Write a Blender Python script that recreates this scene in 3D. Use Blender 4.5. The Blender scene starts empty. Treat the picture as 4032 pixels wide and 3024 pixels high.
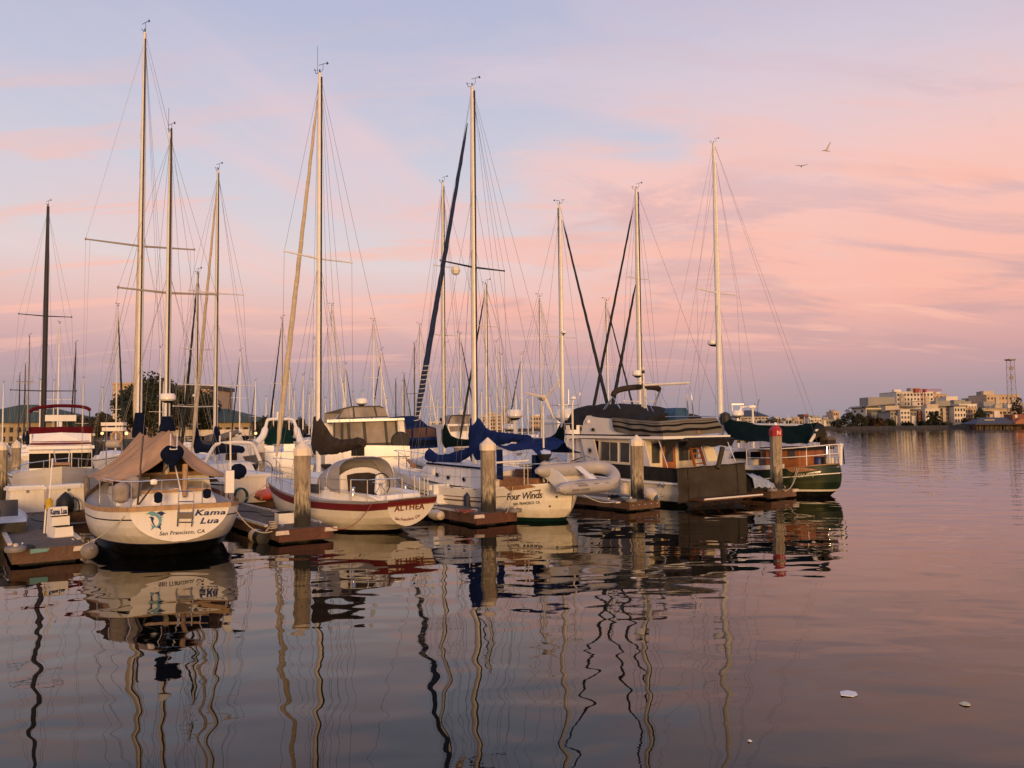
import bpy, math, random
import numpy as np
from mathutils import Vector, Matrix, noise as mnoise
R = math.radians
S = bpy.context.scene
random.seed(7)

# ---------------------------------------------------------------- camera
CAMH, PITCH, ROLL, FPX = 2.8, 3.19, -0.6, 3136.0
cam_data = bpy.data.cameras.new('camera'); cam = bpy.data.objects.new('camera', cam_data)
S.collection.objects.link(cam); S.camera = cam
cam_data.lens = 28.0; cam_data.sensor_width = 36.0; cam_data.clip_end = 6000; cam_data.clip_start = 0.1
cam.matrix_world = Matrix.Translation((0, 0, CAMH)) @ Matrix.Rotation(R(90 + PITCH), 4, 'X') @ Matrix.Rotation(R(ROLL), 4, 'Z')
CM = cam.matrix_world.to_3x3()

# ---------------------------------------------------------------- colour management
S.view_settings.view_transform = 'Standard'; S.view_settings.look = 'None'
S.view_settings.exposure = 0.0; S.view_settings.gamma = 1.0
S.render.engine = 'CYCLES'
S.cycles.max_bounces = 6; S.cycles.diffuse_bounces = 3; S.cycles.glossy_bounces = 4; S.cycles.transparent_max_bounces = 12

def srgb(r, g, b):
    f = lambda c: (c / 255 / 12.92) if c / 255 <= 0.04045 else ((c / 255 + 0.055) / 1.055) ** 2.4
    return (f(r), f(g), f(b), 1)

# ---------------------------------------------------------------- sky: dusk gradient, pink cloud streaks, Nishita glow
VEIL = 2.05
SUN_AZ, SUN_EL = 167.0, 5.0        # clockwise from +Y: behind the camera, to its right
w = bpy.data.worlds.new('World'); S.world = w; w.use_nodes = True
nt = w.node_tree; nt.nodes.clear(); N = nt.nodes.new; L = nt.links.new
def nmath(op, a, b=None, c=None, clamp=False):
    n = N('ShaderNodeMath'); n.operation = op; n.use_clamp = clamp
    for i, x in enumerate((a, b, c)):
        if x is None: continue
        if isinstance(x, (int, float)): n.inputs[i].default_value = x
        else: L(x, n.inputs[i])
    return n.outputs[0]
def nramp(fac, stops, interp='EASE'):
    n = N('ShaderNodeValToRGB'); n.color_ramp.interpolation = interp
    el = n.color_ramp.elements
    while len(el) < len(stops): el.new(0.5)
    for e, (p, c) in zip(el, stops): e.position = p; e.color = c if len(c) == 4 else (*c, 1)
    L(fac, n.inputs[0]); return n.outputs[0]
def nmix(fac, a, b, mode='MIX'):
    n = N('ShaderNodeMix'); n.data_type = 'RGBA'; n.blend_type = mode
    for i, x in ((0, fac), (6, a), (7, b)):
        if isinstance(x, (int, float)): n.inputs[i].default_value = x
        elif isinstance(x, tuple): n.inputs[i].default_value = x
        else: L(x, n.inputs[i])
    return n.outputs[2]
tc = N('ShaderNodeTexCoord'); sep = N('ShaderNodeSeparateXYZ'); L(tc.outputs['Generated'], sep.inputs[0])
dx, dy, dz = sep.outputs
el = nmath('ABSOLUTE', dz)
base = nramp(el, [(0.0, srgb(150, 141, 154)), (0.045, srgb(161, 143, 158)), (0.09, srgb(194, 155, 163)), (0.14, srgb(228, 180, 174)),
                  (0.20, srgb(226, 206, 206)), (0.30, srgb(206, 203, 216)), (0.46, srgb(184, 186, 212)), (1.0, srgb(120, 132, 176))], 'LINEAR')
# cloud sheet: direction projected on a plane far above, so streaks flatten toward the horizon
inv = nmath('DIVIDE', 1.0, nmath('ADD', el, 0.20))
cx, cy = nmath('MULTIPLY', dx, inv), nmath('MULTIPLY', dy, inv)
comb = N('ShaderNodeCombineXYZ'); L(cx, comb.inputs[0]); L(cy, comb.inputs[1])
def cloudnoise(scale, rot, stretch, detail, dist, loc=(0, 0, 0), rough=0.58):
    mp = N('ShaderNodeMapping'); mp.inputs['Rotation'].default_value = (0, 0, R(rot)); mp.inputs['Scale'].default_value = (stretch[0], stretch[1], 1)
    mp.inputs['Location'].default_value = loc
    L(comb.outputs[0], mp.inputs[0]); n = N('ShaderNodeTexNoise'); L(mp.outputs[0], n.inputs['Vector'])
    n.inputs['Scale'].default_value = scale; n.inputs['Detail'].default_value = detail; n.inputs['Distortion'].default_value = dist
    n.inputs['Roughness'].default_value = rough
    return n.outputs[0]
c1 = cloudnoise(0.55, 38, (1.0, 1.7), 4, 0.3, (1.35, 0.55, 0))
c2 = cloudnoise(2.0, 26, (0.9, 1.6), 8, 0.5, (3.1, 1.7, 0), .62)
right = nmath('MULTIPLY_ADD', dx, 0.30, 0.012)
cl = nmath('ADD', nmath('ADD', nmath('MULTIPLY', c1, 0.55), nmath('MULTIPLY', c2, 0.45)), right)
mask = nramp(cl, [(0.45, (0, 0, 0)), (0.62, (1, 1, 1))])
low = nramp(el, [(0.02, (.05, .05, .05)), (0.08, (.45, .45, .45)), (0.15, (1, 1, 1)), (0.28, (.95, .95, .95)), (0.38, (.6, .6, .6)), (0.47, (.3, .3, .3)), (.7, (.15, .15, .15))], 'LINEAR')
cmask = nmath('MULTIPLY', mask, low)
ccol = nramp(el, [(0.0, srgb(176, 142, 148)), (0.08, srgb(216, 156, 154)), (0.16, srgb(250, 180, 162)), (0.30, srgb(252, 195, 182)), (0.42, srgb(232, 206, 212)), (0.7, srgb(200, 190, 205))], 'LINEAR')
sky1 = nmix(nmath('MULTIPLY', cmask, 0.95), base, ccol)
# darker mauve undersides inside the thick cloud, and thin bright wisps
c3 = cloudnoise(1.7, 14, (0.8, 1.7), 8, 0.6, (7.3, 4.4, 0), .62)
dk = nmath('MULTIPLY', nramp(c3, [(0.48, (0, 0, 0)), (0.60, (1, 1, 1))]), nmath('MULTIPLY', cmask, 0.62))
sky2a = nmix(dk, sky1, nramp(el, [(0.0, srgb(165, 138, 148)), (0.15, srgb(196, 158, 162)), (0.35, srgb(214, 184, 192))], 'LINEAR'))
c4 = cloudnoise(2.6, 22, (0.5, 2.2), 6, 0.5, (11.3, 2.4, 0), .55)
wisp = nmath('MULTIPLY', nramp(c4, [(0.53, (0, 0, 0)), (0.66, (1, 1, 1))]), nramp(el, [(0.06, (0, 0, 0)), (0.12, (.75, .75, .75)), (0.26, (.65, .65, .65)), (0.40, (0.1, .1, .1))], 'LINEAR'))
sky2 = nmix(wisp, sky2a, srgb(250, 186, 168))
# one long diagonal veil climbing to the left
mr_ = N('ShaderNodeMapping'); mr_.inputs['Rotation'].default_value = (0, 0, R(-64)); L(comb.outputs[0], mr_.inputs[0])
ms_ = N('ShaderNodeMapping'); ms_.inputs['Scale'].default_value = (.33, 2.4, 1); ms_.inputs['Location'].default_value = (2.2, VEIL, 0); L(mr_.outputs[0], ms_.inputs[0])
nv_ = N('ShaderNodeTexNoise'); nv_.inputs['Scale'].default_value = 1.0; nv_.inputs['Detail'].default_value = 5; nv_.inputs['Distortion'].default_value = .5; L(ms_.outputs[0], nv_.inputs['Vector'])
veil = nmath('MULTIPLY', nramp(nv_.outputs[0], [(0.47, (0, 0, 0)), (0.63, (1, 1, 1))]), nramp(el, [(0.08, (0, 0, 0)), (0.16, (.7, .7, .7)), (0.36, (.62, .62, .62)), (0.46, (.1, .1, .1))], 'LINEAR'))
sky2 = nmix(nmath('MULTIPLY', veil, nmath('MULTIPLY', nmath('MULTIPLY_ADD', dx, -1.2, 0.75, True), nmath('MULTIPLY_ADD', dx, 3.6, 2.05, True))), sky2, nramp(el, [(.15, srgb(246, 190, 178)), (.4, srgb(228, 204, 212))], 'LINEAR'))
# the western sky behind the camera, still glowing
west = nmath('MULTIPLY', nmath('MULTIPLY_ADD', dy, -0.8, 0.15, True), nramp(el, [(0.0, (1, 1, 1)), (0.25, (.55, .55, .55)), (0.7, (0, 0, 0))], 'LINEAR'))
sky3 = nmix(west, sky2, (0.90, 0.50, 0.26, 1))
bg = N('ShaderNodeBackground'); L(sky3, bg.inputs[0]); bg.inputs[1].default_value = 0.98
nsky = N('ShaderNodeTexSky'); nsky.sky_type = 'NISHITA'; nsky.sun_disc = False
nsky.sun_elevation = R(SUN_EL); nsky.sun_rotation = R(SUN_AZ)
bg2 = N('ShaderNodeBackground'); L(nsky.outputs[0], bg2.inputs[0]); bg2.inputs[1].default_value = 0.014
addn = N('ShaderNodeAddShader'); L(bg.outputs[0], addn.inputs[0]); L(bg2.outputs[0], addn.inputs[1])
wo = N('ShaderNodeOutputWorld'); L(addn.outputs[0], wo.inputs[0])

# ---------------------------------------------------------------- sun
sd = bpy.data.lights.new('sun', 'SUN'); sun = bpy.data.objects.new('sun', sd); S.collection.objects.link(sun)
sd.energy = 3.0; sd.angle = R(13); sd.color = (1.0, 0.58, 0.25)
sv = Vector((math.sin(R(SUN_AZ)) * math.cos(R(SUN_EL)), math.cos(R(SUN_AZ)) * math.cos(R(SUN_EL)), math.sin(R(SUN_EL))))
sun.rotation_euler = sv.to_track_quat('Z', 'Y').to_euler()

# ---------------------------------------------------------------- materials
MATS = {}
def M(name, col, rough=0.5, metal=0.0, var=0.12, vs=3.0, streak=0.0, bump=0.0, bs=30.0, spec=0.5, dirt=None, trans=0.0, wave=None, scum=None):
    """Procedural surface: base colour broken up by noise, optional rain streaks, dirt patches and bump."""
    if name in MATS: return MATS[name]
    m = bpy.data.materials.new(name); MATS[name] = m; m.use_nodes = True
    t = m.node_tree; n = t.nodes; b = n['Principled BSDF']; k = t.links.new
    b.inputs['Roughness'].default_value = rough; b.inputs['Metallic'].default_value = metal
    b.inputs['Specular IOR Level'].default_value = spec
    if trans: b.inputs['Alpha'].default_value = 1 - trans
    tcn = n.new('ShaderNodeTexCoord')
    col = (*col[:3], 1)
    nz = n.new('ShaderNodeTexNoise'); nz.inputs['Scale'].default_value = vs; nz.inputs['Detail'].default_value = 6
    k(tcn.outputs['Object'], nz.inputs['Vector'])
    rp = n.new('ShaderNodeValToRGB'); rp.color_ramp.elements[0].position = 0.3; rp.color_ramp.elements[1].position = 0.7
    lo, hi = 1 - var, 1 + var * 0.5
    rp.color_ramp.elements[0].color = (col[0] * lo, col[1] * lo, col[2] * lo, 1)
    rp.color_ramp.elements[1].color = (min(1, col[0] * hi), min(1, col[1] * hi), min(1, col[2] * hi), 1)
    k(nz.outputs[0], rp.inputs[0]); out = rp.outputs[0]
    def over(fac_out, c, amt):
        nonlocal out
        mx = n.new('ShaderNodeMix'); mx.data_type = 'RGBA'
        mm = n.new('ShaderNodeMath'); mm.operation = 'MULTIPLY'; mm.inputs[1].default_value = amt; k(fac_out, mm.inputs[0])
        k(mm.outputs[0], mx.inputs[0]); k(out, mx.inputs[6]); mx.inputs[7].default_value = (*c[:3], 1); out = mx.outputs[2]
    if streak:
        mp = n.new('ShaderNodeMapping'); mp.inputs['Scale'].default_value = (9, 9, 0.7); k(tcn.outputs['Object'], mp.inputs[0])
        n2 = n.new('ShaderNodeTexNoise'); n2.inputs['Scale'].default_value = 1.6; n2.inputs['Detail'].default_value = 4; k(mp.outputs[0], n2.inputs['Vector'])
        r2 = n.new('ShaderNodeValToRGB'); r2.color_ramp.elements[0].position = 0.52; r2.color_ramp.elements[1].position = 0.75; k(n2.outputs[0], r2.inputs[0])
        over(r2.outputs[0], (col[0] * .45, col[1] * .38, col[2] * .3), streak)
    if dirt:
        n3 = n.new('ShaderNodeTexNoise'); n3.inputs['Scale'].default_value = dirt[1]; n3.inputs['Detail'].default_value = 8; k(tcn.outputs['Object'], n3.inputs['Vector'])
        r3 = n.new('ShaderNodeValToRGB'); r3.color_ramp.elements[0].position = 0.5; r3.color_ramp.elements[1].position = 0.68; k(n3.outputs[0], r3.inputs[0])
        over(r3.outputs[0], dirt[0], dirt[2])
    if wave:                                     # planks or stripes: (axis, scale, colour, amount)
        wv = n.new('ShaderNodeTexWave'); wv.bands_direction = wave[0]; wv.inputs['Scale'].default_value = wave[1]; wv.inputs['Distortion'].default_value = 0.4
        k(tcn.outputs['Object'], wv.inputs['Vector'])
        r4 = n.new('ShaderNodeValToRGB'); r4.color_ramp.elements[0].position = 0.0; r4.color_ramp.elements[1].position = 0.14
        r4.color_ramp.elements[0].color = (1, 1, 1, 1); r4.color_ramp.elements[1].color = (0, 0, 0, 1); k(wv.outputs[0], r4.inputs[0])
        over(r4.outputs[0], wave[2], wave[3])
    if scum:                                     # dried waterline stain: (from z, to z, colour, amount), ragged by noise
        sx = n.new('ShaderNodeSeparateXYZ'); k(tcn.outputs['Object'], sx.inputs[0])
        mp5 = n.new('ShaderNodeMapping'); mp5.inputs['Scale'].default_value = (2.2, 2.2, .8); k(tcn.outputs['Object'], mp5.inputs[0])
        n5 = n.new('ShaderNodeTexNoise'); n5.inputs['Scale'].default_value = 2.2; n5.inputs['Detail'].default_value = 8; k(mp5.outputs[0], n5.inputs['Vector'])
        a5 = n.new('ShaderNodeMath'); a5.operation = 'MULTIPLY_ADD'; k(n5.outputs[0], a5.inputs[0]); a5.inputs[1].default_value = -.55; k(sx.outputs[2], a5.inputs[2])
        m5 = n.new('ShaderNodeMapRange'); m5.inputs[1].default_value = scum[0] - .28; m5.inputs[2].default_value = scum[1] - .28; m5.inputs[3].default_value = 1; m5.inputs[4].default_value = 0; k(a5.outputs[0], m5.inputs[0])
        over(m5.outputs[0], scum[2], scum[3])
    k(out, b.inputs['Base Color'])
    if bump:
        nb = n.new('ShaderNodeTexNoise'); nb.inputs['Scale'].default_value = bs; nb.inputs['Detail'].default_value = 5; k(tcn.outputs['Object'], nb.inputs['Vector'])
        bp = n.new('ShaderNodeBump'); bp.inputs['Strength'].default_value = bump; bp.inputs['Distance'].default_value = 0.05; k(nb.outputs[0], bp.inputs['Height'])
        k(bp.outputs[0], b.inputs['Normal'])
    return m

WHITE = M('gelcoat_white', (.80, .775, .74), .28, var=.06, vs=1.2, streak=.16, spec=.5)
WHITE2 = M('gelcoat_chalky', (.72, .70, .68), .45, var=.08, vs=2, streak=.2)
CREAM = M('gelcoat_cream', (.77, .72, .63), .35, var=.08, vs=1.5, streak=.18)
SCUMC = (.36, .29, .17)
HULLK = M('hull_white_stained', (.78, .755, .72), .3, var=.07, vs=1.1, streak=.22, scum=(.36, .62, SCUMC, .5))
HULLC = M('hull_cream_stained', (.77, .72, .62), .33, var=.08, vs=1.1, streak=.22, scum=(.10, .42, SCUMC, .5))
DECK = M('deck_grey_white', (.58, .57, .57), .6, var=.12, vs=4)
BLACK = M('boot_shade_black', (.006, .006, .007), .35, var=.3, dirt=((.05, .05, .04), 6, .3))  # boot paint; on the trawler transom it stands in for shade
NAVY = M('navy_canvas', (.004, .008, .026), .9, var=.35, vs=5, bump=.5, bs=6, spec=.1)
BLUE = M('blue_canvas', (.007, .020, .10), .88, var=.4, vs=2.5, bump=.6, bs=4, spec=.12)
GREENC = M('green_canvas', (.002, .011, .010), .9, var=.35, vs=3, bump=.5, bs=5, spec=.1)
BROWNC = M('taupe_canvas', (.046, .035, .028), .92, var=.3, vs=4, bump=.6, bs=5, spec=.1)
GREYC = M('charcoal_canvas', (.026, .025, .026), .92, var=.3, vs=3, bump=.5, bs=5, spec=.1)
OLIVE = M('olive_mesh_canvas', (.055, .047, .037), .9, var=.3, vs=1.6, bump=.3, bs=20, spec=.1, dirt=((.030, .025, .021), .9, .75))
TAN = M('tan_canvas', (.50, .31, .18), .9, var=.22, vs=2.2, bump=.45, bs=3, spec=.1, dirt=((.40, .245, .14), 1.4, .5))
SAILC = M('furled_sail_tan', (.52, .44, .33), .85, var=.15, vs=6, bump=.4, bs=12)
SAILW = M('furled_sail_white', (.70, .66, .60), .8, var=.12, vs=6, bump=.3, bs=12)
FURLB = M('furled_sail_blue', (.007, .020, .075), .85, var=.3, vs=6, bump=.4, bs=12)
FURLD = M('furled_sail_dark', (.008, .014, .016), .85, var=.3, vs=6, bump=.4, bs=12)
MAST = M('mast_anodised', (.66, .63, .58), .45, metal=.1, var=.1, vs=3)
MASTW = M('mast_white', (.78, .75, .70), .45, spec=.25, var=.08, vs=3, streak=.12)
MASTD = M('mast_black', (.018, .018, .022), .35, var=.2)
STEEL = M('stainless', (.72, .70, .68), .22, metal=1, var=.06)
WIRE = M('rigging_wire', (.16, .15, .15), .45, metal=.5, var=.1)
ROPE = M('rope', (.42, .36, .27), .9, var=.25, vs=30)
ROPER = M('rope_red', (.25, .06, .05), .9, var=.25, vs=30)
TEAK = M('teak', (.30, .145, .06), .55, var=.3, vs=8, streak=.3)
TEAKL = M('teak_weathered', (.42, .26, .13), .7, var=.25, vs=6, streak=.3)
WOODD = M('wood_dark', (.10, .045, .022), .5, var=.3, vs=6)
GLASS = M('window_dark', (.006, .006, .007), .4, var=.3, vs=2, spec=.04)
GLASSG = M('window_grey', (.075, .072, .075), .35, var=.35, vs=2, spec=.15)
VINYL = M('clear_vinyl', (.27, .235, .21), .5, var=.55, vs=.9, bump=.35, bs=2.5, spec=.12)
RUBBER = M('rubber_black', (.012, .012, .013), .6, var=.2)
RED = M('burgundy', (.13, .010, .012), .5, var=.15, vs=2)
REDC = M('burgundy_canvas', (.085, .006, .012), .9, var=.3, vs=4, bump=.4, bs=8, spec=.1)
REDP = M('red_paint', (.36, .018, .02), .5, var=.2, vs=4)
CONC = M('pile_concrete', (.36, .29, .20), .9, var=.25, vs=3, bump=.5, bs=24, dirt=((.20, .155, .10), 3.5, .75))
PILECAP = M('pile_cap', (.76, .66, .52), .6, var=.08, vs=3, streak=.2)
PLANK = M('dock_planks', (.15, .112, .085), .85, var=.35, vs=4, bump=.5, bs=18, wave=('X', 3.4, (.03, .022, .016), .7), dirt=((.09, .065, .047), 2.0, .7))
FASCIA = M('dock_fascia', (.105, .038, .023), .75, var=.4, vs=3, streak=.5, bump=.4, bs=14, dirt=((.05, .02, .012), 2.4, .7))
FASCIAO = M('dock_fascia_worn', (.135, .075, .046), .85, var=.45, vs=2.4, streak=.6, bump=.6, bs=12, dirt=((.07, .03, .018), 2.0, .8))
TRIMW = M('dock_trim_white', (.55, .50, .45), .6, var=.25, vs=6, dirt=((.25, .2, .15), 4, .5))
FENDW = M('fender_white', (.58, .50, .42), .5, var=.2, vs=5, dirt=((.2, .15, .1), 4, .5))
FENDB = M('fender_navy', (.018, .022, .06), .6, var=.3)
HYP = M('inflatable_grey', (.40, .37, .35), .5, var=.14, vs=3, dirt=((.28, .25, .22), 3, .5), bump=.15, bs=20)
HYPD = M('inflatable_patch', (.19, .175, .17), .6, var=.15)
KAYAK = M('kayak_orange', (.62, .075, .022), .45, var=.2, vs=4)
HOSE = M('hose_green', (.02, .085, .06), .5, var=.25)
YELLOW = M('yellow_cloth', (.55, .36, .03), .9, var=.25, vs=10)
HULLG = M('hull_green', (.014, .028, .016), .45, spec=.2, var=.35, vs=2, dirt=((.06, .065, .024), 1.1, .75))
TARPB = M('tarp_pale_blue', (.28, .33, .42), .8, var=.3, vs=5, bump=.6, bs=9)
BLUEBOX = M('blue_box_cover', (.025, .08, .17), .85, var=.3, vs=4, bump=.4, bs=8)

# ---------------------------------------------------------------- mesh builder
class MB:
    def __init__(s): s.v = []; s.f = []; s.m = []
    def add(s, vs, fs, mi=0):
        o = len(s.v); s.v += [tuple(x) for x in vs]
        for f in fs: s.f.append([i + o for i in f]); s.m.append(mi)
        return s
    def box(s, c, d, mi=0, rot=None, taper=1.0):
        hx, hy, hz = d[0] / 2, d[1] / 2, d[2] / 2; vs = []
        for z in (-hz, hz):
            q = taper if z > 0 else 1
            for x, y in ((-hx, -hy), (hx, -hy), (hx, hy), (-hx, hy)): vs.append(Vector((x * q, y * q, z)))
        if rot is not None: vs = [rot @ p for p in vs]
        c = Vector(c)
        return s.add([p + c for p in vs], [(3, 2, 1, 0), (4, 5, 6, 7), (0, 1, 5, 4), (1, 2, 6, 5), (2, 3, 7, 6), (3, 0, 4, 7)], mi)
    def prism(s, pts, vec, mi=0):
        n = len(pts); vec = Vector(vec); a = [Vector(p) for p in pts]; b = [p + vec for p in a]
        return s.add(a + b, [list(range(n))[::-1], list(range(n, 2 * n))] + [(i, (i + 1) % n, n + (i + 1) % n, n + i) for i in range(n)], mi)
    def tube(s, pts, r, seg=6, mi=0, cap=True):
        pts = [Vector(p) for p in pts]; n = len(pts); rs = r if isinstance(r, (list, tuple)) else [r] * n
        rings = []; prev = None
        for i, p in enumerate(pts):
            t = (pts[min(i + 1, n - 1)] - pts[max(i - 1, 0)])
            t = t.normalized() if t.length > 1e-9 else Vector((0, 0, 1))
            if prev is None: u = t.orthogonal().normalized()
            else:
                u = prev - t * prev.dot(t); u = u.normalized() if u.length > 1e-6 else t.orthogonal().normalized()
            prev = u; v = t.cross(u)
            rings.append([p + (u * math.cos(2 * math.pi * k / seg) + v * math.sin(2 * math.pi * k / seg)) * rs[i] for k in range(seg)])
        vs = [p for ring in rings for p in ring]
        fs = [(i * seg + k, i * seg + (k + 1) % seg, (i + 1) * seg + (k + 1) % seg, (i + 1) * seg + k) for i in range(n - 1) for k in range(seg)]
        if cap: fs += [tuple(range(seg))[::-1], tuple(range((n - 1) * seg, n * seg))]
        return s.add(vs, fs, mi)
    def lathe(s, prof, c=(0, 0, 0), seg=16, mi=0, axis=None):
        c = Vector(c); q = Vector((0, 0, 1)).rotation_difference(Vector(axis)).to_matrix() if axis is not None else Matrix.Identity(3)
        vs = [c + q @ Vector((r * math.cos(2 * math.pi * k / seg), r * math.sin(2 * math.pi * k / seg), z)) for r, z in prof for k in range(seg)]
        n = len(prof)
        fs = [(i * seg + k, i * seg + (k + 1) % seg, (i + 1) * seg + (k + 1) % seg, (i + 1) * seg + k) for i in range(n - 1) for k in range(seg)]
        fs += [tuple(range(seg))[::-1], tuple(range((n - 1) * seg, n * seg))]
        return s.add(vs, fs, mi)
    def grid(s, rows, mi=0, close=False):
        nr, nc = len(rows), len(rows[0]); vs = [p for r_ in rows for p in r_]
        cc = nc if close else nc - 1
        return s.add(vs, [(i * nc + j, i * nc + (j + 1) % nc, (i + 1) * nc + (j + 1) % nc, (i + 1) * nc + j) for i in range(nr - 1) for j in range(cc)], mi)
    def build(s, name, mats, parent=None, smooth=35):
        me = bpy.data.meshes.new(name); me.from_pydata(s.v, [], s.f)
        if not isinstance(mats, (list, tuple)): mats = [mats]
        for m in mats: me.materials.append(m)
        me.polygons.foreach_set('material_index', s.m)
        if smooth:
            me.polygons.foreach_set('use_smooth', [True] * len(me.polygons)); me.update()
            me.set_sharp_from_angle(angle=R(smooth))
        me.validate(); me.update()
        o = bpy.data.objects.new(name, me); S.collection.objects.link(o)
        if parent is not None: o.parent = parent
        return o

def tag(o, label, cat, group=None, kind=None):
    if label: o['label'] = label
    if cat: o['category'] = cat
    if group: o['group'] = group
    if kind: o['kind'] = kind
    return o
def thing(name, label, cat, loc=(0, 0, 0), rz=0.0, group=None):
    o = bpy.data.objects.new(name, None); S.collection.objects.link(o)
    o.location = loc; o.rotation_euler = (0, 0, rz); o.empty_display_size = .3
    return tag(o, label, cat, group)

def ray(px, py):
    return (CM @ Vector(((px - 2016) / FPX, -(py - 1512) / FPX, -1))).normalized()
def onz(px, py, z=0.0):
    d = ray(px, py); t = (z - CAMH) / d.z
    return Vector((0, 0, CAMH)) + d * t
def atY(px, py, Y):
    d = ray(px, py); return Vector((0, 0, CAMH)) + d * (Y / d.y)

class Fr:
    """A frame on the water: x forward (bow), y to port, z up; deg = how far the bow points left of straight away."""
    def __init__(s, ox, oy, deg):
        s.o = Vector((ox, oy, 0)); s.rz = R(90 + deg); s.m = Matrix.Rotation(s.rz, 3, 'Z'); s.mi = s.m.inverted()
    def on(s, px, py, ax, val):
        c = s.mi @ (Vector((0, 0, CAMH)) - s.o); d = s.mi @ ray(px, py)
        t = (val - c[ax]) / d[ax]; return c + d * t
    def X(s, px, py, v=0.0): return s.on(px, py, 0, v)
    def Y(s, px, py, v=0.0): return s.on(px, py, 1, v)
    def Z(s, px, py, v=0.0): return s.on(px, py, 2, v)
    def w(s, p): return s.o + s.m @ Vector(p)

def pchip(xs, ys, x):
    xs = np.array(xs, float); ys = np.array(ys, float); h = np.diff(xs); d = np.diff(ys) / h
    m = np.zeros(len(xs)); m[0] = d[0]; m[-1] = d[-1]
    for i in range(1, len(xs) - 1):
        if d[i - 1] * d[i] > 0: m[i] = 2 * d[i - 1] * d[i] / (d[i - 1] + d[i])
    i = int(np.clip(np.searchsorted(xs, x) - 1, 0, len(xs) - 2)); t = (x - xs[i]) / h[i]
    return float((2*t**3-3*t**2+1)*ys[i] + (t**3-2*t**2+t)*h[i]*m[i] + (-2*t**3+3*t**2)*ys[i+1] + (t**3-t**2)*h[i]*m[i+1])

class Hull:
    """Lofted hull. st: (x, half beam, sheer z, bottom z, fullness) from stern to bow. rows: (kind, value, strip material above it)."""
    def __init__(s, st, rows, rake_bow=0.0, rake_stern=0.0, n=44, pw=2.2):
        s.sb = 0.0; s.st = st; s.rows = rows; s.rb = rake_bow; s.rs = rake_stern; s.n = n; s.pw = pw
        s.x0, s.x1 = st[0][0], st[-1][0]; s.xs = [a[0] for a in st]
    def par(s, x): return [pchip(s.xs, [a[k] for a in s.st], x) for k in (1, 2, 3, 4)]
    def xo(s, x, z):
        t = (x - s.x0) / (s.x1 - s.x0)
        sm = lambda a: max(0, min(1, a)) ** 2 * (3 - 2 * max(0, min(1, a)))
        return x + s.rb * z * sm((t - .55) / .45) - (s.rs * z + s.sb * math.sin(math.pi * max(0, min(1, (z + .1) / 1.35)))) * sm((.22 - t) / .22)
    def pt(s, x, z, side=1):
        hb, zs, zb, q = s.par(x); z = max(zb, min(zs, z)); f = (z - zb) / max(1e-6, zs - zb)
        y = hb * max(0.0, 1 - (1 - f) ** s.pw) ** (1 / q)
        return Vector((s.xo(x, z), side * y, z))
    def normal(s, x, z, side=1):
        e = .02; a = s.pt(x + e, z, side) - s.pt(x - e, z, side); b = s.pt(x, z + e, side) - s.pt(x, z - e, side)
        nn = a.cross(b); nn = nn.normalized() if nn.length > 1e-9 else Vector((0, side, 0))
        return nn if nn.y * side > 0 else -nn
    def levels(s, x):
        hb, zs, zb, q = s.par(x); out = [zb]
        for k, v, _ in s.rows:
            z = v if k == 'a' else zs + v if k == 's' else v[0] + (zs + v[1] - v[0]) * v[2]
            out.append(max(zb, min(zs, z)))
        out.append(zs)
        for i in range(1, len(out)): out[i] = max(out[i], out[i - 1])
        return out
    def stations(s):
        return [s.x0 + (s.x1 - s.x0) * (0.5 - 0.5 * math.cos(math.pi * i / (s.n - 1))) for i in range(s.n)]
    def build(s, root, mats, bottom_mi=0, deck=None, deck_drop=.06, transom=None, name='hull', camber=.04):
        X = s.stations(); mb = MB()
        for side in (1, -1):
            g = [[s.pt(x, z, side) for z in s.levels(x)] for x in X]
            if side < 0: g = g[::-1]
            nr = len(g[0])
            for j in range(nr - 1):
                mb.grid([[r_[j], r_[j + 1]] for r_ in g], bottom_mi if j == 0 else s.rows[j - 1][2])
        h = mb.build(name, mats, root, 40)
        if transom is not None and s.par(s.x0)[0] > .05:
            lv = s.levels(s.x0); a = [s.pt(s.x0, z, 1) for z in lv]; b = [s.pt(s.x0, z, -1) for z in lv]
            pts = a + b[::-1]
            MB().add([p + Vector((-.004, 0, 0)) for p in pts], [list(range(len(pts)))]).build('transom', transom, root, 0)
        if deck is not None:
            mb = MB(); rows = []
            for x in X:
                hb, zs, _, _ = s.par(x); z = zs - deck_drop; p = s.pt(x, z)
                rows.append([Vector((p.x, p.y * t * .985, z + camber * (1 - t * t))) for t in (-1, -.6, -.2, .2, .6, 1)])
            mb.grid(rows).build('deck', deck, root)
        return h

def text2d(body, size=1.0, shear=0.0, bold=0.0, spacing=1.0, res=3):
    cu = bpy.data.curves.new('lettering', 'FONT'); cu.body = body; cu.size = size; cu.shear = shear; cu.offset = bold
    cu.space_character = spacing; cu.resolution_u = res; cu.align_x = 'CENTER'; cu.fill_mode = 'FRONT'
    o = bpy.data.objects.new('lettering', cu); S.collection.objects.link(o)
    dg = bpy.context.evaluated_depsgraph_get(); me = bpy.data.meshes.new_from_object(o.evaluated_get(dg))
    vs = [(v.co.x, v.co.y) for v in me.vertices]; fs = [tuple(p.vertices) for p in me.polygons]
    bpy.data.objects.remove(o); bpy.data.curves.remove(cu); bpy.data.meshes.remove(me)
    return vs, fs
def lettering(root, body, fn, mat, size=1.0, shear=0.0, bold=0.0, spacing=1.0, name='lettering', sx=1.0):
    vs, fs = text2d(body, size, shear, bold, spacing)
    return MB().add([fn(x * sx, y) for x, y in vs], fs).build(name, mat, root, 0)
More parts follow.
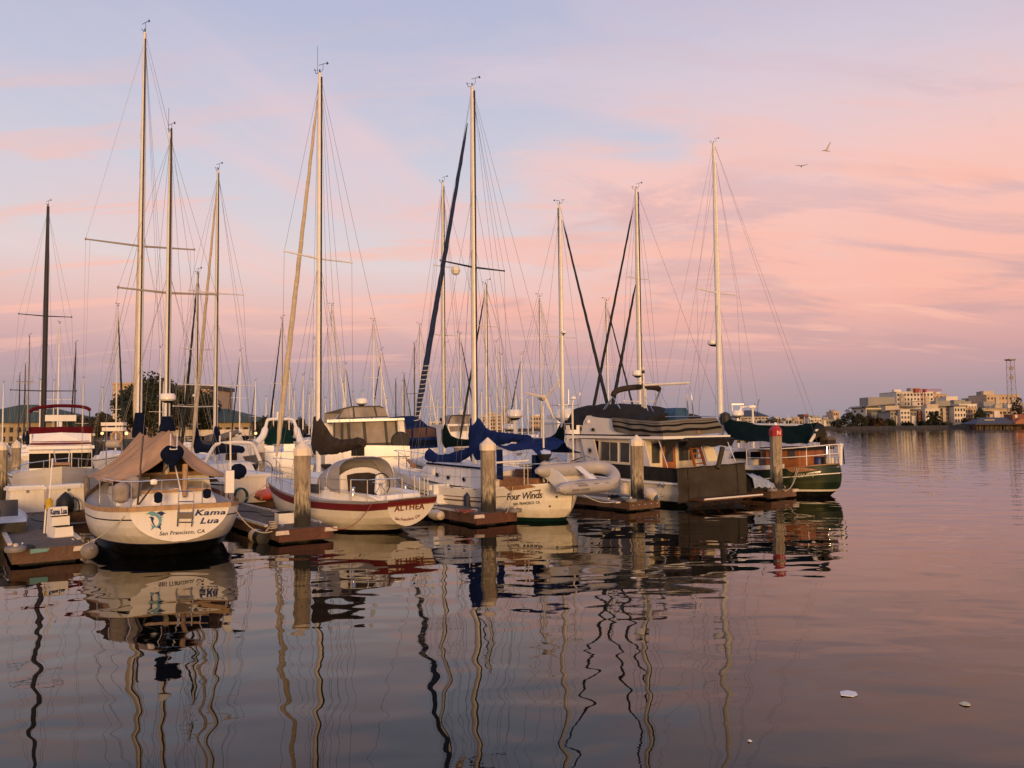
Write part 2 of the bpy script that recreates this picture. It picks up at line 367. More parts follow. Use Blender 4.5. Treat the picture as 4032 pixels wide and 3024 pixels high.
def quadmap(p00, p10, p11, p01, n, x0, x1, y0, y1):
    """Maps flat lettering coordinates into a 3D quad, n = offset off the surface."""
    p00, p10, p11, p01, n = map(Vector, (p00, p10, p11, p01, n))
    def f(x, y):
        u = (x - x0) / (x1 - x0); v = (y - y0) / (y1 - y0)
        return p00 * (1 - u) * (1 - v) + p10 * u * (1 - v) + p11 * u * v + p01 * (1 - u) * v + n
    return f
def fit_text(root, body, quad, n, mat, shear=0.0, bold=0.0, spacing=1.0, name='lettering', descend=True):
    vs, fs = text2d(body, 1.0, shear, bold, spacing)
    xs = [v[0] for v in vs]; ys = [v[1] for v in vs]
    f = quadmap(*quad, n, min(xs), max(xs), min(ys), max(ys))
    return MB().add([f(*v) for v in vs], fs).build(name, mat, root, 0)

def catenary(a, b, sag, n=10):
    a, b = Vector(a), Vector(b)
    return [a.lerp(b, i / n) - Vector((0, 0, sag * 4 * (i / n) * (1 - i / n))) for i in range(n + 1)]
def smooth_path(pts, k=6):
    P = [Vector(p) for p in pts]; out = []
    for i in range(len(P) - 1):
        p0, p1, p2, p3 = P[max(i - 1, 0)], P[i], P[i + 1], P[min(i + 2, len(P) - 1)]
        for j in range(k):
            t = j / k
            out.append(.5 * ((2 * p1) + (p2 - p0) * t + (2 * p0 - 5 * p1 + 4 * p2 - p3) * t * t + (3 * p1 - p0 - 3 * p2 + p3) * t ** 3))
    out.append(P[-1]); return out

# ---------------------------------------------------------------- rig pieces shared by every sailing boat
def masthead(root, top, s=1.0, style=0):
    s *= .66; mb = MB(); t = Vector(top)
    mb.tube([t, t + Vector((0, 0, .16 * s))], .03 * s, 6)
    mb.tube([t, t + Vector((.28 * s, .02, .04)), t + Vector((.30 * s, .02, .22 * s))], .012 * s, 5)
    mb.tube([t, t + Vector((-.25 * s, .0, .05)), t + Vector((-.27 * s, .0, .30 * s))], .010 * s, 5)
    v = t + Vector((-.27 * s, 0, .30 * s))
    mb.tube([v + Vector((-.16 * s, -.1 * s, .05 * s)), v + Vector((.16 * s, .12 * s, -.03 * s))], .011 * s, 5)
    mb.prism([v + Vector((-.22 * s, -.14 * s, .0)), v + Vector((-.12 * s, -.08 * s, -.02)), v + Vector((-.14 * s, -.10 * s, .12 * s))], (.01, -.008, 0))
    for a in (0, 2.1, 4.2):
        c = t + Vector((.30 * s + .07 * s * math.cos(a), .02 + .07 * s * math.sin(a), .22 * s)); mb.lathe([(.002, -.02 * s), (.03 * s, 0), (.002, .03 * s)], c, 6)
    if style: mb.tube([t + Vector((.05, .05, 0)), t + Vector((.05, .05, 1.2 * s))], .006, 4)
    mb.build('masthead_gear', RUBBER, root)
def mast_part(root, base, top, r, mat, track=True):
    b, t = Vector(base), Vector(top); mb = MB(); rows = []
    for i in range(9):
        f = i / 8; c = b.lerp(t, f); rr = r * (1.04 - .14 * f if f < .7 else .942 - .40 * (f - .7) / .3)
        rows.append([c + Vector((1.25 * rr * math.cos(a), rr * math.sin(a), 0)) for a in [2 * math.pi * k / 12 for k in range(12)]])
    mb.grid(rows, 0, True); mb.add(rows[-1], [tuple(range(12))])
    o = mb.build('mast', mat, root)
    if track:
        MB().prism([b + Vector((-1.27 * r, -.02, .6)), b + Vector((-1.27 * r, .02, .6)), b + Vector((-1.27 * r - .03, .02, .6)), b + Vector((-1.27 * r - .03, -.02, .6))], (t - b) * .94).build('sail_track', RUBBER, o)
    return o
def spreaders(root, base, top, frac, half, mat, r=.028, sweep=.0, droop=.0):
    c = Vector(base).lerp(Vector(top), frac); out = []
    for sd in (1, -1):
        tip = c + Vector((-sweep, sd * half, droop)); out.append(tip)
        mb = MB(); mb.tube([c, tip], [r, r * .65], 6); mb.lathe([(.005, -.04), (.03, -.02), (.03, .03), (.005, .045)], tip, 6); mb.build('spreader', mat, root)
    return out
def wires(root, segs, r=.0045, mat=WIRE, name='rigging'):
    mb = MB()
    for a, b in segs: mb.tube([a, b], r, 4, cap=False)
    return mb.build(name, mat, root)
def furl(root, a, b, r, mat, name='furled_sail', fa=.06, fb=.95):
    a, b = Vector(a), Vector(b); n = 40; pts = []; rs = []
    for i in range(n + 1):
        f = i / n; p = a.lerp(b, fa + (fb - fa) * f)
        p = p + Vector((.006 * math.sin(i * 2.3), .006 * math.cos(i * 1.7), 0))
        pts.append(p); e = min(1, f * 6 + .3) * (1 - .62 * f) * min(1, (1 - f) * 10 + .3); rs.append(r * e * (1 + .05 * math.sin(i * 2.9)))
    return MB().tube(pts, rs, 9).build(name, mat, root)
def cover(root, secs, mat, name='sail_cover', wob=.02, seg=18, ties=0):
    """Soft boom cover lofted through (x, z top, z bottom, half width) sections, with sag folds."""
    xs = [s_[0] for s_ in secs]; order = sorted(range(len(secs)), key=lambda i: xs[i]); secs = [secs[i] for i in order]; xs = [s_[0] for s_ in secs]
    rows = []; n = 64 if ties else 40
    for i in range(n + 1):
        x = xs[0] + (xs[-1] - xs[0]) * i / n; zt, zb, hw = [pchip(xs, [s_[k] for s_ in secs], x) for k in (1, 2, 3)]
        row = []
        for k in range(seg):
            a = 2 * math.pi * k / seg; zc, hh = (zt + zb) / 2, (zt - zb) / 2
            wz = mnoise.noise(Vector((x * 2.6, a * 1.3, 3.1))) * wob * (1 + hh) + (.018 * math.sin(x * 17 + 3 * math.sin(a * 1.5) + 2 * mnoise.noise(Vector((x * 3, 1, a)))) * (.4 + .6 * abs(math.sin(a))) if ties else 0)
            row.append(Vector((x + wz * .5, (hw * (1 - .35 * max(0, math.cos(a))) + wz) * math.sin(a), zc + hh * math.cos(a) + wz)))
        rows.append(row)
    mb = MB().grid(rows, 0, True); mb.add(rows[0], [tuple(range(seg))[::-1]]); mb.add(rows[-1], [tuple(range(seg))])
    ob = mb.build(name, mat, root, 60)
    for t_ in range(ties):
        rw = rows[int((t_ + .7) / ties * n)]; ctr = sum(rw, Vector()) / len(rw)
        MB().tube([ctr + (p - ctr) * 1.04 for p in rw + rw[:1]], .007, 5).build('cover_tie', mat, ob)
    return ob
def rail(root, path, z0s, r=.013, mat=STEEL, name='rail', mid=True):
    """Tubular rail along path (points at rail height) with posts down to z0s."""
    mb = MB(); mb.tube(path, r, 6)
    for p, z0 in zip(path, z0s):
        if z0 is not None: mb.tube([p, Vector((p[0], p[1], z0))], r, 6)
    if mid: mb.tube([Vector((p[0], p[1], (p[2] + (z0 if z0 is not None else p[2] - .6)) / 2)) for p, z0 in zip(path, z0s)], r * .6, 5)
    return mb.build(name, mat, root)
def trunk(root, st, mat, name='cabin'):
    """Cabin trunk lofted through (x, half width low, half width top, z low, z top)."""
    rows = []
    for x, a, b, z0, z1 in st:
        h = z1 - z0
        prof = [(a, z0), (a * .5 + b * .5, z0 + h * .55), (b, z1 - .06 * h), (b * .93, z1), (0, z1 + .07)]
        rows.append([Vector((x, y, z)) for y, z in prof] + [Vector((x, -y, z)) for y, z in prof[-2::-1]])
    mb = MB().grid(rows); k = len(rows[0]); mb.add(rows[0], [tuple(range(k))[::-1]]); mb.add(rows[-1], [tuple(range(k))])
    return mb.build(name, mat, root, 30)
def slab(root, pts, vec, mat, name):
    return MB().prism(pts, vec).build(name, mat, root, 0)
def radome(root, c, r=.3, mount=None, name='radar_dome'):
    c = Vector(c)
    o = MB().lathe([(r * .75, -.16 * r / .3), (r, -.10 * r / .3), (r * 1.0, .02), (r * .86, .12 * r / .3), (r * .3, .15 * r / .3)], c, 20).build(name, WHITE, root)
    mb = MB().lathe([(r * .35, -.24 * r / .3), (r * .72, -.17 * r / .3), (r * .7, -.155 * r / .3)], c, 14)
    if mount is not None: mb.tube([c - Vector((0, 0, .22 * r / .3)), Vector(mount)], .035, 6)
    mb.build('radar_bracket', NAVY, o)
    return o
# ================================================================ WATER
def water_material():
    m = bpy.data.materials.new('harbour_water'); m.use_nodes = True; t = m.node_tree; n = t.nodes; k = t.links.new
    b = n['Principled BSDF']; b.inputs['Base Color'].default_value = (.003, .0033, .003, 1); b.inputs['Roughness'].default_value = .012
    b.inputs['IOR'].default_value = 1.33; b.inputs['Specular IOR Level'].default_value = .5
    tcn = n.new('ShaderNodeTexCoord')
    def nz(scale, detail, rough, st=(1, 1, 1), rot=0, dist=0):
        mp = n.new('ShaderNodeMapping'); mp.inputs['Scale'].default_value = st; mp.inputs['Rotation'].default_value = (0, 0, R(rot)); k(tcn.outputs['Object'], mp.inputs[0])
        x = n.new('ShaderNodeTexNoise'); x.inputs['Scale'].default_value = scale; x.inputs['Detail'].default_value = detail; x.inputs['Roughness'].default_value = rough
        x.inputs['Distortion'].default_value = dist; k(mp.outputs[0], x.inputs['Vector']); return x.outputs[0]
    def mul(a, v):
        x = n.new('ShaderNodeMath'); x.operation = 'MULTIPLY'; k(a, x.inputs[0])
        if isinstance(v, float): x.inputs[1].default_value = v
        else: k(v, x.inputs[1])
        return x.outputs[0]
    def add(a, c):
        x = n.new('ShaderNodeMath'); x.operation = 'ADD'; k(a, x.inputs[0]); k(c, x.inputs[1]); return x.outputs[0]
    big = mul(nz(.55, 0.5, .4, (.8, 1.2, 1), 20), W_BIG)
    mid = mul(nz(1.15, 0.6, .4, (.8, 1.25, 1), -15, .3), W_MID)
    patch = n.new('ShaderNodeValToRGB'); patch.color_ramp.elements[0].position = .42; patch.color_ramp.elements[1].position = .62
    k(nz(.09, 2.0, .5, (.45, 1.5, 1), 8), patch.inputs[0])
    fine = mul(mul(nz(6.5, 2.0, .5, (.5, 1.5, 1), 5), W_FINE), patch.outputs[0])
    h = add(add(big, mid), fine)
    bp = n.new('ShaderNodeBump'); bp.inputs['Strength'].default_value = 1.0; bp.inputs['Distance'].default_value = 1.0
    k(h, bp.inputs['Height']); k(bp.outputs[0], b.inputs['Normal'])
    return m
W_BIG, W_MID, W_FINE = .022, .016, .0010
mb = MB(); mb.add([(-2500, -400, 0), (2500, -400, 0), (2500, 4000, 0), (-2500, 4000, 0)], [(0, 1, 2, 3)])
water = mb.build('water', water_material(), None, 0); tag(water, 'calm harbour water reflecting the pink dusk sky and the masts', 'water', kind='structure')

# ================================================================ SHORES
SOIL = M('shore_ground', (.055, .047, .032), .95, var=.4, vs=.08, bump=.5, bs=2, dirt=((.045, .055, .025), .06, .7))
ROCK = M('riprap', (.045, .04, .036), .95, var=.5, vs=.8, bump=.8, bs=3)
def shore(name, outline, top, label):
    mb = MB(); n = len(outline); c = [Vector((x, y, 0)) for x, y in outline]
    ctr = sum(c, Vector()) / n
    lo = [p + Vector((0, 0, -.6)) for p in c]; hi = [p + (ctr - p).normalized() * 3.5 + Vector((0, 0, top)) for p in c]
    mb.add(lo + hi, [(i, (i + 1) % n, n + (i + 1) % n, n + i) for i in range(n)], 1); mb.add(hi, [tuple(range(n))], 0)
    return tag(mb.build(name, [SOIL, ROCK], None, 0), label, 'shore', kind='structure')
shore('marina_shore', [(-190, 128), (-60, 122), (-22, 132), (-2, 190), (20, 420), (-60, 480), (-400, 420), (-400, 140)], 1.3, 'low landscaped bank behind the marina on the left')
shore('far_shore', [(146, 505), (175, 470), (230, 452), (330, 440), (600, 425), (900, 700), (160, 760)], 1.9, 'far bank of the estuary below the apartment blocks')
shore('distant_shore', [(-60, 930), (150, 900), (420, 930), (500, 1300), (-100, 1300)], 2.5, 'distant bank of the inner harbour')

# ================================================================ TREES
BARK = M('bark', (.12, .09, .065), .95, var=.3, vs=2, bump=.6, bs=6)
def leafmat(name, col):
    m = bpy.data.materials.new(name); m.use_nodes = True; t = m.node_tree; n = t.nodes; k = t.links.new; b = n['Principled BSDF']
    b.inputs['Roughness'].default_value = .7; b.inputs['Specular IOR Level'].default_value = .25
    tcn = n.new('ShaderNodeTexCoord'); z = n.new('ShaderNodeTexNoise'); z.inputs['Scale'].default_value = .7; z.inputs['Detail'].default_value = 5; k(tcn.outputs['Object'], z.inputs['Vector'])
    rp = n.new('ShaderNodeValToRGB'); rp.color_ramp.elements[0].position = .35; rp.color_ramp.elements[1].position = .68
    rp.color_ramp.elements[0].color = (col[0] * .5, col[1] * .5, col[2] * .5, 1); rp.color_ramp.elements[1].color = (col[0] * 1.5, col[1] * 1.45, col[2] * 1.2, 1)
    k(z.outputs[0], rp.inputs[0]); k(rp.outputs[0], b.inputs['Base Color']); return m
LEAFS = [leafmat('leaves_dark', (.028, .033, .018)), leafmat('leaves_olive', (.046, .042, .022)), leafmat('leaves_russet', (.06, .034, .021))]
def tree(label, base, h, wd, mat=0, lean=0, trunkfrac=.3, n=None, name='tree', group=None, leaf=None):
    base = Vector(base); root = thing(name, label, 'tree', base, random.random() * 6, group)
    rnd = random.Random(int(base.x * 31 + base.y * 17 + h * 7)); mb = MB(); tips = []
    top = Vector((lean, 0, h * .8)); mb.tube([Vector((0, 0, -.3)), Vector((lean * .3, .1, h * .3)), Vector((lean * .7, 0, h * .55)), top], [h * .035, h * .028, h * .018, h * .006], 7)
    for i in range(9):
        f = .25 + .6 * i / 9; p = Vector((lean * f, 0, h * f * .8)); a = i * 2.4 + rnd.random(); l = wd * .5 * (.9 - .4 * f) * (.8 + .4 * rnd.random())
        q = p + Vector((math.cos(a) * l, math.sin(a) * l, l * .55)); mb.tube([p, p.lerp(q, .5) + Vector((0, 0, l * .12)), q], [h * .013, h * .008, h * .003], 5); tips.append(q)
    mb.build('trunk', BARK, root)
    blobs = []
    for i in range(16):
        a = rnd.random() * 6.28; zf = trunkfrac + (1 - trunkfrac) * (i + .5) / 16; rr = wd * .5 * math.sin(math.pi * min(.95, .18 + .8 * (zf - trunkfrac) / (1 - trunkfrac))) * (.35 + .6 * rnd.random())
        blobs.append((Vector((lean * zf + math.cos(a) * rr, math.sin(a) * rr, h * zf * .95)), wd * (.14 + .10 * rnd.random())))
    blobs += [(t_, wd * .16) for t_ in tips]
    lm = MB(); n = n or 2600; ls = leaf or max(.12, h * .022)
    for i in range(n):
        c, r_ = blobs[rnd.randrange(len(blobs))]; d = Vector((rnd.gauss(0, 1), rnd.gauss(0, 1), rnd.gauss(0, .75)))
        d = d.normalized() * r_ * (rnd.random() ** .45) * 1.12; p = c + d
        u = Vector((rnd.gauss(0, 1), rnd.gauss(0, 1), rnd.gauss(0, 1))).normalized(); v = u.orthogonal().normalized(); s_ = ls * (.6 + .9 * rnd.random())
        lm.add([p - u * s_ * .6, p + v * s_ * .35, p + u * s_ * .6, p - v * s_ * .35], [(0, 1, 2, 3)])
    lm.build('crown', LEAFS[mat], root, 0)
    return root
def tree_px(label, px, ytop, ybase, wpx, Y, mat=0, **k):
    t = atY(px, ytop, Y); b = atY(px, ybase, Y); return tree(label, (b.x, Y, b.z), t.z - b.z, wpx * Y / FPX, mat, **k)
tree_px('huge dark spreading tree in front of the tan tower block', 592, 1500, 1735, 250, 135, 0, n=9000, leaf=.50)
tree_px('second broad dark tree in front of the tower block, right of the huge one', 765, 1530, 1735, 190, 138, 0, n=7000, leaf=.50)
tree_px('small round dark tree rising behind the burgundy yacht flybridge', 222, 1612, 1735, 75, 140, 0, n=2600, leaf=.35)
tree_px('ragged grey-green bush tree left of the tan tower block', 395, 1638, 1740, 110, 125, 1, n=3000, leaf=.38)
tree_px('low dark tree between the burgundy yacht and the tower block', 315, 1645, 1740, 90, 130, 0, n=2600, leaf=.38)
tree_px('dark rounded tree right of the green roofed clubhouse', 1040, 1650, 1735, 80, 140, 0, n=2600, leaf=.38)
tree_px('low wide tree right of the clubhouse, behind the roller furled masts', 1110, 1655, 1735, 90, 150, 0, n=2600, leaf=.4)
tree_px('small dark tree behind the arch of the green covered cruiser', 1180, 1650, 1735, 70, 155, 0, n=2400, leaf=.4)
for i, (px, yt, wpx, mt, lb) in enumerate([
        (3345, 1618, 62, 0, 'tall dark tree at the left end of the far bank'), (3385, 1632, 60, 0, 'dark tree directly right of the tallest tree on the far bank'),
        (3425, 1640, 60, 2, 'brown bushy tree below the glass office building'), (3300, 1655, 50, 1, 'grey leafed tree left of the tallest far bank tree'),
        (3462, 1648, 52, 2, 'russet tree at the foot of the apartments'), (3500, 1652, 40, 0, 'dark shrub tree left of the first apartment block'),
        (3667, 1622, 24, 0, 'slender palm shaped tree before the apartments'), (3690, 1618, 26, 0, 'taller slim tree beside the palm shaped one'),
        (3790, 1635, 42, 2, 'reddish tree left of the pier restaurant'), (3822, 1648, 36, 2, 'low reddish tree touching the pier restaurant'),
        (3575, 1668, 40, 0, 'low dark bush at the waterfront path'), (3640, 1665, 60, 0, 'wide dark hedge-like tree before the middle apartments'),
        (3720, 1668, 50, 1, 'low olive bush right of the middle apartments'), (4010, 1560, 60, 2, 'bare brownish tree at the right edge of the view'), (3860, 1605, 44, 0, 'dark tree on the roof terrace behind the pier restaurant')]):
    tree_px(lb, px, yt, 1688, wpx, 470 + (i % 3) * 6, mt, n=1500, trunkfrac=.03, group='trees on the far bank', leaf=.85)
tree_px('dark green treetop mass right of the hip roofed office', 3045, 1645, 1690, 60, 880, 0, n=900, trunkfrac=.05, leaf=1.0, group='trees on the distant bank')
tree_px('dark low trees left of the distant brick tower', 2995, 1660, 1690, 45, 890, 0, n=900, trunkfrac=.05, leaf=1.0, group='trees on the distant bank')

# ================================================================ BUILDINGS
def bmat(name, c, **k): return M(name, c, k.pop('rough', .85), var=k.pop('var', .12), vs=k.pop('vs', .2), **k)
WARMW = bmat('stucco_warm_white', (.64, .57, .48)); GREYB = bmat('stucco_grey', (.27, .25, .22)); TANB = bmat('stucco_tan', (.47, .34, .23)); BRICK = bmat('brick_red', (.20, .075, .05))
DKROOF = bmat('roof_dark', (.06, .055, .06)); GROOF = bmat('roof_green', (.035, .068, .056), wave=('X', 1.2, (.03, .07, .05), .5)); GLS = M('facade_glass', (.05, .06, .065), .4, spec=.2, var=.3, vs=.3)
WIN = M('building_window', (.035, .032, .032), .5, var=.4, vs=.5, spec=.15); CRE = bmat('clubhouse_cream', (.36, .28, .17)); GRNW = bmat('clubhouse_green', (.05, .085, .06)); SLATEB = bmat('roof_blue', (.06, .07, .10)); ORANGE = bmat('pavilion_orange', (.34, .13, .06))
BAYM = [WARMW, GREYB, bmat('stucco_beige', (.46, .38, .28))]
def building(name, label, px0, px1, ytop, ybase, Y, mat, depth=14, yaw=0, wins=None, roof=None, wmat=None, group=None, parapet=.4):
    """Box block at depth Y between two pixel columns, with a real window grid: wins = (cols, rows, fill w, fill h, side cols)."""
    a, b = atY(px0, ybase, Y), atY(px1, ybase, Y); top = atY((px0 + px1) / 2, ytop, Y).z
    W_ = (b.x - a.x) / max(.3, math.cos(R(yaw))); z0 = min(a.z, b.z) - .5; H = top - z0
    root = thing(name, label, 'building', ((a.x + b.x) / 2, Y + depth / 2, z0), R(yaw), group)
    MB().box((0, 0, H / 2), (W_, depth, H)).build('wall', mat, root, 0)
    if roof is None:
        mb = MB().box((0, 0, H + parapet / 2 - .05), (W_ + .5, depth + .5, parapet)); mb.build('parapet', mat, root, 0)
    elif roof[0] == 'hip':
        hh, ov, m = roof[1], roof[2], roof[3]; w2, d2 = W_ / 2 + ov, depth / 2 + ov; r2 = max(.5, w2 - d2 * .9)
        MB().add([(-w2, -d2, H), (w2, -d2, H), (w2, d2, H), (-w2, d2, H), (-r2, 0, H + hh), (r2, 0, H + hh)], [(0, 1, 5, 4), (1, 2, 5), (2, 3, 4, 5), (3, 0, 4), (3, 2, 1, 0)]).build('roof', m, root, 0)
    elif roof[0] == 'slab':
        hh, ov, m = roof[1], roof[2], roof[3]; MB().box((0, 0, H + hh / 2), (W_ + 2 * ov, depth + 2 * ov, hh)).build('roof', m, root, 0)
    rnb = random.Random(int(px0 * 7 + ytop))
    if Y > 400 and W_ > 8 and wins:
        for i in range(max(2, int(W_ / 9))):
            u = (i + .3 + .4 * rnb.random()) / max(2, int(W_ / 9)) - .5; bw = W_ * .07 + 1.2; hb_ = H * (.72 + .26 * rnb.random())
            MB().box((u * W_, -depth / 2 - .5, hb_ / 2), (bw, 1.4, hb_)).build('bay', BAYM[rnb.randrange(3)], root, 0)
        for i in range(2):
            s_ = 1.6 + 2.5 * rnb.random(); MB().box(((rnb.random() - .5) * W_ * .7, (rnb.random() - .5) * depth * .5, H + s_ * .45), (s_ * 2.2, s_ * 1.6, s_)).build('roof_plant', BAYM[rnb.randrange(3)], root, 0)
    if wins:
        nc, nr, fw, fh, sc = wins; cw, ch = W_ / nc, (H - 1.0) / nr
        me = MB().box((0, 0, 0), (cw * fw, .24, ch * fh)).build('window', wmat or WIN, root, 0); first = True
        def place(x, y, z, rot):
            nonlocal first
            o = me if first else me.copy()
            if not first: S.collection.objects.link(o); o.parent = root
            first = False; o.location = (x, y, z); o.rotation_euler = (0, 0, rot)
        for r_ in range(nr):
            for c in range(nc): place(-W_ / 2 + cw * (c + .5), -depth / 2 - .02, .5 + ch * (r_ + .52), 0)
            for c in range(sc): place(-W_ / 2 - .02, -depth / 2 + depth * (c + .5) / sc, .5 + ch * (r_ + .52), R(90))
    return root, W_, H, depth
# left shore
building('clubhouse', 'green roofed two storey clubhouse at the left edge behind the masts', -220, 215, 1664, 1745, 128, CRE, 16, 0, (14, 2, .45, .55, 0), ('hip', 3.1, 1.2, GROOF))
rt, W_, H, dp = building('clubhouse', 'green hip roofed clubhouse with a white balcony behind the white arch boat', 640, 985, 1664, 1745, 140, CRE, 15, 0, (10, 2, .5, .5, 0), ('hip', 2.6, 1.3, GROOF))
mb = MB(); mb.box((0, -dp / 2 - 1.2, H * .46), (W_ + 2, 2.4, .18)); mb.box((0, -dp / 2 - 2.35, H * .46 + .55), (W_ + 2, .12, .9)); mb.build('balcony', WARMW, rt, 0)
mb = MB()
for i in range(9): mb.box((-W_ / 2 + i * W_ / 8, -dp / 2 - 2.3, H * .23), (.22, .22, H * .46))
mb.build('balcony_posts', GRNW, rt, 0)
slab(rt, [(-W_ * .27, -dp / 2 - .16, H * .66), (-W_ * .2 + 1.2, -dp / 2 - .16, H * .66), (-W_ * .2 + 1.2, -dp / 2 - .16, H * .84), (-W_ * .27, -dp / 2 - .16, H * .84)], (0, -.05, 0), WARMW, 'sign')
building('tower_block', 'tall tan windowless tower block behind the huge tree', 440, 610, 1512, 1740, 185, TANB, 18, 0, None)
building('tower_block', 'lower wide tan tower block right of the huge tree', 665, 822, 1532, 1740, 190, TANB, 16, 0, None, ('slab', .9, .4, DKROOF))
# right shore, front to back
def aY(px, py, Y): return atY(px, py, Y)
rt, W_, H, dp = building('office_building', 'white and glass office building with a thin oversailing roof on the far bank', 3412, 3625, 1604, 1690, 520, WARMW, 22, 0, (9, 4, .74, .42, 2), ('slab', .5, 1.6, DKROOF))
MB().box((-W_ * .28, -dp / 2 - .35, H * .5), (W_ * .40, .4, H * .84)).build('glass_front', GLS, rt, 0)
rt2 = MB().add([(-W_ * .52, -dp / 2 - 2.5, H + .7), (W_ * .52, -dp / 2 - 2.5, H + 3.6), (W_ * .52, dp / 2 + 1, H + 3.6), (-W_ * .52, dp / 2 + 1, H + .7), (-W_ * .52, -dp / 2 - 2.5, H + 1.1), (W_ * .52, -dp / 2 - 2.5, H + 4.1), (W_ * .52, dp / 2 + 1, H + 4.1), (-W_ * .52, dp / 2 + 1, H + 1.1)], [(3, 2, 1, 0), (4, 5, 6, 7), (0, 1, 5, 4), (1, 2, 6, 5), (2, 3, 7, 6), (3, 0, 4, 7)]).build('canopy_roof', GREYB, rt, 0)
MB().box((-W_ * .12, 2, H + 4.2), (W_ * .5, dp * .6, 5.5)).build('plant_room', GREYB, rt, 0)
building('apartment_tower', 'tall cream apartment block under the red crane', 3535, 3680, 1543, 1690, 640, WARMW, 30, 0, (11, 8, .52, .5, 0))
building('apartment_tower', 'lit tan end block right of the red crane', 3672, 3735, 1553, 1690, 650, TANB, 26, 0, (4, 8, .4, .35, 0))
building('penthouse_block', 'pale rooftop block above the lit tan end block', 3680, 3703, 1545, 1560, 662, WARMW, 10, 0, (3, 1, .6, .5, 0))
building('apartment_block', 'grey fronted apartment block nearest the russet trees', 3508, 3612, 1618, 1688, 482, GREYB, 16, 0, (8, 4, .48, .46, 0), ('slab', .5, .9, DKROOF))
building('apartment_block', 'cream gabled bay of the left apartments', 3548, 3585, 1614, 1688, 478, WARMW, 6, 0, (3, 4, .5, .5, 0), group=None)
building('apartment_block', 'dark red brick link block between the apartments', 3618, 3648, 1620, 1688, 484, BRICK, 12, 0, (3, 4, .5, .5, 0))
building('apartment_block', 'cream middle apartment block behind the palm shaped trees', 3646, 3702, 1611, 1688, 480, WARMW, 14, 0, (5, 4, .5, .48, 0))
building('apartment_block', 'long grey apartment block right of the palm shaped trees', 3702, 3765, 1602, 1688, 486, GREYB, 16, 0, (6, 5, .5, .42, 0), ('slab', .5, .9, DKROOF))
building('apartment_block', 'sunlit cream corner of the right apartments with balconies', 3760, 3805, 1600, 1688, 480, WARMW, 16, 0, (4, 4, .5, .5, 0), ('slab', .5, .9, DKROOF))
building('apartment_block', 'low beige apartment wing behind the reddish trees', 3803, 3845, 1606, 1688, 490, TANB, 14, 0, (4, 4, .45, .45, 0))
building('warehouse', 'long low arched warehouse roofline above the right apartments', 3735, 3890, 1583, 1690, 620, GREYB, 18, 0, (12, 5, .5, .4, 0), ('slab', .7, .7, WARMW))
building('hotel', 'tan stepped hotel block left of the lattice mast', 3890, 4020, 1555, 1690, 600, TANB, 24, 0, (9, 6, .42, .36, 0))
building('apartment_block', 'grey and cream terrace filling the gap left of the pier restaurant', 3838, 3900, 1622, 1688, 500, GREYB, 14, 0, (6, 3, .5, .45, 0), ('slab', .5, .8, DKROOF))
building('apartment_block', 'pale stepped block under the long warehouse roofline', 3780, 3850, 1592, 1688, 560, WARMW, 14, 0, (6, 5, .5, .42, 0))
building('apartment_block', 'grey mid rise block between the crane and the right apartments', 3725, 3790, 1580, 1690, 590, GREYB, 16, 0, (6, 6, .5, .42, 0))
building('apartment_block', 'cream block rising behind the lattice mast foot', 3900, 3960, 1600, 1690, 560, WARMW, 14, 0, (5, 4, .5, .42, 0))
building('hotel_wing', 'low terraced hotel wing under the lattice mast', 3840, 4060, 1610, 1690, 540, TANB, 18, 0, (12, 3, .7, .35, 0), ('slab', .6, .8, GREYB))
rt, W_, H, dp = building('pier_restaurant', 'dark timber pier restaurant with a long blue roof', 3845, 4080, 1668, 1688, 446, BRICK, 14, 0, (26, 1, .72, .66, 0), ('hip', 3.6, 1.0, SLATEB), wmat=CRE)
MB().box((W_ * .32, -1, H + 2.5), (W_ * .34, 8, 5.5)).build('brick_gable', BRICK, rt, 0)
slab(rt, [(W_ * .19, -5.1, H + 3.2), (W_ * .23, -5.1, H + 3.2), (W_ * .23, -5.1, H + 4.9), (W_ * .19, -5.1, H + 4.9)], (0, -.05, 0), WARMW, 'sign')
mb = MB()
mb.prism([(W_ * .12, -9, H * .5), (W_ * .34, -9, H * .5), (W_ * .34, -9, H + .6), (W_ * .23, -9, H + 3.0), (W_ * .12, -9, H + .6)], (0, 4, 0)); mb.build('porch', ORANGE, rt, 0)
PIERW = M('pier_timber', (.06, .045, .035), .9, var=.3)
pr = thing('pier', 'dark timber pier on piles carrying the restaurant', 'pier', (aY(3960, 1690, 440).x, 438, 0), 0)
MB().box((0, 0, 2.2), (46, 18, .5)).build('deck', PIERW, pr, 0)
for i in range(16):
    for j in (-8, 0): MB().tube([(-22 + i * 2.95, j, -1), (-22 + i * 2.95, j, 2.0)], .22, 6).build('pile', PIERW, pr)
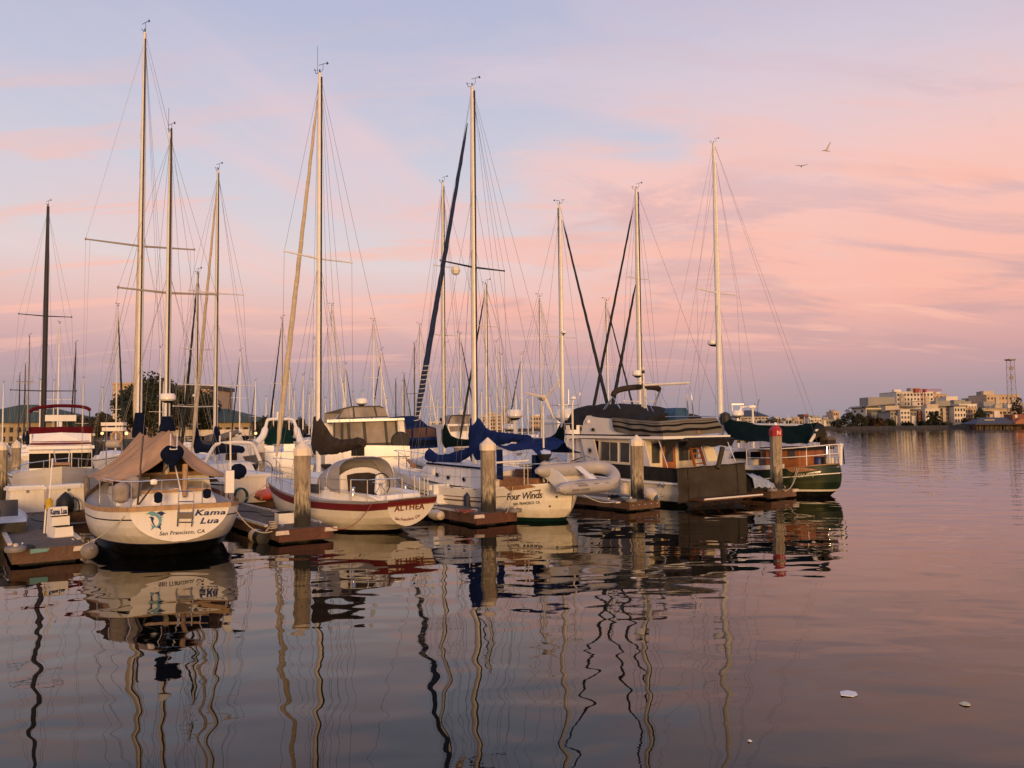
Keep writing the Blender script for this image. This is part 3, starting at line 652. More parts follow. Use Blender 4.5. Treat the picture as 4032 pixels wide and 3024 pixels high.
# lattice mast with dishes
LAT = M('lattice_steel', (.20, .18, .17), .7, var=.2)
p0, p1 = aY(3988, 1640, 500), aY(3982, 1420, 500)
lm = thing('lattice_mast', 'tall lattice radio mast with dishes at the right edge', 'radio mast', (p0.x, 500, 2), R(12)); Hh = p1.z - 2
mb = MB(); q = 1.75
legs = [(-q, -q), (q, -q), (q, q), (-q, q)]
for x, y in legs: mb.tube([(x * 1.1, y * 1.1, 0), (x * .85, y * .85, Hh)], .14, 5)
mb.build('leg_frame', LAT, lm)
mb = MB(); nb = 9
for i in range(nb + 1):
    z = Hh * i / nb; s_ = 1.1 - .25 * i / nb; pts = [Vector((x * s_, y * s_, z)) for x, y in legs]
    for a in range(4):
        mb.tube([pts[a], pts[(a + 1) % 4]], .07, 4)
        if i < nb:
            s2 = 1.1 - .25 * (i + 1) / nb; up = Vector((legs[(a + 1) % 4][0] * s2, legs[(a + 1) % 4][1] * s2, Hh * (i + 1) / nb)); mb.tube([pts[a], up], .045, 4)
mb.build('bracing', LAT, lm)
MB().box((0, 0, Hh + .5), (4.6, 4.2, .9)).build('platform', LAT, lm, 0)
DISH = M('dish_grey', (.25, .22, .20), .6)
for x, z, r_ in ((-2.7, Hh - 5, 1.4), (-2.7, Hh - 11, 1.4), (3.2, Hh * .30, 1.9), (4.2, Hh * .2, 1.9), (-2.2, 9, 2.2), (4.8, 5, 2.6), (3, 12, 1.5)):
    MB().lathe([(r_, 0), (r_ * .96, .5), (r_ * .5, 1.3), (.2, 1.5)], (x, -3.6, z), 14, axis=(0, 1, .05)).build('dish', DISH if z > 8 else WARMW, lm)
# crane
p0, p1 = aY(3638, 1690, 615), aY(3633, 1540, 615); CR = M('crane_red', (.30, .05, .05), .7)
cr = thing('construction_crane', 'red tower crane standing before the cream apartment block', 'crane', (p0.x, 615, 2), R(18)); Hh = p1.z - 2
mb = MB()
for x in (-.9, .9):
    for y in (-.9, .9): mb.tube([(x, y, 0), (x, y, Hh)], .18, 4)
for i in range(14): mb.tube([(-.9, -.9, Hh * i / 14), (.9, -.9, Hh * (i + 1) / 14)], .1, 4); mb.tube([(-.9, .9, Hh * (i + 1) / 14), (-.9, -.9, Hh * i / 14)], .1, 4)
mb.build('tower', CR, cr)
mb = MB()
for z in (0, 1.6): mb.tube([(-7, 0, Hh + z), (19, 0, Hh + z)], .2, 4)
for i in range(20): mb.tube([(-7 + 1.3 * i, 0, Hh + 1.6 * (i % 2)), (-7 + 1.3 * (i + 1), 0, Hh + 1.6 * ((i + 1) % 2))], .13, 4)
mb.build('jib', CR, cr); MB().box((-6, 0, Hh + .3), (4, 2.2, 3.2)).build('counterweight', CR, cr, 0); MB().box((.6, -1.6, Hh + .2), (2, 2, 2.4)).build('cab', CR, cr, 0)
# distant bank
building('office_block', 'distant white office block with a dark hip roof right of the wind generator', 2905, 3026, 1640, 1688, 900, WARMW, 30, 0, (9, 4, .66, .42, 0), ('hip', 7.5, 1.5, SLATEB))
DB = [(3098, 3118, 1648, WARMW, 'pale stair tower on the grey distant shed'), (3212, 3226, 1642, TANB, 'small tan rooftop block on the distant white office'), (3246, 3262, 1645, WARMW, 'slim white distant block behind the grey long block'), (2700, 2760, 1655, TANB, 'tan distant block behind the trawler flybridge'), (3080, 3130, 1657, GREYB, 'low grey shed left of the distant brick tower'), (3130, 3166, 1652, TANB, 'small tan block left of the distant brick tower'), (3166, 3186, 1632, BRICK, 'distant brown brick tower with a flat top'),
      (3140, 3156, 1642, WARMW, 'little white cube shaped block left of the brick tower'), (3190, 3236, 1648, WARMW, 'distant white office with square windows right of the brick tower'), (3234, 3330, 1652, GREYB, 'long grey distant block behind the far bank trees'),
      (3282, 3310, 1621, TANB, 'distant tan tower left of the tallest far bank tree'), (3266, 3282, 1636, WARMW, 'small white block beside the distant tan tower'), (3040, 3080, 1654, TANB, 'distant tan low block behind the red topped pile'),
      (2560, 2640, 1660, TANB, 'pale low block seen beyond the trawler foredeck'), (2250, 2310, 1652, WARMW, 'pale distant block behind the wind turbine pole'), (2090, 2140, 1640, TANB, 'brownish distant block seen between the masts'),
      (1900, 1980, 1632, TANB, 'wide tan distant block behind the blue sail cover'), (1980, 2020, 1620, GREYB, 'taller dark distant block behind the crowded masts'), (1690, 1790, 1660, WARMW, 'low pale distant block behind the blue furled sail'), (2380, 2470, 1668, GREYB, 'grey distant sheds left of the trawler')]
for i, (a, b_, yt, m_, lb) in enumerate(DB):
    w_ = max(2, int((b_ - a) / 9)); building('distant_building', lb, a, b_, yt, 1692, 905 + (i % 4) * 14, m_, 20, 0, (w_, max(1, int((1690 - yt) / 14)), .6, .5, 0), group='buildings on the distant bank')
# shore lamp posts
LAMPM = bpy.data.materials.new('lamp_glow'); LAMPM.use_nodes = True
e_ = LAMPM.node_tree.nodes['Principled BSDF']; e_.inputs['Emission Color'].default_value = (1, .62, .22, 1); e_.inputs['Emission Strength'].default_value = 2.0; e_.inputs['Base Color'].default_value = (.8, .6, .3, 1)
GLOBE = M('lamp_globe_off', (.72, .66, .58), .4)
for px, py, Y, lit, lb in ((498, 1713, 95, 1, 'lit amber lamp behind the tan boom tent'), (402, 1712, 110, 1, 'small lit lamp left of the amber one'), (1007, 1712, 110, 1, 'lit amber lamp below the clubhouse balcony'), (772, 1712, 112, 1, 'small lit lamp at the waterfront below the clubhouse'),
                           (369, 1719, 92, 0, 'white globe lamp beside the burgundy yacht, unlit'), (82, 1728, 98, 0, 'white globe lamp at the left edge, unlit'), (3171, 1677, 860, 1, 'distant bright floodlight by the brick tower'), (3205, 1672, 860, 1, 'distant floodlight right of the brick tower'), (3657, 1651, 470, 1, 'small lit lamp before the middle apartments')):
    p = atY(px, py, Y); r_ = .2 if Y < 200 else .9 if Y > 800 else .5
    o = thing('lamp_post', lb, 'lamp post', (p.x, Y, 1.2)); hh = p.z - 1.2
    MB().tube([(0, 0, 0), (0, 0, hh)], [r_ * .4, r_ * .22], 8).build('post', GRNW, o)
    MB().lathe([(.02, -r_), (r_ * .7, -r_ * .7), (r_, 0), (r_ * .7, r_ * .7), (.02, r_)], (0, 0, hh + r_), 12).build('lamp', LAMPM if lit else GLOBE, o)

# ================================================================ DOCKS AND PILES
DZ = .36; DTH = 35.0
def cleat(mb, c, ang=0):
    q = Matrix.Rotation(ang, 3, 'Z'); c = Vector(c)
    for sx in (-.06, .06): mb.tube([c + q @ Vector((sx, 0, 0)), c + q @ Vector((sx, 0, .07))], .016, 6)
    mb.tube([c + q @ Vector((-.17, 0, .07)), c + q @ Vector((-.06, 0, .085)), c + q @ Vector((.06, 0, .085)), c + q @ Vector((.17, 0, .07))], .018, 6)
def finger(label, px, py, width, length, worn=False, bump=(1, 1), group='finger docks'):
    """Finger dock whose near left bottom corner is seen at px, py; local x runs away along the finger, y to its left."""
    c = onz(px, py, .06); f = Fr(c.x, c.y, DTH); root = thing('finger_dock', label, 'dock', c.to_tuple()[:2] + (0,), f.rz, group); w_ = width
    MB().box((length / 2, -w_ / 2, DZ - .03), (length, w_ - .04, .06)).build('deck', PLANK, root, 0)
    mb = MB(); fm = FASCIAO if worn else FASCIA
    mb.box((-.03, -w_ / 2, (.06 + DZ) / 2), (.07, w_ + .06, DZ - .06)); mb.build('front_fascia', fm, root, 0)
    mb = MB()
    for y in (.0, -w_): mb.box((length / 2 + .01, y, (.08 + DZ - .02) / 2), (length, .07, DZ - .10))
    mb.build('side_fascia', FASCIAO, root, 0)
    mb = MB()
    for y in (.012, -w_ - .012): mb.box((length / 2 + .5, y, DZ + .012), (length - .9, .09, .055))
    mb.build('edge_trim', TRIMW, root, 0)
    mb = MB()
    for i in range(int(length / 2.2)): mb.box((1 + i * 2.2, -w_ / 2, -.08), (1.5, w_ * .8, .34))
    mb.build('float', BLACK, root, 0)
    for k, y in enumerate((-.10, -w_ + .10)):
        if bump[k] == 1:
            mb = MB().box((-.085, y + (.05 if k == 0 else -.05), DZ - .07), (.06, .34, .10), rot=None, taper=.9); mb.build('corner_bumper', FENDW, root, 0)
        elif bump[k] == 2:
            o = MB().lathe([(.10, -.06), (.20, -.05), (.215, 0), (.20, .05), (.06, .055)], (-.06, y + (.06 if k == 0 else -.06), DZ + .02), 18).build('corner_wheel', HYPD, root)
            MB().lathe([(.045, .05), (.05, .10), (.02, .12)], (-.06, y + (.06 if k == 0 else -.06), DZ + .02), 10).build('axle_cap', FENDW, o)
    mb = MB(); cleat(mb, (.35, -.18, DZ), 0); cleat(mb, (.35, -w_ + .18, DZ), 0); cleat(mb, (4.5, -.15, DZ)); cleat(mb, (4.5, -w_ + .15, DZ)); mb.build('cleats', STEEL, root)
    return f, root
D1, d1 = finger('weathered finger dock with the name steps at the left, turquoise scrap on its end', 51, 2222, 1.32, 8.5, True, (2, 1))
slab(d1, [(-.07, -.30, DZ - .10), (-.07, -.62, DZ - .08), (-.07, -.66, DZ - .02), (-.07, -.30, DZ - .0)], (-.02, 0, 0), M('turquoise_scrap', (.12, .28, .28), .6), 'scrap')
D2, d2 = finger('finger dock with a red brown end between the first two named sailboats', 1099, 2135, 1.36, 8.8, False, (1, 1))
D3, d3 = finger('finger dock with a red rope on deck and one wheel bumper, middle of the row', 1875, 2065, 1.36, 8.9, False, (1, 2))
D4, d4 = finger('rusty finger dock under the grey inflatable with two wheel bumpers', 2476, 2008, 1.36, 8.8, True, (2, 2))
D5, d5 = finger('short red brown finger dock carrying the red capped pile', 3032, 1962, 1.5, 9.0, True, (2, 1))
for (fr, n_) in ((D4, 5), (D2, 0)):
    if n_:
        for i in range(n_): MB().lathe([(.035, 0), (.03, .02), (.005, .03)], (-.065, -.12 - i * .28, .2), 8, axis=(-1, 0, 0)).build('bolt_head', STEEL, d4)
# walkway that carries the fingers, well behind
wk = D2.w((8.9, 0, 0)); wr = thing('main_walkway', 'long walkway dock joining the fingers behind the boats', 'dock', (wk.x, wk.y, 0), D2.rz)
MB().box((1.1, 0, DZ - .04), (2.4, 70, .10)).build('deck', PLANK, wr, 0)
MB().box((-.12, 0, .18), (.10, 70, .30)).build('fascia', FASCIAO, wr, 0)

def pile(label, px, py, zb, ztip, rad=.2, red=False, group='concrete piles', Y=None, dock=None):
    p = onz(px, py, zb) if Y is None else atY(px, py, Y)
    if Y is None: q_ = dock.on(px, py, 0, .36); p = dock.w((.36, q_.y, 0))
    root = thing('dock_pile', label, 'pile', (p.x, p.y, -1.0), R(12 + (px % 5 - 2) * 3), group); root.rotation_euler[0] = R((px % 7 - 3) * .16); root.rotation_euler[1] = R((px % 4 - 1.5) * .2)
    hc = .36 if not red else .42; sh = ztip + 1.0 - hc; seg = 8
    def octo(r_, z, ch=.56):
        a = r_; b = r_ * ch; return [Vector((x, y, z)) for x, y in ((a, -b), (a, b), (b, a), (-b, a), (-a, b), (-a, -b), (-b, -a), (b, -a))]
    rows = [octo(rad * (1.02 - .03 * i / 12), sh * i / 12) for i in range(13)]
    mb = MB().grid(rows, 0, True); mb.add(rows[-1], [tuple(range(8))]); mb.build('shaft', PILEM, root, 0)
    cm = REDP if red else PILECAP; r2 = rad * 1.09
    rows = [octo(r2, sh - .02), octo(r2, sh + hc * (.42 if not red else .5)), octo(r2 * .62 if red else r2 * .5, sh + hc * .8 if red else sh + hc * .72), octo(.02, sh + hc)] if red else [octo(r2, sh - .02), octo(r2, sh + hc * .42), octo(.012, sh + hc)]
    mb = MB().grid(rows, 0, True); mb.add(rows[-1], [tuple(range(8))]); mb.add(rows[0], [tuple(range(8))[::-1]]); cap = mb.build('cap', cm, root, 0)
    if red:
        MB().lathe([(.075, 0), (.06, .08), (.03, .11)], (0, 0, sh + hc - .02), 10).build('nub', CREAM, cap)
    return root, sh, hc, r2
def pile_material():
    m = bpy.data.materials.new('pile_weathered'); m.use_nodes = True; t = m.node_tree; n = t.nodes; k = t.links.new; b = n['Principled BSDF']; b.inputs['Roughness'].default_value = .9
    tcn = n.new('ShaderNodeTexCoord'); sp = n.new('ShaderNodeSeparateXYZ'); k(tcn.outputs['Object'], sp.inputs[0])
    mp = n.new('ShaderNodeMapping'); mp.inputs['Scale'].default_value = (5, 5, 1.1); oi = n.new('ShaderNodeObjectInfo'); va = n.new('ShaderNodeVectorMath'); va.operation = 'ADD'
    k(tcn.outputs['Object'], va.inputs[0]); k(oi.outputs['Location'], va.inputs[1]); k(va.outputs[0], mp.inputs[0])
    nz = n.new('ShaderNodeTexNoise'); nz.inputs['Scale'].default_value = 1.3; nz.inputs['Detail'].default_value = 10; nz.inputs['Roughness'].default_value = .68; k(mp.outputs[0], nz.inputs['Vector'])
    def ramp(src, a, c):
        r_ = n.new('ShaderNodeValToRGB'); r_.color_ramp.elements[0].position = a[0]; r_.color_ramp.elements[1].position = a[1]
        r_.color_ramp.elements[0].color = (*c[0], 1); r_.color_ramp.elements[1].color = (*c[1], 1); k(src, r_.inputs[0]); return r_.outputs[0]
    base = ramp(nz.outputs[0], (.38, .66), ((.20, .155, .105), (.42, .345, .245)))
    # ragged tide mark (a real stain): height plus noise
    ad = n.new('ShaderNodeMath'); ad.operation = 'MULTIPLY_ADD'; k(nz.outputs[0], ad.inputs[0]); ad.inputs[1].default_value = 1.5; k(sp.outputs[2], ad.inputs[2])
    pale = ramp(ad.outputs[0], (0.0, 1.0), ((1, 1, 1), (0, 0, 0)))
    def band(lo, hi):
        mr = n.new('ShaderNodeMapRange'); mr.inputs[1].default_value = lo; mr.inputs[2].default_value = hi; mr.inputs[3].default_value = 1; mr.inputs[4].default_value = 0; k(ad.outputs[0], mr.inputs[0]); return mr.outputs[0]
    def mix(f, a, c):
        mx = n.new('ShaderNodeMix'); mx.data_type = 'RGBA'; k(f, mx.inputs[0]); k(a, mx.inputs[6])
        if isinstance(c, tuple): mx.inputs[7].default_value = (*c, 1)
        else: k(c, mx.inputs[7])
        return mx.outputs[2]
    n2 = n.new('ShaderNodeTexNoise'); n2.inputs['Scale'].default_value = 4; n2.inputs['Detail'].default_value = 8; k(mp.outputs[0], n2.inputs['Vector'])
    blotch = ramp(n2.outputs[0], (.42, .62), ((.42, .35, .24), (.11, .095, .065)))
    c1 = mix(band(2.95, 3.35), base, blotch)
    c2 = mix(band(2.36, 2.78), c1, (.022, .021, .016))
    k(c2, b.inputs['Base Color'])
    bp = n.new('ShaderNodeBump'); bp.inputs['Strength'].default_value = .5; bp.inputs['Distance'].default_value = .03; k(n2.outputs[0], bp.inputs['Height']); k(bp.outputs[0], b.inputs['Normal'])
    return m
PILEM = pile_material()
pile('weathered concrete pile with a white pointed cap, left of the red striped sloop', 1192, 2088, DZ, 2.54, dock=D2)
pile('weathered concrete pile with a white pointed cap in front of the blue covered cutter', 1924, 2031, DZ, 2.54, dock=D3)
pile('weathered concrete pile with a white pointed cap beside the trawler', 2510, 1979, DZ, 2.54, dock=D4)
rt, sh, hc, r2 = pile('weathered concrete pile with a red cap lettered N', 3058, 1935, DZ, 2.84, red=True, dock=D5)
W_LET = M('letter_white', (.75, .66, .58), .5)
q = r2 * .56; c8, s8 = math.cos(R(-90)), math.sin(R(-90))
fit_text(rt, 'N', ((-q * .62, -r2 - .006, sh + .03), (q * .62, -r2 - .006, sh + .03), (q * .62, -r2 - .006, sh + .185), (-q * .62, -r2 - .006, sh + .185)), (0, -.004, 0), W_LET, 0, .02)
pile('concrete pile with a lit white cap at the left edge of the view', 8, 1765, 0, 2.5, Y=33, group='piles behind the row'); pile('thin far concrete pile with a white cap left of the burgundy yacht', 63, 1765, 0, 2.5, Y=38, group='piles behind the row', rad=.17)
pile('grey pile standing behind the green covered sloop', 1804, 1745, 0, 2.2, Y=42, group='piles behind the row'); pile('grey capped pile in front of the green covered cruiser', 1024, 1742, 0, 2.25, Y=35, group='piles behind the row', rad=.22)
# ================================================================ KETCH WITH THE DOLPHIN TRANSOM
o = onz(706, 2196); K = Fr(o.x, o.y, 30.5)
kr = thing('ketch', 'white ketch with dolphins on its transom and a tan boom tent', 'sailboat', K.o, K.rz)
SPRM = M('spreader_shade_grey', (.30, .26, .22), .5)  # grey paints in the shaded undersides of the ketch spreaders
kst = [(0, 1.04, 1.19, .36, 1.75), (.35, 1.26, 1.17, .14, 1.9), (.9, 1.44, 1.14, -.10, 2.1), (2, 1.64, 1.10, -.4, 2.5), (3.5, 1.74, 1.09, -.55, 2.6), (5.0, 1.66, 1.15, -.6, 2.5), (6.4, 1.32, 1.30, -.6, 2.2), (7.6, .86, 1.48, -.6, 1.9), (8.6, .36, 1.64, -.5, 1.6), (9.1, .03, 1.72, -.4, 1.5)]
krows = [('a', 0.0, 2), ('a', .30, 4), ('a', .325, 0), ('f', (.33, -.3, .35), 0), ('f', (.33, -.3, .7), 0), ('s', -.30, 3), ('s', -.27, 0), ('s', -.11, 1)]
KH = Hull(kst, krows, rake_bow=.55, rake_stern=.12)
KH.build(kr, [HULLK, TEAKL, BLACK, NAVY, M('boot_line_navy', (.02, .03, .10), .4)], 2, DECK, .10)
tsp = [KH.pt(0, z, 1) for z in np.linspace(.37, 1.08, 14)]; tp = tsp + [Vector((p.x, -p.y, p.z)) for p in tsp[::-1]]
MB().add([p + Vector((-.006, 0, 0)) for p in tp], [list(range(len(tp)))]).build('transom', WHITE, kr, 0)
a, b = KH.pt(0, 1.08, 1), KH.pt(0, 1.08, -1)
mb = MB(); mb.box((a.x - .015, 0, 1.135), (.10, abs(a.y) * 2 + .06, .10)); mb.build('taffrail', TEAKL, kr, 0)
TX = a.x - .02
def kx(px, py): return K.X(px, py, TX)
def zs_(x0, sc, lst, f): return [f(x0[0] + sc * a, x0[1] + sc * b) for a, b in lst]
KZ = ((280, 1680), .3315)
LETB = M('letter_navy', (.006, .028, .14), .4, var=.05); LETD = M('letter_dark_navy', (.012, .014, .045), .4, var=.05); TEAL = M('emblem_teal', (.13, .34, .43), .4, var=.05)
def kq(pts): return [K.X(280 + .3315 * x, 1680 + .3315 * y, -.09 - .02) for x, y in pts]
def on_transom(x, y):
    # intersect the view line through that spot with the raked transom plane x = -rs*z
    p = K.X(280 + .3315 * x, 1680 + .3315 * y, -.02); q = K.X(280 + .3315 * x, 1680 + .3315 * y, -.2)
    t0, t1 = 0.0, 1.0
    g = lambda t: (p.lerp(q, t).x + .12 * p.lerp(q, t).z + .012)
    a_, b_ = g(0), g(1); t = a_ / (a_ - b_); return p.lerp(q, t)
def tq(*pts): return [on_transom(*p) for p in pts]
fit_text(kr, 'Kama', tq((1466, 1060), (1835, 1042), (1843, 984), (1478, 984)), (-.004, 0, 0), LETB, .20, .03, 1.10)
fit_text(kr, 'Lua', tq((1528, 1156), (1752, 1143), (1762, 1078), (1543, 1080)), (-.004, 0, 0), LETB, .20, .03, 1.10)
fit_text(kr, 'San Francisco, CA', tq((1048, 1303), (1588, 1268), (1592, 1216), (1052, 1246)), (-.004, 0, 0), LETD, .1, .018, 1.06)
def emblem(pts, mat, off, smooth=5):
    P = smooth_path([(x, y, 0) for x, y in pts] + [(pts[0][0], pts[0][1], 0)], smooth)[:-1]
    q = [on_transom(p.x, p.y) + Vector((-off, 0, 0)) for p in P]
    return MB().add(q, [list(range(len(q)))]).build('dolphin_emblem', mat, kr, 0)
emblem([(1135, 1033), (1100, 1018), (1068, 1005), (1040, 1012), (1015, 1028), (1040, 1040), (1068, 1060), (1092, 1050), (1105, 1034)], LETB, .006)
emblem([(885, 1040), (915, 1022), (945, 1008), (985, 1010), (1020, 1035), (1060, 1062), (1098, 1075), (1070, 1084), (1078, 1110), (1062, 1150), (1032, 1188), (1012, 1186), (1038, 1150), (1040, 1112), (1020, 1080), (990, 1060), (960, 1060), (925, 1042)], TEAL, .009)
emblem([(922, 1072), (950, 1068), (985, 1085), (975, 1120), (985, 1155), (1012, 1186), (1048, 1160), (1078, 1148), (1062, 1180), (1068, 1228), (1040, 1205), (1010, 1195), (975, 1165), (952, 1120), (945, 1090)], LETB, .006)
emblem([(1012, 1186), (985, 1182), (960, 1165), (945, 1155), (958, 1190), (948, 1232), (975, 1210), (1000, 1196)], TEAL, .011)
# stern ladder
def k3(x, y, d=.14): p = on_transom(x, y); return p + Vector((-d, 0, 0))
lad = MB()
for xs in ((1275, 1252), (1452, 1420)):
    lad.tube(smooth_path([k3(xs[0] + 25 * (1 if xs[0] < 1300 else -1), 765, .02), k3(xs[0], 790, .05), k3((xs[0] + xs[1]) / 2, 990, .10), k3(xs[1], 1180, .10)], 5), .015, 6)
lad.tube([k3(1298, 765, .02), k3(1428, 765, .02)], .015, 6)
for y in (885, 1018, 1080, 1132): lad.tube([k3(1270, y, .10), k3(1442, y, .10)], .014, 6)
lo = lad.build('stern_ladder', STEEL, kr)
mb = MB(); pts = [k3(1250, 1018, .125), k3(1430, 1018, .125), k3(1425, 1085, .125), k3(1252, 1085, .125)]; mb.prism(pts, (-.035, 0, 0)); mb.build('ladder_tread', M('tread_grey', (.16, .13, .10), .7), lo, 0)
# cabin and coamings under the tent
trunk(kr, [(.75, .95, .80, 1.0, 1.42), (2.3, 1.05, .92, 1.0, 1.55), (2.35, 1.12, 1.0, 1.0, 1.72), (5.5, 1.12, .95, 1.05, 1.85), (6.9, .8, .58, 1.15, 1.75), (7.4, .5, .35, 1.25, 1.5)], WHITE)
mb = MB(); mb.box((.74, 0, 1.44), (.10, 1.55, .07)); mb.box((2.30, 0, 1.75), (.06, 1.9, .10)); mb.build('coaming_trim', TEAKL, kr, 0)
MB().box((2.26, 0, 1.35), (.05, .75, .8)).build('companionway', WOODD, kr, 0)
MB().tube([K.X(727, 1956, .55), K.X(729, 1830, .85)], [.05, .065], 8).build('tiller_post', TEAKL, kr)
MB().tube([K.X(718, 1960, .5), K.X(690, 1835, 1.0)], .016, 6).build('boathook', MASTW, kr)
# masts
mb_ = K.Y(578, 1905); mt = K.Y(571, 128); mz = K.Y(678, 1885); mzt = K.Y(673, 520)
mb_.z = 1.6; mz.z = 1.5; mb_.x = mt.x; mz.x = mzt.x
mast_part(kr, mb_, mt, .088, MASTW); mast_part(kr, mz, mzt, .072, MASTW)
st1 = spreaders(kr, mb_, mt, (K.Y(571, 945).z - mb_.z) / (mt.z - mb_.z), 1.62, SPRM, .035, droop=.06)
st2 = spreaders(kr, mz, mzt, (K.Y(675, 1142).z - mz.z) / (mzt.z - mz.z), 1.15, SPRM, .03, droop=.05)
masthead(kr, mt, 1.2, 0); masthead(kr, mzt, .8, 1)
bow = KH.pt(9.0, 1.70) + Vector((.25, 0, 0)); bow.y = 0
furl(kr, bow, mt - Vector((0, 0, .25)), .115, SAILC, fa=.05, fb=.93)
seg = [(bow, mt), (mt, Vector((mzt.x, 0, mzt.z - .1)))]
for tip, sd in zip(st1, (1, -1)):
    ch = Vector((mb_.x - .1, sd * 1.62, 1.12)); seg += [(mt - Vector((0, 0, .3)), tip), (tip, ch), (mb_.lerp(mt, .55), ch + Vector((.35, 0, 0))), (mb_.lerp(mt, .55), ch + Vector((-.45, 0, 0))), (tip + Vector((0, -sd * .12, 0)), ch + Vector((0.1, 0, 0)))]
for tip, sd in zip(st2, (1, -1)):
    ch = Vector((mz.x - .1, sd * 1.5, 1.06)); seg += [(mzt - Vector((0, 0, .2)), tip), (tip, ch), (mz.lerp(mzt, .6), ch + Vector((.4, 0, 0))), (mz.lerp(mzt, .6), ch + Vector((-.4, 0, 0))), (mzt - Vector((0, 0, .2)), Vector((mb_.x - .4, sd * 1.62, 1.1)))]
for dx_ in (-.3, -.55, -.8): seg.append((mt - Vector((.05, 0, .15)), Vector((mz.x + dx_ + 1.6, .3 * dx_, 2.6))))
seg.append((mzt, Vector((-.1, .9, 1.1)))); seg.append((mzt, Vector((-.1, -.9, 1.1))))
wires(kr, seg)
radome(kr, K.Y(662, 1562) + Vector((.1, 0, 0)), .19, mz.lerp(mzt, .22))
# blue mast boots
def boot(root, b, r, z0, z1, mat, dx=0):
    rows = []
    for i in range(8):
        f = i / 7; rr = r * (1.9 - .75 * f); rows.append([Vector((b.x - .10 * (1 - f) + rr * 1.35 * math.cos(a) + .02 * math.sin(9 * f + a * 3), rr * math.sin(a) * (1 + .12 * math.sin(a * 4 + f * 5)), z0 + (z1 - z0) * f)) for a in [2 * math.pi * k / 12 for k in range(12)]])
    return MB().grid(rows, 0, True).build('mast_boot', mat, root, 60)
boot(kr, mb_, .11, K.Y(571, 1725).z, K.Y(571, 1620).z, NAVY); boot(kr, mz, .10, K.Y(675, 1698).z, K.Y(675, 1637).z, NAVY)
# boom tent: ridge points and two sagging slopes
PA = K.Y(671, 1768); PA.x = .75; PA.z = K.X(671, 1768, .75).z
P1 = Vector((mz.x - .12, 0, K.Y(670, 1690).z)); PS = Vector(((mz.x + mt.x) / 2, 0, K.Y(611, 1717).z - .05)); P2 = Vector((mt.x - .1, 0, K.Y(568, 1702).z)); P3 = Vector((mt.x + .7, 0, P2.z - .55))
kxs = [PA.x, mz.x, PS.x, P2.x]
eP = [K.X(432, 1897, PA.x), K.X(372, 1884, mz.x), K.X(347, 1880, PS.x), K.X(346, 1879, P2.x)]
eS = [K.X(868, 1878, PA.x), Vector((mz.x, -1.60, 1.62)), Vector((PS.x, -1.7, 1.62)), Vector((P2.x, -1.7, 1.68))]
back = [Vector((2.5, 1.3, 1.5)), Vector((2.5, 0, 2.75)), Vector((2.5, -1.3, 1.5))]; MB().prism(back, (.03, 0, 0)).build('tent_darkening_cloth', M('dark_brown_cloth', (.020, .011, .007), .9, var=.3), kr, 0)  # dark brown cloth panel, added to darken the inside of the tent
rid = [PA, P1, PS, P2]
def lane(ctrl, n=34):
    xs = [c.x for c in ctrl]; return [Vector((xs[0] + (xs[-1] - xs[0]) * i / n, pchip(xs, [c.y for c in ctrl], xs[0] + (xs[-1] - xs[0]) * i / n), pchip(xs, [c.z for c in ctrl], xs[0] + (xs[-1] - xs[0]) * i / n))) for i in range(n + 1)]
rr_, ee, ss = lane(rid), lane(eP), lane(eS); mb = MB()
for edge in (ee, ss):
    rows = []
    for i, (p, q) in enumerate(zip(rr_, edge)):
        row = []
        for j in range(15):
            t = j / 14; s_ = p.lerp(q, t); s_.z -= .20 * math.sin(math.pi * t) * (1 + .25 * math.sin(i * .9)); s_.z += .025 * mnoise.noise(Vector((s_.x * 3, s_.y * 1.1, 2))) * 2
            s_.x += .10 * math.sin(math.pi * t) * (1 if i < 4 else 0)
            row.append(s_)
        rows.append(row)
    mb.grid(rows)
tent = mb.build('boom_tent', TAN, kr, 60)
TSEAM = M('tent_seam', (.30, .18, .10), .9)
for k_, (edge, sd_) in enumerate(((ee, 1), (ss, -1))):
    for i in (0, 9, 18, 27):
        line = []
        for j in range(15):
            t = j / 14; s_ = rr_[i].lerp(edge[i], t); s_.z -= .20 * math.sin(math.pi * t) * (1 + .25 * math.sin(i * .9)) - .012; s_.z += .025 * mnoise.noise(Vector((s_.x * 3, s_.y * 1.1, 2))) * 2; s_.x += .10 * math.sin(math.pi * t) * (1 if i < 4 else 0); line.append(s_)
        MB().tube(line, .010 if i else .018, 5).build('tent_seam', TSEAM, tent)
MB().tube([Vector((.75, 0, PA.z - .14)), Vector((mz.x - .1, 0, P1.z - .55))], .06, 10).build('boom', MAST, kr)
# navy bag hanging at the boom end
ctr = K.X(678, 1795, .35)
rows = []
for i in range(9):
    f = i / 8; zz = ctr.z + .22 - .52 * f; wd = .25 * [.60, .88, 1.0, 1.0, .9, .70, .48, .26, .08][i]; rows.append([Vector((ctr.x + .10 * math.cos(a) * (1 - f * .5), ctr.y + wd * math.sin(a), zz + .02 * math.sin(3 * a))) for a in [2 * math.pi * k / 12 for k in range(12)]])
MB().grid(rows, 0, True).build('boom_end_bag', NAVY, kr, 60)
mb = MB(); mb.tube([PA + Vector((-.05, .12, .35)), ctr + Vector((-.12, .06, .15))], .012, 5); mb.tube([PA + Vector((-.05, -.02, .35)), ctr + Vector((-.12, -.08, .15))], .012, 5); mb.tube([ctr + Vector((-.12, .06, .15)), ctr + Vector((-.12, -.08, .15))], .012, 5); mb.build('bag_hanger', MASTW, kr)
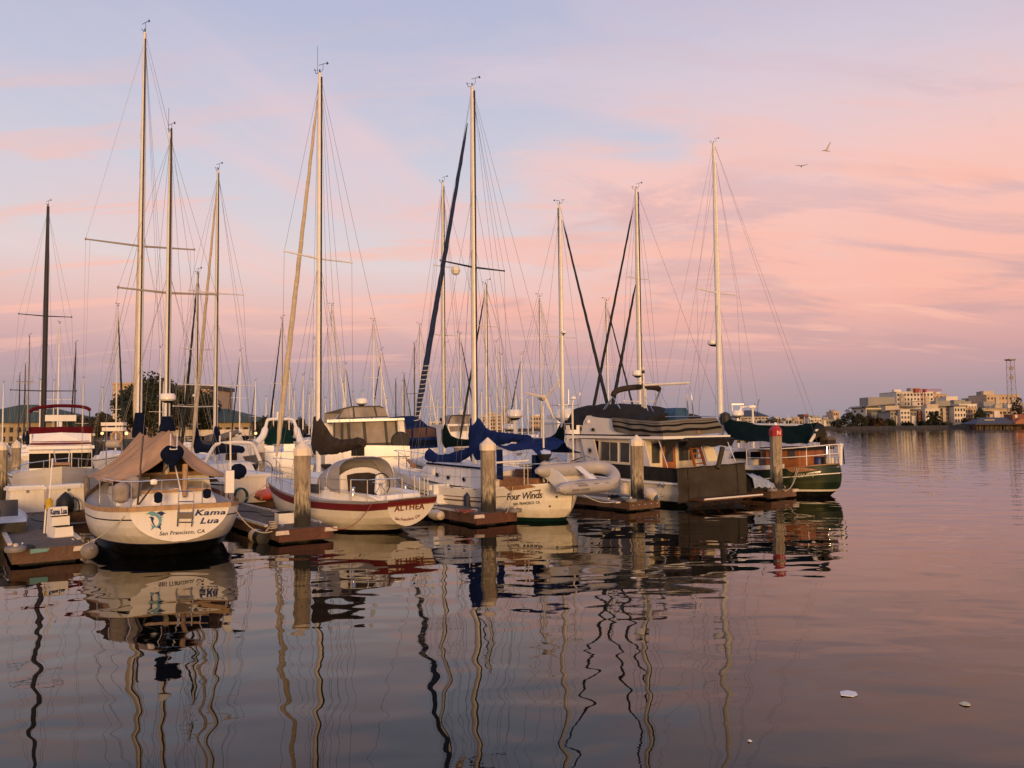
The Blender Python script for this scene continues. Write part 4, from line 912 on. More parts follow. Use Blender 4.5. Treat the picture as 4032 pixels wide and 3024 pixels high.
# pushpit
zr = 1.72
path = smooth_path([Vector((2.2, 1.48, zr)), Vector((.9, 1.30, zr)), Vector((.12, .98, zr)), Vector((-.12, .4, zr + .02)), Vector((-.12, -.45, zr + .02)), Vector((.1, -1.0, zr)), Vector((.9, -1.32, zr)), Vector((2.2, -1.5, zr))], 4)
z0 = [1.05 if i in (0, 4, 8, 12, 16, 20, 24, 28) else None for i in range(len(path))]
mb = MB(); mb.tube(path, .014, 6)
for p, z in zip(path, z0):
    if z: mb.tube([p, Vector((p.x, p.y, z))], .013, 6)
mb.build('pushpit', STEEL, kr)
MB().tube([Vector((2.2, 1.48, 1.7)), Vector((5, 1.55, 1.75)), Vector((7.9, .75, 2.05))], .006, 4).build('lifeline', WIRE, kr); MB().tube([Vector((.12, .98, 1.4)), Vector((.9, 1.30, 1.4)), Vector((2.2, 1.48, 1.4)), Vector((5, 1.55, 1.42))], .006, 4).build('lifeline', WIRE, kr)
# weathered post at the port quarter, lashed covers, bags
MB().tube([K.Y(344, 2005, 1.45), K.Y(341, 1880, 1.45)], .085, 8).build('rail_post', M('grey_post', (.20, .16, .12), .9, var=.4, vs=9), kr)
GREYBAG = M('grey_lashed_cover', (.29, .245, .22), .9, var=.25, vs=5, bump=.5, bs=9)
def bag(name, x0, y0, x1, y1, pl, dep, mat, parent=kr):
    a, b = K.X(280 + .3315 * x0, 1680 + .3315 * y0, pl), K.X(280 + .3315 * x1, 1680 + .3315 * y1, pl); c = (a + b) / 2; w2, h2 = abs(a.y - b.y) / 2, abs(a.z - b.z) / 2
    rows = []
    for i in range(11):
        f = -1 + i / 5; pr_ = (1 - abs(f) ** 5) ** .5 if abs(f) < 1 else .25
        rows.append([Vector((c.x + dep * pr_ * math.copysign(abs(math.cos(t)) ** .6, math.cos(t)), c.y + w2 * pr_ * math.copysign(abs(math.sin(t)) ** .6, math.sin(t)) * (1 + .05 * math.sin(5 * f)), c.z + h2 * f)) for t in [2 * math.pi * k / 16 for k in range(16)]])
    mb = MB().grid(rows, 0, True); mb.add(rows[0], [tuple(range(16))[::-1]]); mb.add(rows[-1], [tuple(range(16))])
    return mb.build(name, mat, parent, 50)
bag('lashed_cover', 500, 665, 690, 905, .35, .16, GREYBAG); bag('lashed_cover', 640, 585, 835, 850, .75, .16, GREYBAG); bag('navy_pouch', 985, 778, 1085, 905, -.10, .05, NAVY); bag('navy_pouch', 1565, 738, 1662, 850, -.05, .05, NAVY)
bag('horseshoe_case', 940, 625, 1025, 690, -.16, .04, WHITE)
# white box on the starboard quarter with the navy outboard cover beside it, whip pole
a, b = K.X(886, 1941, .1), K.X(920, 1852, .1)
MB().box(((.1), (a.y + b.y) / 2, (a.z + b.z) / 2), (.14, abs(a.y - b.y), abs(a.z - b.z))).build('quarter_box', WHITE, kr, 0)
mb = MB(); c_ = Vector((.1, (a.y + b.y) / 2, a.z)); mb.tube([c_ + Vector((0, .05, .02)), c_ + Vector((0, .05, -.38))], .015, 6); mb.tube([c_ + Vector((0, -.05, .02)), c_ + Vector((0, -.05, -.38))], .015, 6); mb.build('box_bracket', STEEL, kr)
p = K.X(944, 1862, .35)
MB().lathe([(.02, -.02), (.14, .0), (.19, .12), (.17, .24), (.09, .32), (.02, .34)], p + Vector((0, .18, .0)), 14, axis=(0, -1, .25)).build('outboard_cover', NAVY, kr)
MB().tube([K.X(908, 1850, .2), K.X(907, 1700, .2)], .02, 6).build('aerial_pole', MASTW, kr)
MB().tube(catenary(K.X(530, 1990, -.1), onz(322, 2150, DZ) if 0 else K.mi @ (onz(322, 2148, DZ) - K.o), .12), .011, 5).build('mooring_line', ROPE, kr)
for (x0, y0, x1, y1, pl) in ((857, 105, 820, 520, .9), (830, 520, 790, 930, .3), (1160, 455, 800, 930, .1)):
    MB().tube([K.X(280 + .3315 * x0, 1680 + .3315 * y0, pl), K.X(280 + .3315 * x1, 1680 + .3315 * y1, pl)], .022, 6).build('boom_tackle', M('tackle_rope', (.06, .05, .045), .9, var=.4, vs=20), kr)
for z in (.25, .55): pass
# ---- things on the left dock
def on_dock(D, px, py): p = onz(px, py, DZ); return D.mi @ (p - D.o)
def dthing(D, name, label, cat, px, py, dz=0.0, rz=0.0, group=None):
    p = onz(px, py, DZ); return thing(name, label, cat, (p.x, p.y, DZ + dz), D.rz + rz, group)
st_ = dthing(D1, 'boarding_steps', 'white boarding steps lettered with the ketch name on the left dock', 'boarding steps', 243, 2112, 0, R(12)); st_.scale = (.74, .74, .74)
mb = MB(); mb.box((.0, 0, .16), (.46, .56, .32), taper=.9); mb.build('step', WHITE, st_, 0)
mb = MB(); mb.box((.30, -.02, .31), (.28, .55, .62), taper=.93); mb.build('step', WHITE, st_, 0)
mb = MB(); mb.box((.54, -.04, .45), (.22, .55, .90), taper=.94); bx = mb.build('step', WHITE, st_, 0)
mb = MB(); mb.box((-.0, 0, .012), (.56, .66, .024)); mb.build('base_board', WHITE2, st_, 0)
mb = MB(); mb.box((-.02, 0, .325), (.40, .46, .02)); mb.box((.27, 0, .628), (.24, .46, .02)); mb.build('tread_pad', GREYC, st_, 0)
fit_text(st_, 'Kama Lua', ((.42, .215, .67), (.42, -.275, .67), (.437, -.27, .86), (.437, .215, .86)), (-.016, 0, 0), LETB, .0, .035)
pl = dthing(D1, 'boat_brush_pole', 'tall white pole with a yellow cloth leaning by the name steps', 'pole', 184, 2100)
MB().tube([(0, 0, 0), (.12, -.10, 1.82)], .018, 6).build('shaft', MASTW, pl); MB().tube([(.05, .05, 0), (.1, .02, .6)], .02, 6).build('handle', MASTW, pl)
MB().lathe([(.01, -.14), (.085, -.11), (.07, 0), (.10, .08), (.02, .16)], (.06, -.04, .70), 9).build('cloth', YELLOW, pl)
for px, py, lb, wd in ((106, 2020, 'white dock box with a coiled lead on its side at the left', .95), (268, 2012, 'white dock box behind the black bag on the left dock', .98)):
    bx = dthing(D1, 'dock_box', lb, 'dock box', px, py, 0, R(8)); mb = MB().box((.3, 0, .35), (.58, wd, .70), taper=.95); mb.build('body', CREAM, bx, 0)
    mb = MB().box((.3, 0, .74), (.66, wd + .08, .08)); mb.box((.34, 0, .80), (.55, wd, .05)); mb.build('lid', WHITE2, bx, 0); MB().box((-.005, 0, .66), (.03, .08, .08)).build('latch', STEEL, bx, 0)
bb = dthing(D1, 'black_bag', 'black covered bundle standing between name steps and dock box', 'bag', 256, 2016); mb = MB().lathe([(.20, 0), (.26, .15), (.24, .38), (.13, .52), (.02, .62)], (0, 0, 0), 12); mb.build('bundle', RUBBER, bb)
mb = MB(); mb.tube(smooth_path([(0, -.2, .45), (.0, -.36, .3), (-.05, -.38, 0.02), (-.2, -.3, .02)], 5), .022, 6); mb.build('hose', RUBBER, bb)
rb = dthing(D1, 'dark_rag', 'crumpled dark rag lying near the left dock wheel', 'rag', 110, 2160); rows = []
mb = MB().lathe([(.16, 0), (.13, .05), (.08, .08), (.02, .10)], (0, 0, 0), 9); mb.build('cloth', RUBBER, rb)
by = onz(352, 2163, .25); bo = thing('round_buoy', 'grey round buoy hung on the left dock corner', 'fender', (by.x, by.y, .22), 0); MB().lathe([(.01, -.19), (.12, -.14), (.185, 0), (.13, .13), (.04, .19), (.03, .24)], (0, 0, 0), 16, axis=(.6, -.7, .3)).build('ball', HYPD, bo)
MB().tube([(0, 0, .1), (-.1, .14, .2), (-.2, .3, .16)], .012, 5).build('lanyard', ROPE, bo)
# dark hulled runabout at the left edge
o = onz(-40, 2165); Bd = Fr(o.x, o.y, 35); br = thing('runabout', 'dark hulled runabout just entering the view at the left edge', 'motorboat', Bd.o, Bd.rz)
Hh_ = Hull([(0, .75, .62, -.2, 2.6), (1.5, .85, .66, -.3, 2.6), (3.2, .7, .74, -.3, 2.2), (4.5, .06, .9, -.2, 1.6)], [('a', .02, 0), ('f', (.02, 0, .5), 0), ('s', -.2, 1)], .4, 0, 26)
Hh_.build(br, [BLACK, WHITE], 0, DECK, .04, BLACK)
MB().lathe([(.06, -.5), (.09, -.1), (.17, .1), (.19, .4), (.12, .58), (.02, .62)], (-.35, 0, .55), 12).build('outboard', RUBBER, br)
slab(br, [(.9, .62, .70), (1.1, .62, 1.1), (1.1, -.62, 1.1), (.9, -.62, .70)], (.02, 0, 0), GLASSG, 'windscreen')

# ================================================================ RED STRIPED SLOOP
A = Fr(-2.90, 21.76, 46.0); AK = .87
ar = thing('sloop', 'white sloop with a red sheer stripe and a grey dodger', 'sailboat', A.o, A.rz)
ast = [(0, .70, .96, .19, 1.6), (.3, .88, .93, .12, 1.75), (.8, 1.05, .88, 0.0, 2.0), (1.8, 1.28, .87, -.25, 2.3), (3.2, 1.40, .89, -.4, 2.4), (4.6, 1.28, .97, -.45, 2.2), (6.0, .88, 1.09, -.45, 1.9), (7.0, .42, 1.20, -.4, 1.7), (7.6, .03, 1.27, -.3, 1.5)]
arows = [('a', .0, 2), ('a', .07, 0), ('f', (.07, -.30, .35), 0), ('f', (.07, -.30, .7), 0), ('s', -.255, 3), ('s', -.235, 1), ('s', -.065, 4)]
ast = [(a_[0] * AK,) + a_[1:] for a_ in ast]; ast[0] = (0, .83, .96, .19, 1.6); ast[1] = (.26, .95, .93, .12, 1.75)
AH = Hull(ast, arows, rake_bow=.55, rake_stern=.30)
RAILG = M('toe_rail_alloy', (.36, .35, .35), .4, metal=.4)
AH.build(ar, [HULLC, RED, BLACK, WOODD, RAILG], 2, DECK, .03)
lv = np.linspace(.20, .95, 16); pa = [AH.pt(0, z, 1) for z in lv]; pts = pa + [Vector((p.x, -p.y, p.z)) for p in pa[::-1]]
MB().add([p + Vector((-.005, 0, -.0)) for p in pts], [list(range(len(pts)))]).build('transom', CREAM, ar, 0)
def band(z0, z1, mat, nm, off):
    lv = np.linspace(z0, z1, 5); q = [AH.pt(0, z, 1) for z in lv]; q2 = [Vector((p.x, -p.y, p.z)) for p in q[::-1]]; n = len(q)
    P = q + q2;  MB().prism([p + Vector((-off, 0, .03 * (1 - (p.y / .7) ** 2))) for p in P], (-.012, 0, 0)).build(nm, mat, ar, 0)
band(.80, .915, RED, 'transom_stripe', .006); band(.915, .965, WOODD, 'transom_cap', .010); band(.772, .80, TEAK, 'transom_moulding', .006)
def aT(x, y):
    px, py = 1050 + .3029 * x, 1700 + .3029 * y; p, q = A.X(px, py, .1), A.X(px, py, -.5)
    g = lambda v: v.x + .30 * v.z + .02
    t = g(p) / (g(p) - g(q)); return p.lerp(q, t)
LETR = M('letter_maroon', (.15, .022, .014), .5, var=.05)
def arc_text(body, q0, q1, arc0, hgt, bold=.02, shear=0.0, sp=1.0):
    """Lettering on the transom whose baseline bows upward in the middle."""
    vs, fs = text2d(body, 1, shear, bold, sp); xs = [v[0] for v in vs]; ys = [v[1] for v in vs]; x0, x1, y0, y1 = min(xs), max(xs), min(ys), max(ys); out = []
    for x, y in vs:
        u = (x - x0) / (x1 - x0); v = (y - y0) / (y1 - y0); px = q0[0] + (q1[0] - q0[0]) * u; py = q0[1] + (q1[1] - q0[1]) * u - arc0 * 4 * u * (1 - u)
        out.append(aT(px, py - hgt * v) + Vector((-.006, 0, 0)))
    return MB().add(out, fs).build('lettering', LETR, ar, 0)
arc_text('ALTHEA', (1655, 1042), (2050, 1008), 8, 76, .03, .08, 1.08)
arc_text('San Francisco, CA', (1668, 1150), (1990, 1112), -30, 46, .022, .08)
# cockpit coaming, cabin, dodger
for sd_ in (1, -1): MB().prism([Vector((x, sd_ * y, z)) for x, y, z in ((.25, .70, .88), (.5, .92, .88), (2.2, 1.0, .84), (2.5, 1.0, .84), (2.5, .97, 1.2), (2.2, .96, 1.12), (.6, .88, 1.06), (.25, .70, .96))], (0, -sd_ * .14, 0)).build('cockpit_coaming', WHITE, ar, 0)
trunk(ar, [(2.14, .98, .86, .86, 1.40), (2.5, .98, .86, .86, 1.42), (3.65, .92, .76, .92, 1.50), (4.85, .62, .46, 1.0, 1.42), (5.3, .4, .3, 1.05, 1.25)], WHITE)
MB().box((.42, 0, .95), (.32, 1.3, .16)).build('aft_locker', WHITE, ar, 0)
MB().prism([Vector((2.12, .86 * math.cos(t), 1.28 + .44 * math.sin(t))) for t in [math.pi * k / 14 for k in range(15)]] + [Vector((2.12, -.86, .84)), Vector((2.12, .86, .84))], (-.03, 0, 0)).build('bulkhead', CREAM, ar, 0)
MB().prism([Vector((2.08, y, z)) for y, z in ((.42, .84), (.50, 1.52), (.2, 1.56), (-.25, 1.56), (-.48, 1.50), (-.42, .84))], (-.03, 0, 0)).build('washboard', BROWNC, ar, 0)
MB().box((2.95, .42, 1.60), (.75, .34, .05), rot=Matrix.Rotation(-.5, 3, 'Y')).build('hatch_cover', BROWNC, ar, 0)
def awin(pts, y, name='window', mat=GLASSG, n=(0, .012, 0)):
    P = [A.Y(1050 + .3029 * x, 1700 + .3029 * yy, y) for x, yy in pts]; return MB().prism(P, n).build(name, mat, ar, 0)
awin([(560, 676), (668, 682), (690, 720), (700, 795), (690, 808), (600, 795), (560, 790)], .985)
DODG = M('dodger_canvas', (.36, .34, .34), .85, var=.15, vs=4, bump=.3, bs=6, spec=.1)
rows = []
for i in range(7):
    f = i / 6; x = 1.85 + 1.15 * f; ht = 2.02 - .34 * f ** 2; wd = 1.0 - .10 * f; row = []
    for j in range(21):
        a_ = math.pi * j / 20; row.append(Vector((x + .10 * math.sin(a_) * (1 - f), wd * math.copysign(abs(math.cos(a_)) ** .62, math.cos(a_)), 1.08 + (ht - 1.08) * abs(math.sin(a_)) ** .62)))
    rows.append(row)
dg_ = MB().grid(rows[:6] if 0 else rows).build('dodger', DODG, ar, 60)
mb = MB(); mb.tube([p + Vector((-.01, 0, 0)) for p in rows[0]], .018, 6); mb.tube([p for p in rows[3]], .016, 6); mb.build('dodger_hoop', STEEL, dg_)
ctrp = [rows[6][j] for j in range(4, 17)]; MB().add([p + Vector((.006, 0, 0)) for p in ctrp], [tuple(range(len(ctrp)))]).build('dodger_window', VINYL, dg_, 0)
mb = MB(); mb.add([A.Y(1050 + .3029 * x, 1700 + .3029 * y, 1.06) for x, y in ((868, 452), (945, 440), (952, 805), (770, 690), (800, 600))], [(0, 1, 2, 3, 4)]); mb.build('side_curtain', DODG, dg_, 0)
# wheel
wc = A.X(1499, 1908, .9); mb = MB(); n = 28; R_ = .31
mb.tube([wc + Vector((0, R_ * math.cos(2 * math.pi * k / n), R_ * math.sin(2 * math.pi * k / n))) for k in range(n + 1)], .018, 6)
wo_ = mb.build('steering_wheel', RUBBER, ar); mb = MB()
for k in range(5): mb.tube([wc, wc + Vector((0, R_ * math.cos(1.2566 * k + .3), R_ * math.sin(1.2566 * k + .3)))], .010, 5)
mb.lathe([(.05, -.03), (.05, .03)], wc, 10, axis=(1, 0, 0)); mb.build('spokes', STEEL, wo_)
MB().tube([wc + Vector((.14, 0, -.45)), wc + Vector((.14, 0, .05)), wc + Vector((.14, 0, .32))], [.09, .08, .05], 10).build('pedestal', WHITE, ar)
slab(ar, [wc + Vector((.3, -.20, .18)), wc + Vector((.3, -.05, .2)), wc + Vector((.3, -.1, -.12)), wc + Vector((.3, -.16, -.1))], (.03, 0, 0), REDP, 'red_pennant')
for px, py, pl in ((1389, 1935, .9), (1596, 1925, -.9)):
    c_ = A.Y(px, py, pl); MB().lathe([(.085, -.10), (.085, -.04), (.06, 0), (.055, .07), (.08, .09), (.06, .12)], c_, 12).build('winch', STEEL, ar)
# boom with cover
mtx = A.Y(1254, 1950).x; am = Vector((mtx, 0, 1.45)); amt = A.Y(1251, 292); amt.x = mtx
mast_part(ar, am, amt, .078, MASTW)
tips = spreaders(ar, am, amt, (A.Y(1252, 1020).z - am.z) / (amt.z - am.z), 1.22, MASTW, .03, droop=.05); masthead(ar, amt, 1.1, 1)
def ac(x, y): return A.Y(900 + .422 * x, 1500 + .422 * y)
sec = []
for x, yt, yb, hw in ((800, 330, 685, .10), (845, 335, 688, .13), (885, 395, 690, .16), (930, 470, 688, .17), (985, 530, 682, .17), (1060, 548, 668, .15), (1140, 540, 645, .13), (1215, 530, 628, .13), (1262, 545, 615, .12)):
    p, q = ac(x, yt), ac(x, yb); sec.append((p.x, p.z, q.z, hw))
cover(ar, sec, BROWNC, wob=.035, ties=5)
abow = Vector((7.0, 0, 1.32)); furl(ar, abow, amt - Vector((0, 0, .2)), .105, SAILC, fa=.05, fb=.95)
seg = [(abow, amt), (amt, Vector((-.35, 0, 1.0)))]
for tip, sd in zip(tips, (1, -1)):
    ch = Vector((am.x, sd * 1.3, .95)); seg += [(amt - Vector((0, 0, .2)), tip), (tip, ch), (am.lerp(amt, .53), ch + Vector((.4, 0, 0))), (am.lerp(amt, .53), ch + Vector((-.5, 0, 0)))]
for k in range(3): seg.append((amt - Vector((.06, 0, .2)), Vector((am.x - .8 - .55 * k, .1, ac(1000, 540).z))))
seg.append((Vector((am.x + .3, .1, 1.6)), amt - Vector((-.1, 0, .3))))
wires(ar, seg)
# stanchions, lifelines, pulpit and pushpit
posts = [AH.pt(x, 9, 1) for x in (1.05, 2.2, 3.3, 4.4, 5.4)]; ll = []
for sd in (1, -1):
    tops = []
    for p in posts: t_ = Vector((p.x, sd * p.y * .97, p.z + .58)); MB().tube([Vector((p.x, sd * p.y * .97, p.z)), t_], .012, 6).build('stanchion', STEEL, ar); tops.append(t_)
    MB().tube(tops, .006, 4).build('lifeline', WIRE, ar); MB().tube([q - Vector((0, 0, .28)) for q in tops], .006, 4).build('lifeline', WIRE, ar)

pth = smooth_path([(1.0, 1.10, 1.46), (.42, .98, 1.47), (-.05, .72, 1.5), (-.2, .3, 1.5)], 5); rail(ar, pth, [.9 if i in (0, 5, 10, 15) else None for i in range(len(pth))], .015, name='pushpit', mid=False)
pth = smooth_path([(1.0, -1.10, 1.46), (.42, -.98, 1.47), (-.05, -.72, 1.5), (-.2, -.3, 1.5)], 5); rail(ar, pth, [.9 if i in (0, 5, 10, 15) else None for i in range(len(pth))], .015, name='pushpit', mid=False)
pth = smooth_path([(5.4, .72, 1.75), (6.3, .32, 1.85), (7.05, 0, 1.9), (6.3, -.32, 1.85), (5.4, -.72, 1.75)], 5); rail(ar, pth, [1.15 if i in (0, 5, 15, 20) else None for i in range(len(pth))], .014, name='pulpit', mid=True)
mb = MB(); c_ = A.X(1707, 1858, -.1); mb.box(c_, (.06, .07, .16)); c_ = A.X(1695, 1920, -.1); mb.box(c_, (.06, .07, .14)); mb.build('stern_light', CREAM, ar, 0)
MB().tube(catenary(AH.pt(.4, .85, 1) + Vector((0, .02, 0)), A.mi @ (onz(1300, 2075, DZ) - A.o), .28), .011, 5).build('mooring_line', ROPER, ar)
MB().tube([A.mi @ (onz(900, 2010, DZ) - A.o), Vector((6.7, .1, 1.25))], .011, 5).build('bow_line', ROPE, ar)
MB().tube(catenary(KH.pt(.2, 1.0, -1) and (A.mi @ (K.w(KH.pt(.3, 1.0, -1)) - A.o)), A.mi @ (onz(1075, 2090, DZ) - A.o), .1), .013, 5).build('dock_line', ROPE, ar) if False else None
ln = thing('mooring_rope', 'slack tan mooring rope from the ketch to the second dock', 'rope', K.w(KH.pt(.3, 1.0, -1))); q_ = onz(1072, 2092, DZ + .05) - K.w(KH.pt(.3, 1.0, -1)); MB().tube(catenary((0, 0, 0), q_, .22), .013, 6).build('line', ROPE, ln)
# things on dock two
bx = dthing(D2, 'dock_step', 'small white box step beside the second pile', 'box', 1128, 2062); MB().box((.16, 0, .135), (.34, .42, .27), taper=.97).build('box', WHITE2, bx, 0); mb = MB().box((.16, 0, .285), (.30, .36, .03)); mb.build('top_pad', GREYC, bx, 0)
fe = onz(1035, 2115, .12); fo = thing('dock_fender', 'striped grey cylinder fender hung on the second dock side', 'fender', (fe.x - .1, fe.y, .13), D2.rz); MB().lathe([(.05, -.36), (.17, -.34), (.175, 0)], (0, 0, 0), 16, axis=(1, 0, 0)).build('black_end', RUBBER, fo); MB().lathe([(.175, 0), (.17, .34), (.05, .36)], (0, 0, 0), 16, axis=(1, 0, 0)).build('pale_end', FENDW, fo)
MB().tube([(-.3, -.05, .12), (-.32, -.16, .26)], .02, 6).build('lanyard', ROPE, fo)
rp = dthing(D2, 'rope_coil', 'small tan rope coil on the second dock corner', 'rope', 1076, 2085); mb = MB(); mb.tube([(.09 * math.cos(t * .7), .09 * math.sin(t * .7), .02 + .006 * t) for t in range(30)], .018, 5); mb.build('coil', ROPE, rp)
hs = atY(948, 1955, 27.0); ho = thing('hose_coil', 'green hose coiled over the beige dock box', 'hose', (hs.x, 27.0, hs.z), D2.rz); mb = MB()
for k in range(7): mb.tube([((k - 3) * .03, (.21 + .014 * (k % 3)) * math.cos(t), (.27 + .016 * (k % 2)) * math.sin(t)) for t in [2 * math.pi * j / 18 for j in range(19)]], .02, 6)
mb.build('coil', HOSE, ho)
bz = thing('dock_box', 'beige dock box carrying the green hose', 'dock box', (hs.x + .2, 27.35, DZ), D2.rz); mb = MB().box((.32, 0, .44), (.6, 1.1, .88)); mb.build('body', CREAM, bz, 0); MB().box((.32, 0, .92), (.7, 1.2, .08)).build('lid', WHITE2, bz, 0)
ky = atY(1030, 1962, 28.2); ko = thing('kayak', 'orange kayak stowed end-on at the red striped sloop bow', 'kayak', (ky.x + .2, 28.4, DZ + .20), R(97)); rows = []
for i in range(15):
    f = -1 + i / 7; w_ = .42 * (1 - abs(f) ** 2.6) + .03; rows.append([Vector((f * 1.5, w_ * math.cos(t), (.17 * math.sin(t) if math.sin(t) < 0 else .26 * math.sin(t)) * (1 - .5 * abs(f) ** 3))) for t in [2 * math.pi * k / 14 for k in range(14)]])
MB().grid(rows, 0, True).build('hull', KAYAK, ko); MB().tube([(p[0].x, p[0].y, 0) for p in rows], .02, 5).build('seam', RUBBER, ko)

# ================================================================ BLUE COVERED CUTTER
F = Fr(1.40, 24.25, 42.0)
fr = thing('cutter', 'white double ended cutter with blue sail covers and a wind turbine', 'sailboat', F.o, F.rz)
fst = [(-.35, .02, 1.20, .35, 1.3), (-.22, .34, 1.19, .20, 1.5), (0, .62, 1.17, -.10, 1.7), (.4, .92, 1.13, -.35, 2.0), (1.0, 1.18, 1.06, -.5, 2.2), (2.2, 1.42, .96, -.55, 2.4), (3.8, 1.45, .94, -.6, 2.4), (5.4, 1.25, 1.03, -.6, 2.2), (6.9, .80, 1.20, -.55, 1.9), (7.8, .38, 1.34, -.5, 1.7), (8.4, .03, 1.45, -.4, 1.5)]
frows = [('a', .0, 2), ('a', .12, 0), ('f', (.12, -.3, .35), 0), ('f', (.12, -.3, .7), 0), ('s', -.05, 1)]
FH = Hull(fst, frows, rake_bow=.45, rake_stern=.17, n=56); FH.sb = .07
BOOTG = M('boot_dark_green', (.004, .022, .018), .4); FH.build(fr, [HULLC, WHITE, BOOTG, WOODD], 2, DECK, .12)
HCACHE = {}
def hull_find(H, fr_, px, py, sd=1):
    """Station and height of the hull point seen nearest a photo position."""
    k = (id(H), sd)
    if k not in HCACHE:
        P = []; D_ = []
        for i in range(190):
            x = H.x0 + (H.x1 - H.x0) * (i + .5) / 240
            for z in np.linspace(.1, 1.35, 60):
                d = CM.transposed() @ (fr_.w(H.pt(x, float(z), sd)) - Vector((0, 0, CAMH))); P.append((2016 + FPX * d.x / -d.z, 1512 - FPX * d.y / -d.z)); D_.append((x, float(z)))
        HCACHE[k] = (np.array(P), D_)
    P, D_ = HCACHE[k]; return D_[int(((P - np.array([px, py])) ** 2).sum(1).argmin())]
def hull_text(H, root, fr_, body, p0, p1, hgt, mat, bold, shear, sp=1.0, sd=1, off=.012):
    """Lettering laid on the hull side between two seen base points."""
    find = lambda px, py: hull_find(H, fr_, px, py, sd)
    (xa, za), (xb, zb_) = find(*p0), find(*p1)
    vs, fs = text2d(body, 1, shear, bold, sp); xs = [v[0] for v in vs]; ys = [v[1] for v in vs]; a_, b_, c_ = min(xs), max(xs), min(ys); d_ = max(ys)
    # arc length table along the hull
    T = [0.0]; n = 40
    for i in range(n): T.append(T[-1] + (H.pt(xa + (xb - xa) * (i + 1) / n, (za + zb_) / 2, sd) - H.pt(xa + (xb - xa) * i / n, (za + zb_) / 2, sd)).length)
    out = []
    for x, y in vs:
        u = (x - a_) / (b_ - a_); s_ = u * T[-1]; k = min(n - 1, max(0, int(np.searchsorted(T, s_)) - 1)); f = (k + (s_ - T[k]) / max(1e-9, T[k + 1] - T[k])) / n
        xx = xa + (xb - xa) * f; zz = za + (zb_ - za) * u + hgt * (y - c_) / (d_ - c_); out.append(H.pt(xx, zz, sd) + H.normal(xx, zz, sd) * off)
    return MB().add(out, fs).build('lettering', mat, root, 0)
for dz_, r_, x0_ in ((-.42, .024, 1.75), (-.30, .011, 1.1)):
    MB().tube([FH.pt(x, FH.par(x)[1] + dz_, sd_) + Vector((0, .006 * sd_, 0)) for x in np.linspace(x0_, 8.0, 30) for sd_ in (1,)], r_, 6).build('rub_strake', WOODD, fr)
LETK = M('letter_black', (.02, .016, .016), .5, var=.05)
hull_text(FH, fr, F, 'Four Winds', (1550 + .422 * 1062, 1500 + .422 * 1112), (1550 + .422 * 1392, 1500 + .422 * 1088), .205, LETK, .012, .28, .92)
hull_text(FH, fr, F, 'SAN  FRANCISCO  CA', (1550 + .422 * 1115, 1500 + .422 * 1160), (1550 + .422 * 1360, 1500 + .422 * 1142), .085, LETK, .02, .0)
def hull_patch(H, root, fr_, pts, mat, name, off=.008, sd=1, dy=0):
    out = []
    for px, py in pts:
        best = (0,) + hull_find(H, fr_, px, py + dy, sd)
        out.append(H.pt(best[1], best[2], sd) + H.normal(best[1], best[2], sd) * off)
    return MB().add(out, [tuple(range(len(out)))]).build(name, mat, root, 0)
f3 = lambda pts: [(1550 + .422 * x, 1500 + .422 * y) for x, y in pts]
hull_patch(FH, fr, F, f3([(1030, 970), (1120, 962), (1220, 952), (1280, 956), (1335, 975), (1250, 985), (1180, 994), (1090, 1004), (1060, 994)]), TEAK, 'bulwark_panel', .012, dy=7)
hull_patch(FH, fr, F, f3([(1240, 1032), (1300, 1022), (1378, 1010), (1368, 1022), (1300, 1032)]), WOODD, 'cove_flash', .012)
for x, y in ((1523, 1080), (1462, 1165)):
    hull_patch(FH, fr, F, f3([(x - 9, y), (x - 5, y - 9), (x + 5, y - 9), (x + 9, y), (x + 5, y + 9), (x - 5, y + 9)]), RUBBER, 'through_hull', .012)
for x, y in ((545, 995), (648, 1003), (758, 1010)):
    hull_patch(FH, fr, F, f3([(x - 12, y - 4), (x + 12, y - 3), (x + 12, y + 4), (x - 12, y + 3)]), WOODD, 'scupper', .012)
fm_x = F.Y(1870, 1800).x; fmb = Vector((fm_x, 0, 1.5)); fmt = F.Y(1861, 338); fmt.x = fm_x
trunk(fr, [(1.9, .98, .88, .9, 1.42), (2.6, 1.0, .88, .9, 1.50), (4.4, .98, .82, .95, 1.56), (6.0, .72, .56, 1.05, 1.58), (6.5, .5, .4, 1.1, 1.45)], WHITE2)
def fY(pts, y): return [F.Y(1550 + .422 * a_, 1500 + .422 * b_, y) for a_, b_ in pts]
for x, y in ((413, 872), (517, 898), (662, 917)):
    c_ = F.Y(1550 + .422 * x, 1500 + .422 * y, .93 if x > 500 else .86); o_ = MB().lathe([(.105, 0), (.105, .035), (.085, .045)], c_, 14, axis=(0, 1, 0)).build('porthole', STEEL, fr)
    MB().lathe([(.082, .03), (.06, .05), (.01, .05)], c_, 14, axis=(0, 1, 0)).build('glass', GLASS, o_)
mb = MB(); mb.tube([Vector((2.5, .90, 1.53)), Vector((4.4, .85, 1.58)), Vector((6.0, .58, 1.60))], .035, 6); mb.build('eyebrow_trim', NAVY, fr)
MB().box((1.2, 0, 1.12), (1.7, 1.5, .35)).build('cockpit_coaming', TEAK, fr, 0); MB().box((1.25, .1, 1.35), (.5, .7, .36)).build('companion_hatch', WOODD, fr, 0)
mast_part(fr, fmb, fmt, .095, MAST); masthead(fr, fmt, 1.1, 0)
tips = spreaders(fr, fmb, fmt, (F.Y(1866, 1052).z - fmb.z) / (fmt.z - fmb.z), 1.42, MASTD, .035, droop=.05)
def sc_(lst, f_):
    out = []
    for x, yt, yb, hw in lst: p, q = f_(x, yt), f_(x, yb); out.append((p.x, p.z, q.z, hw))
    return out
f0 = lambda x, y: F.Y(1550 + .422 * x, 1500 + .422 * y)
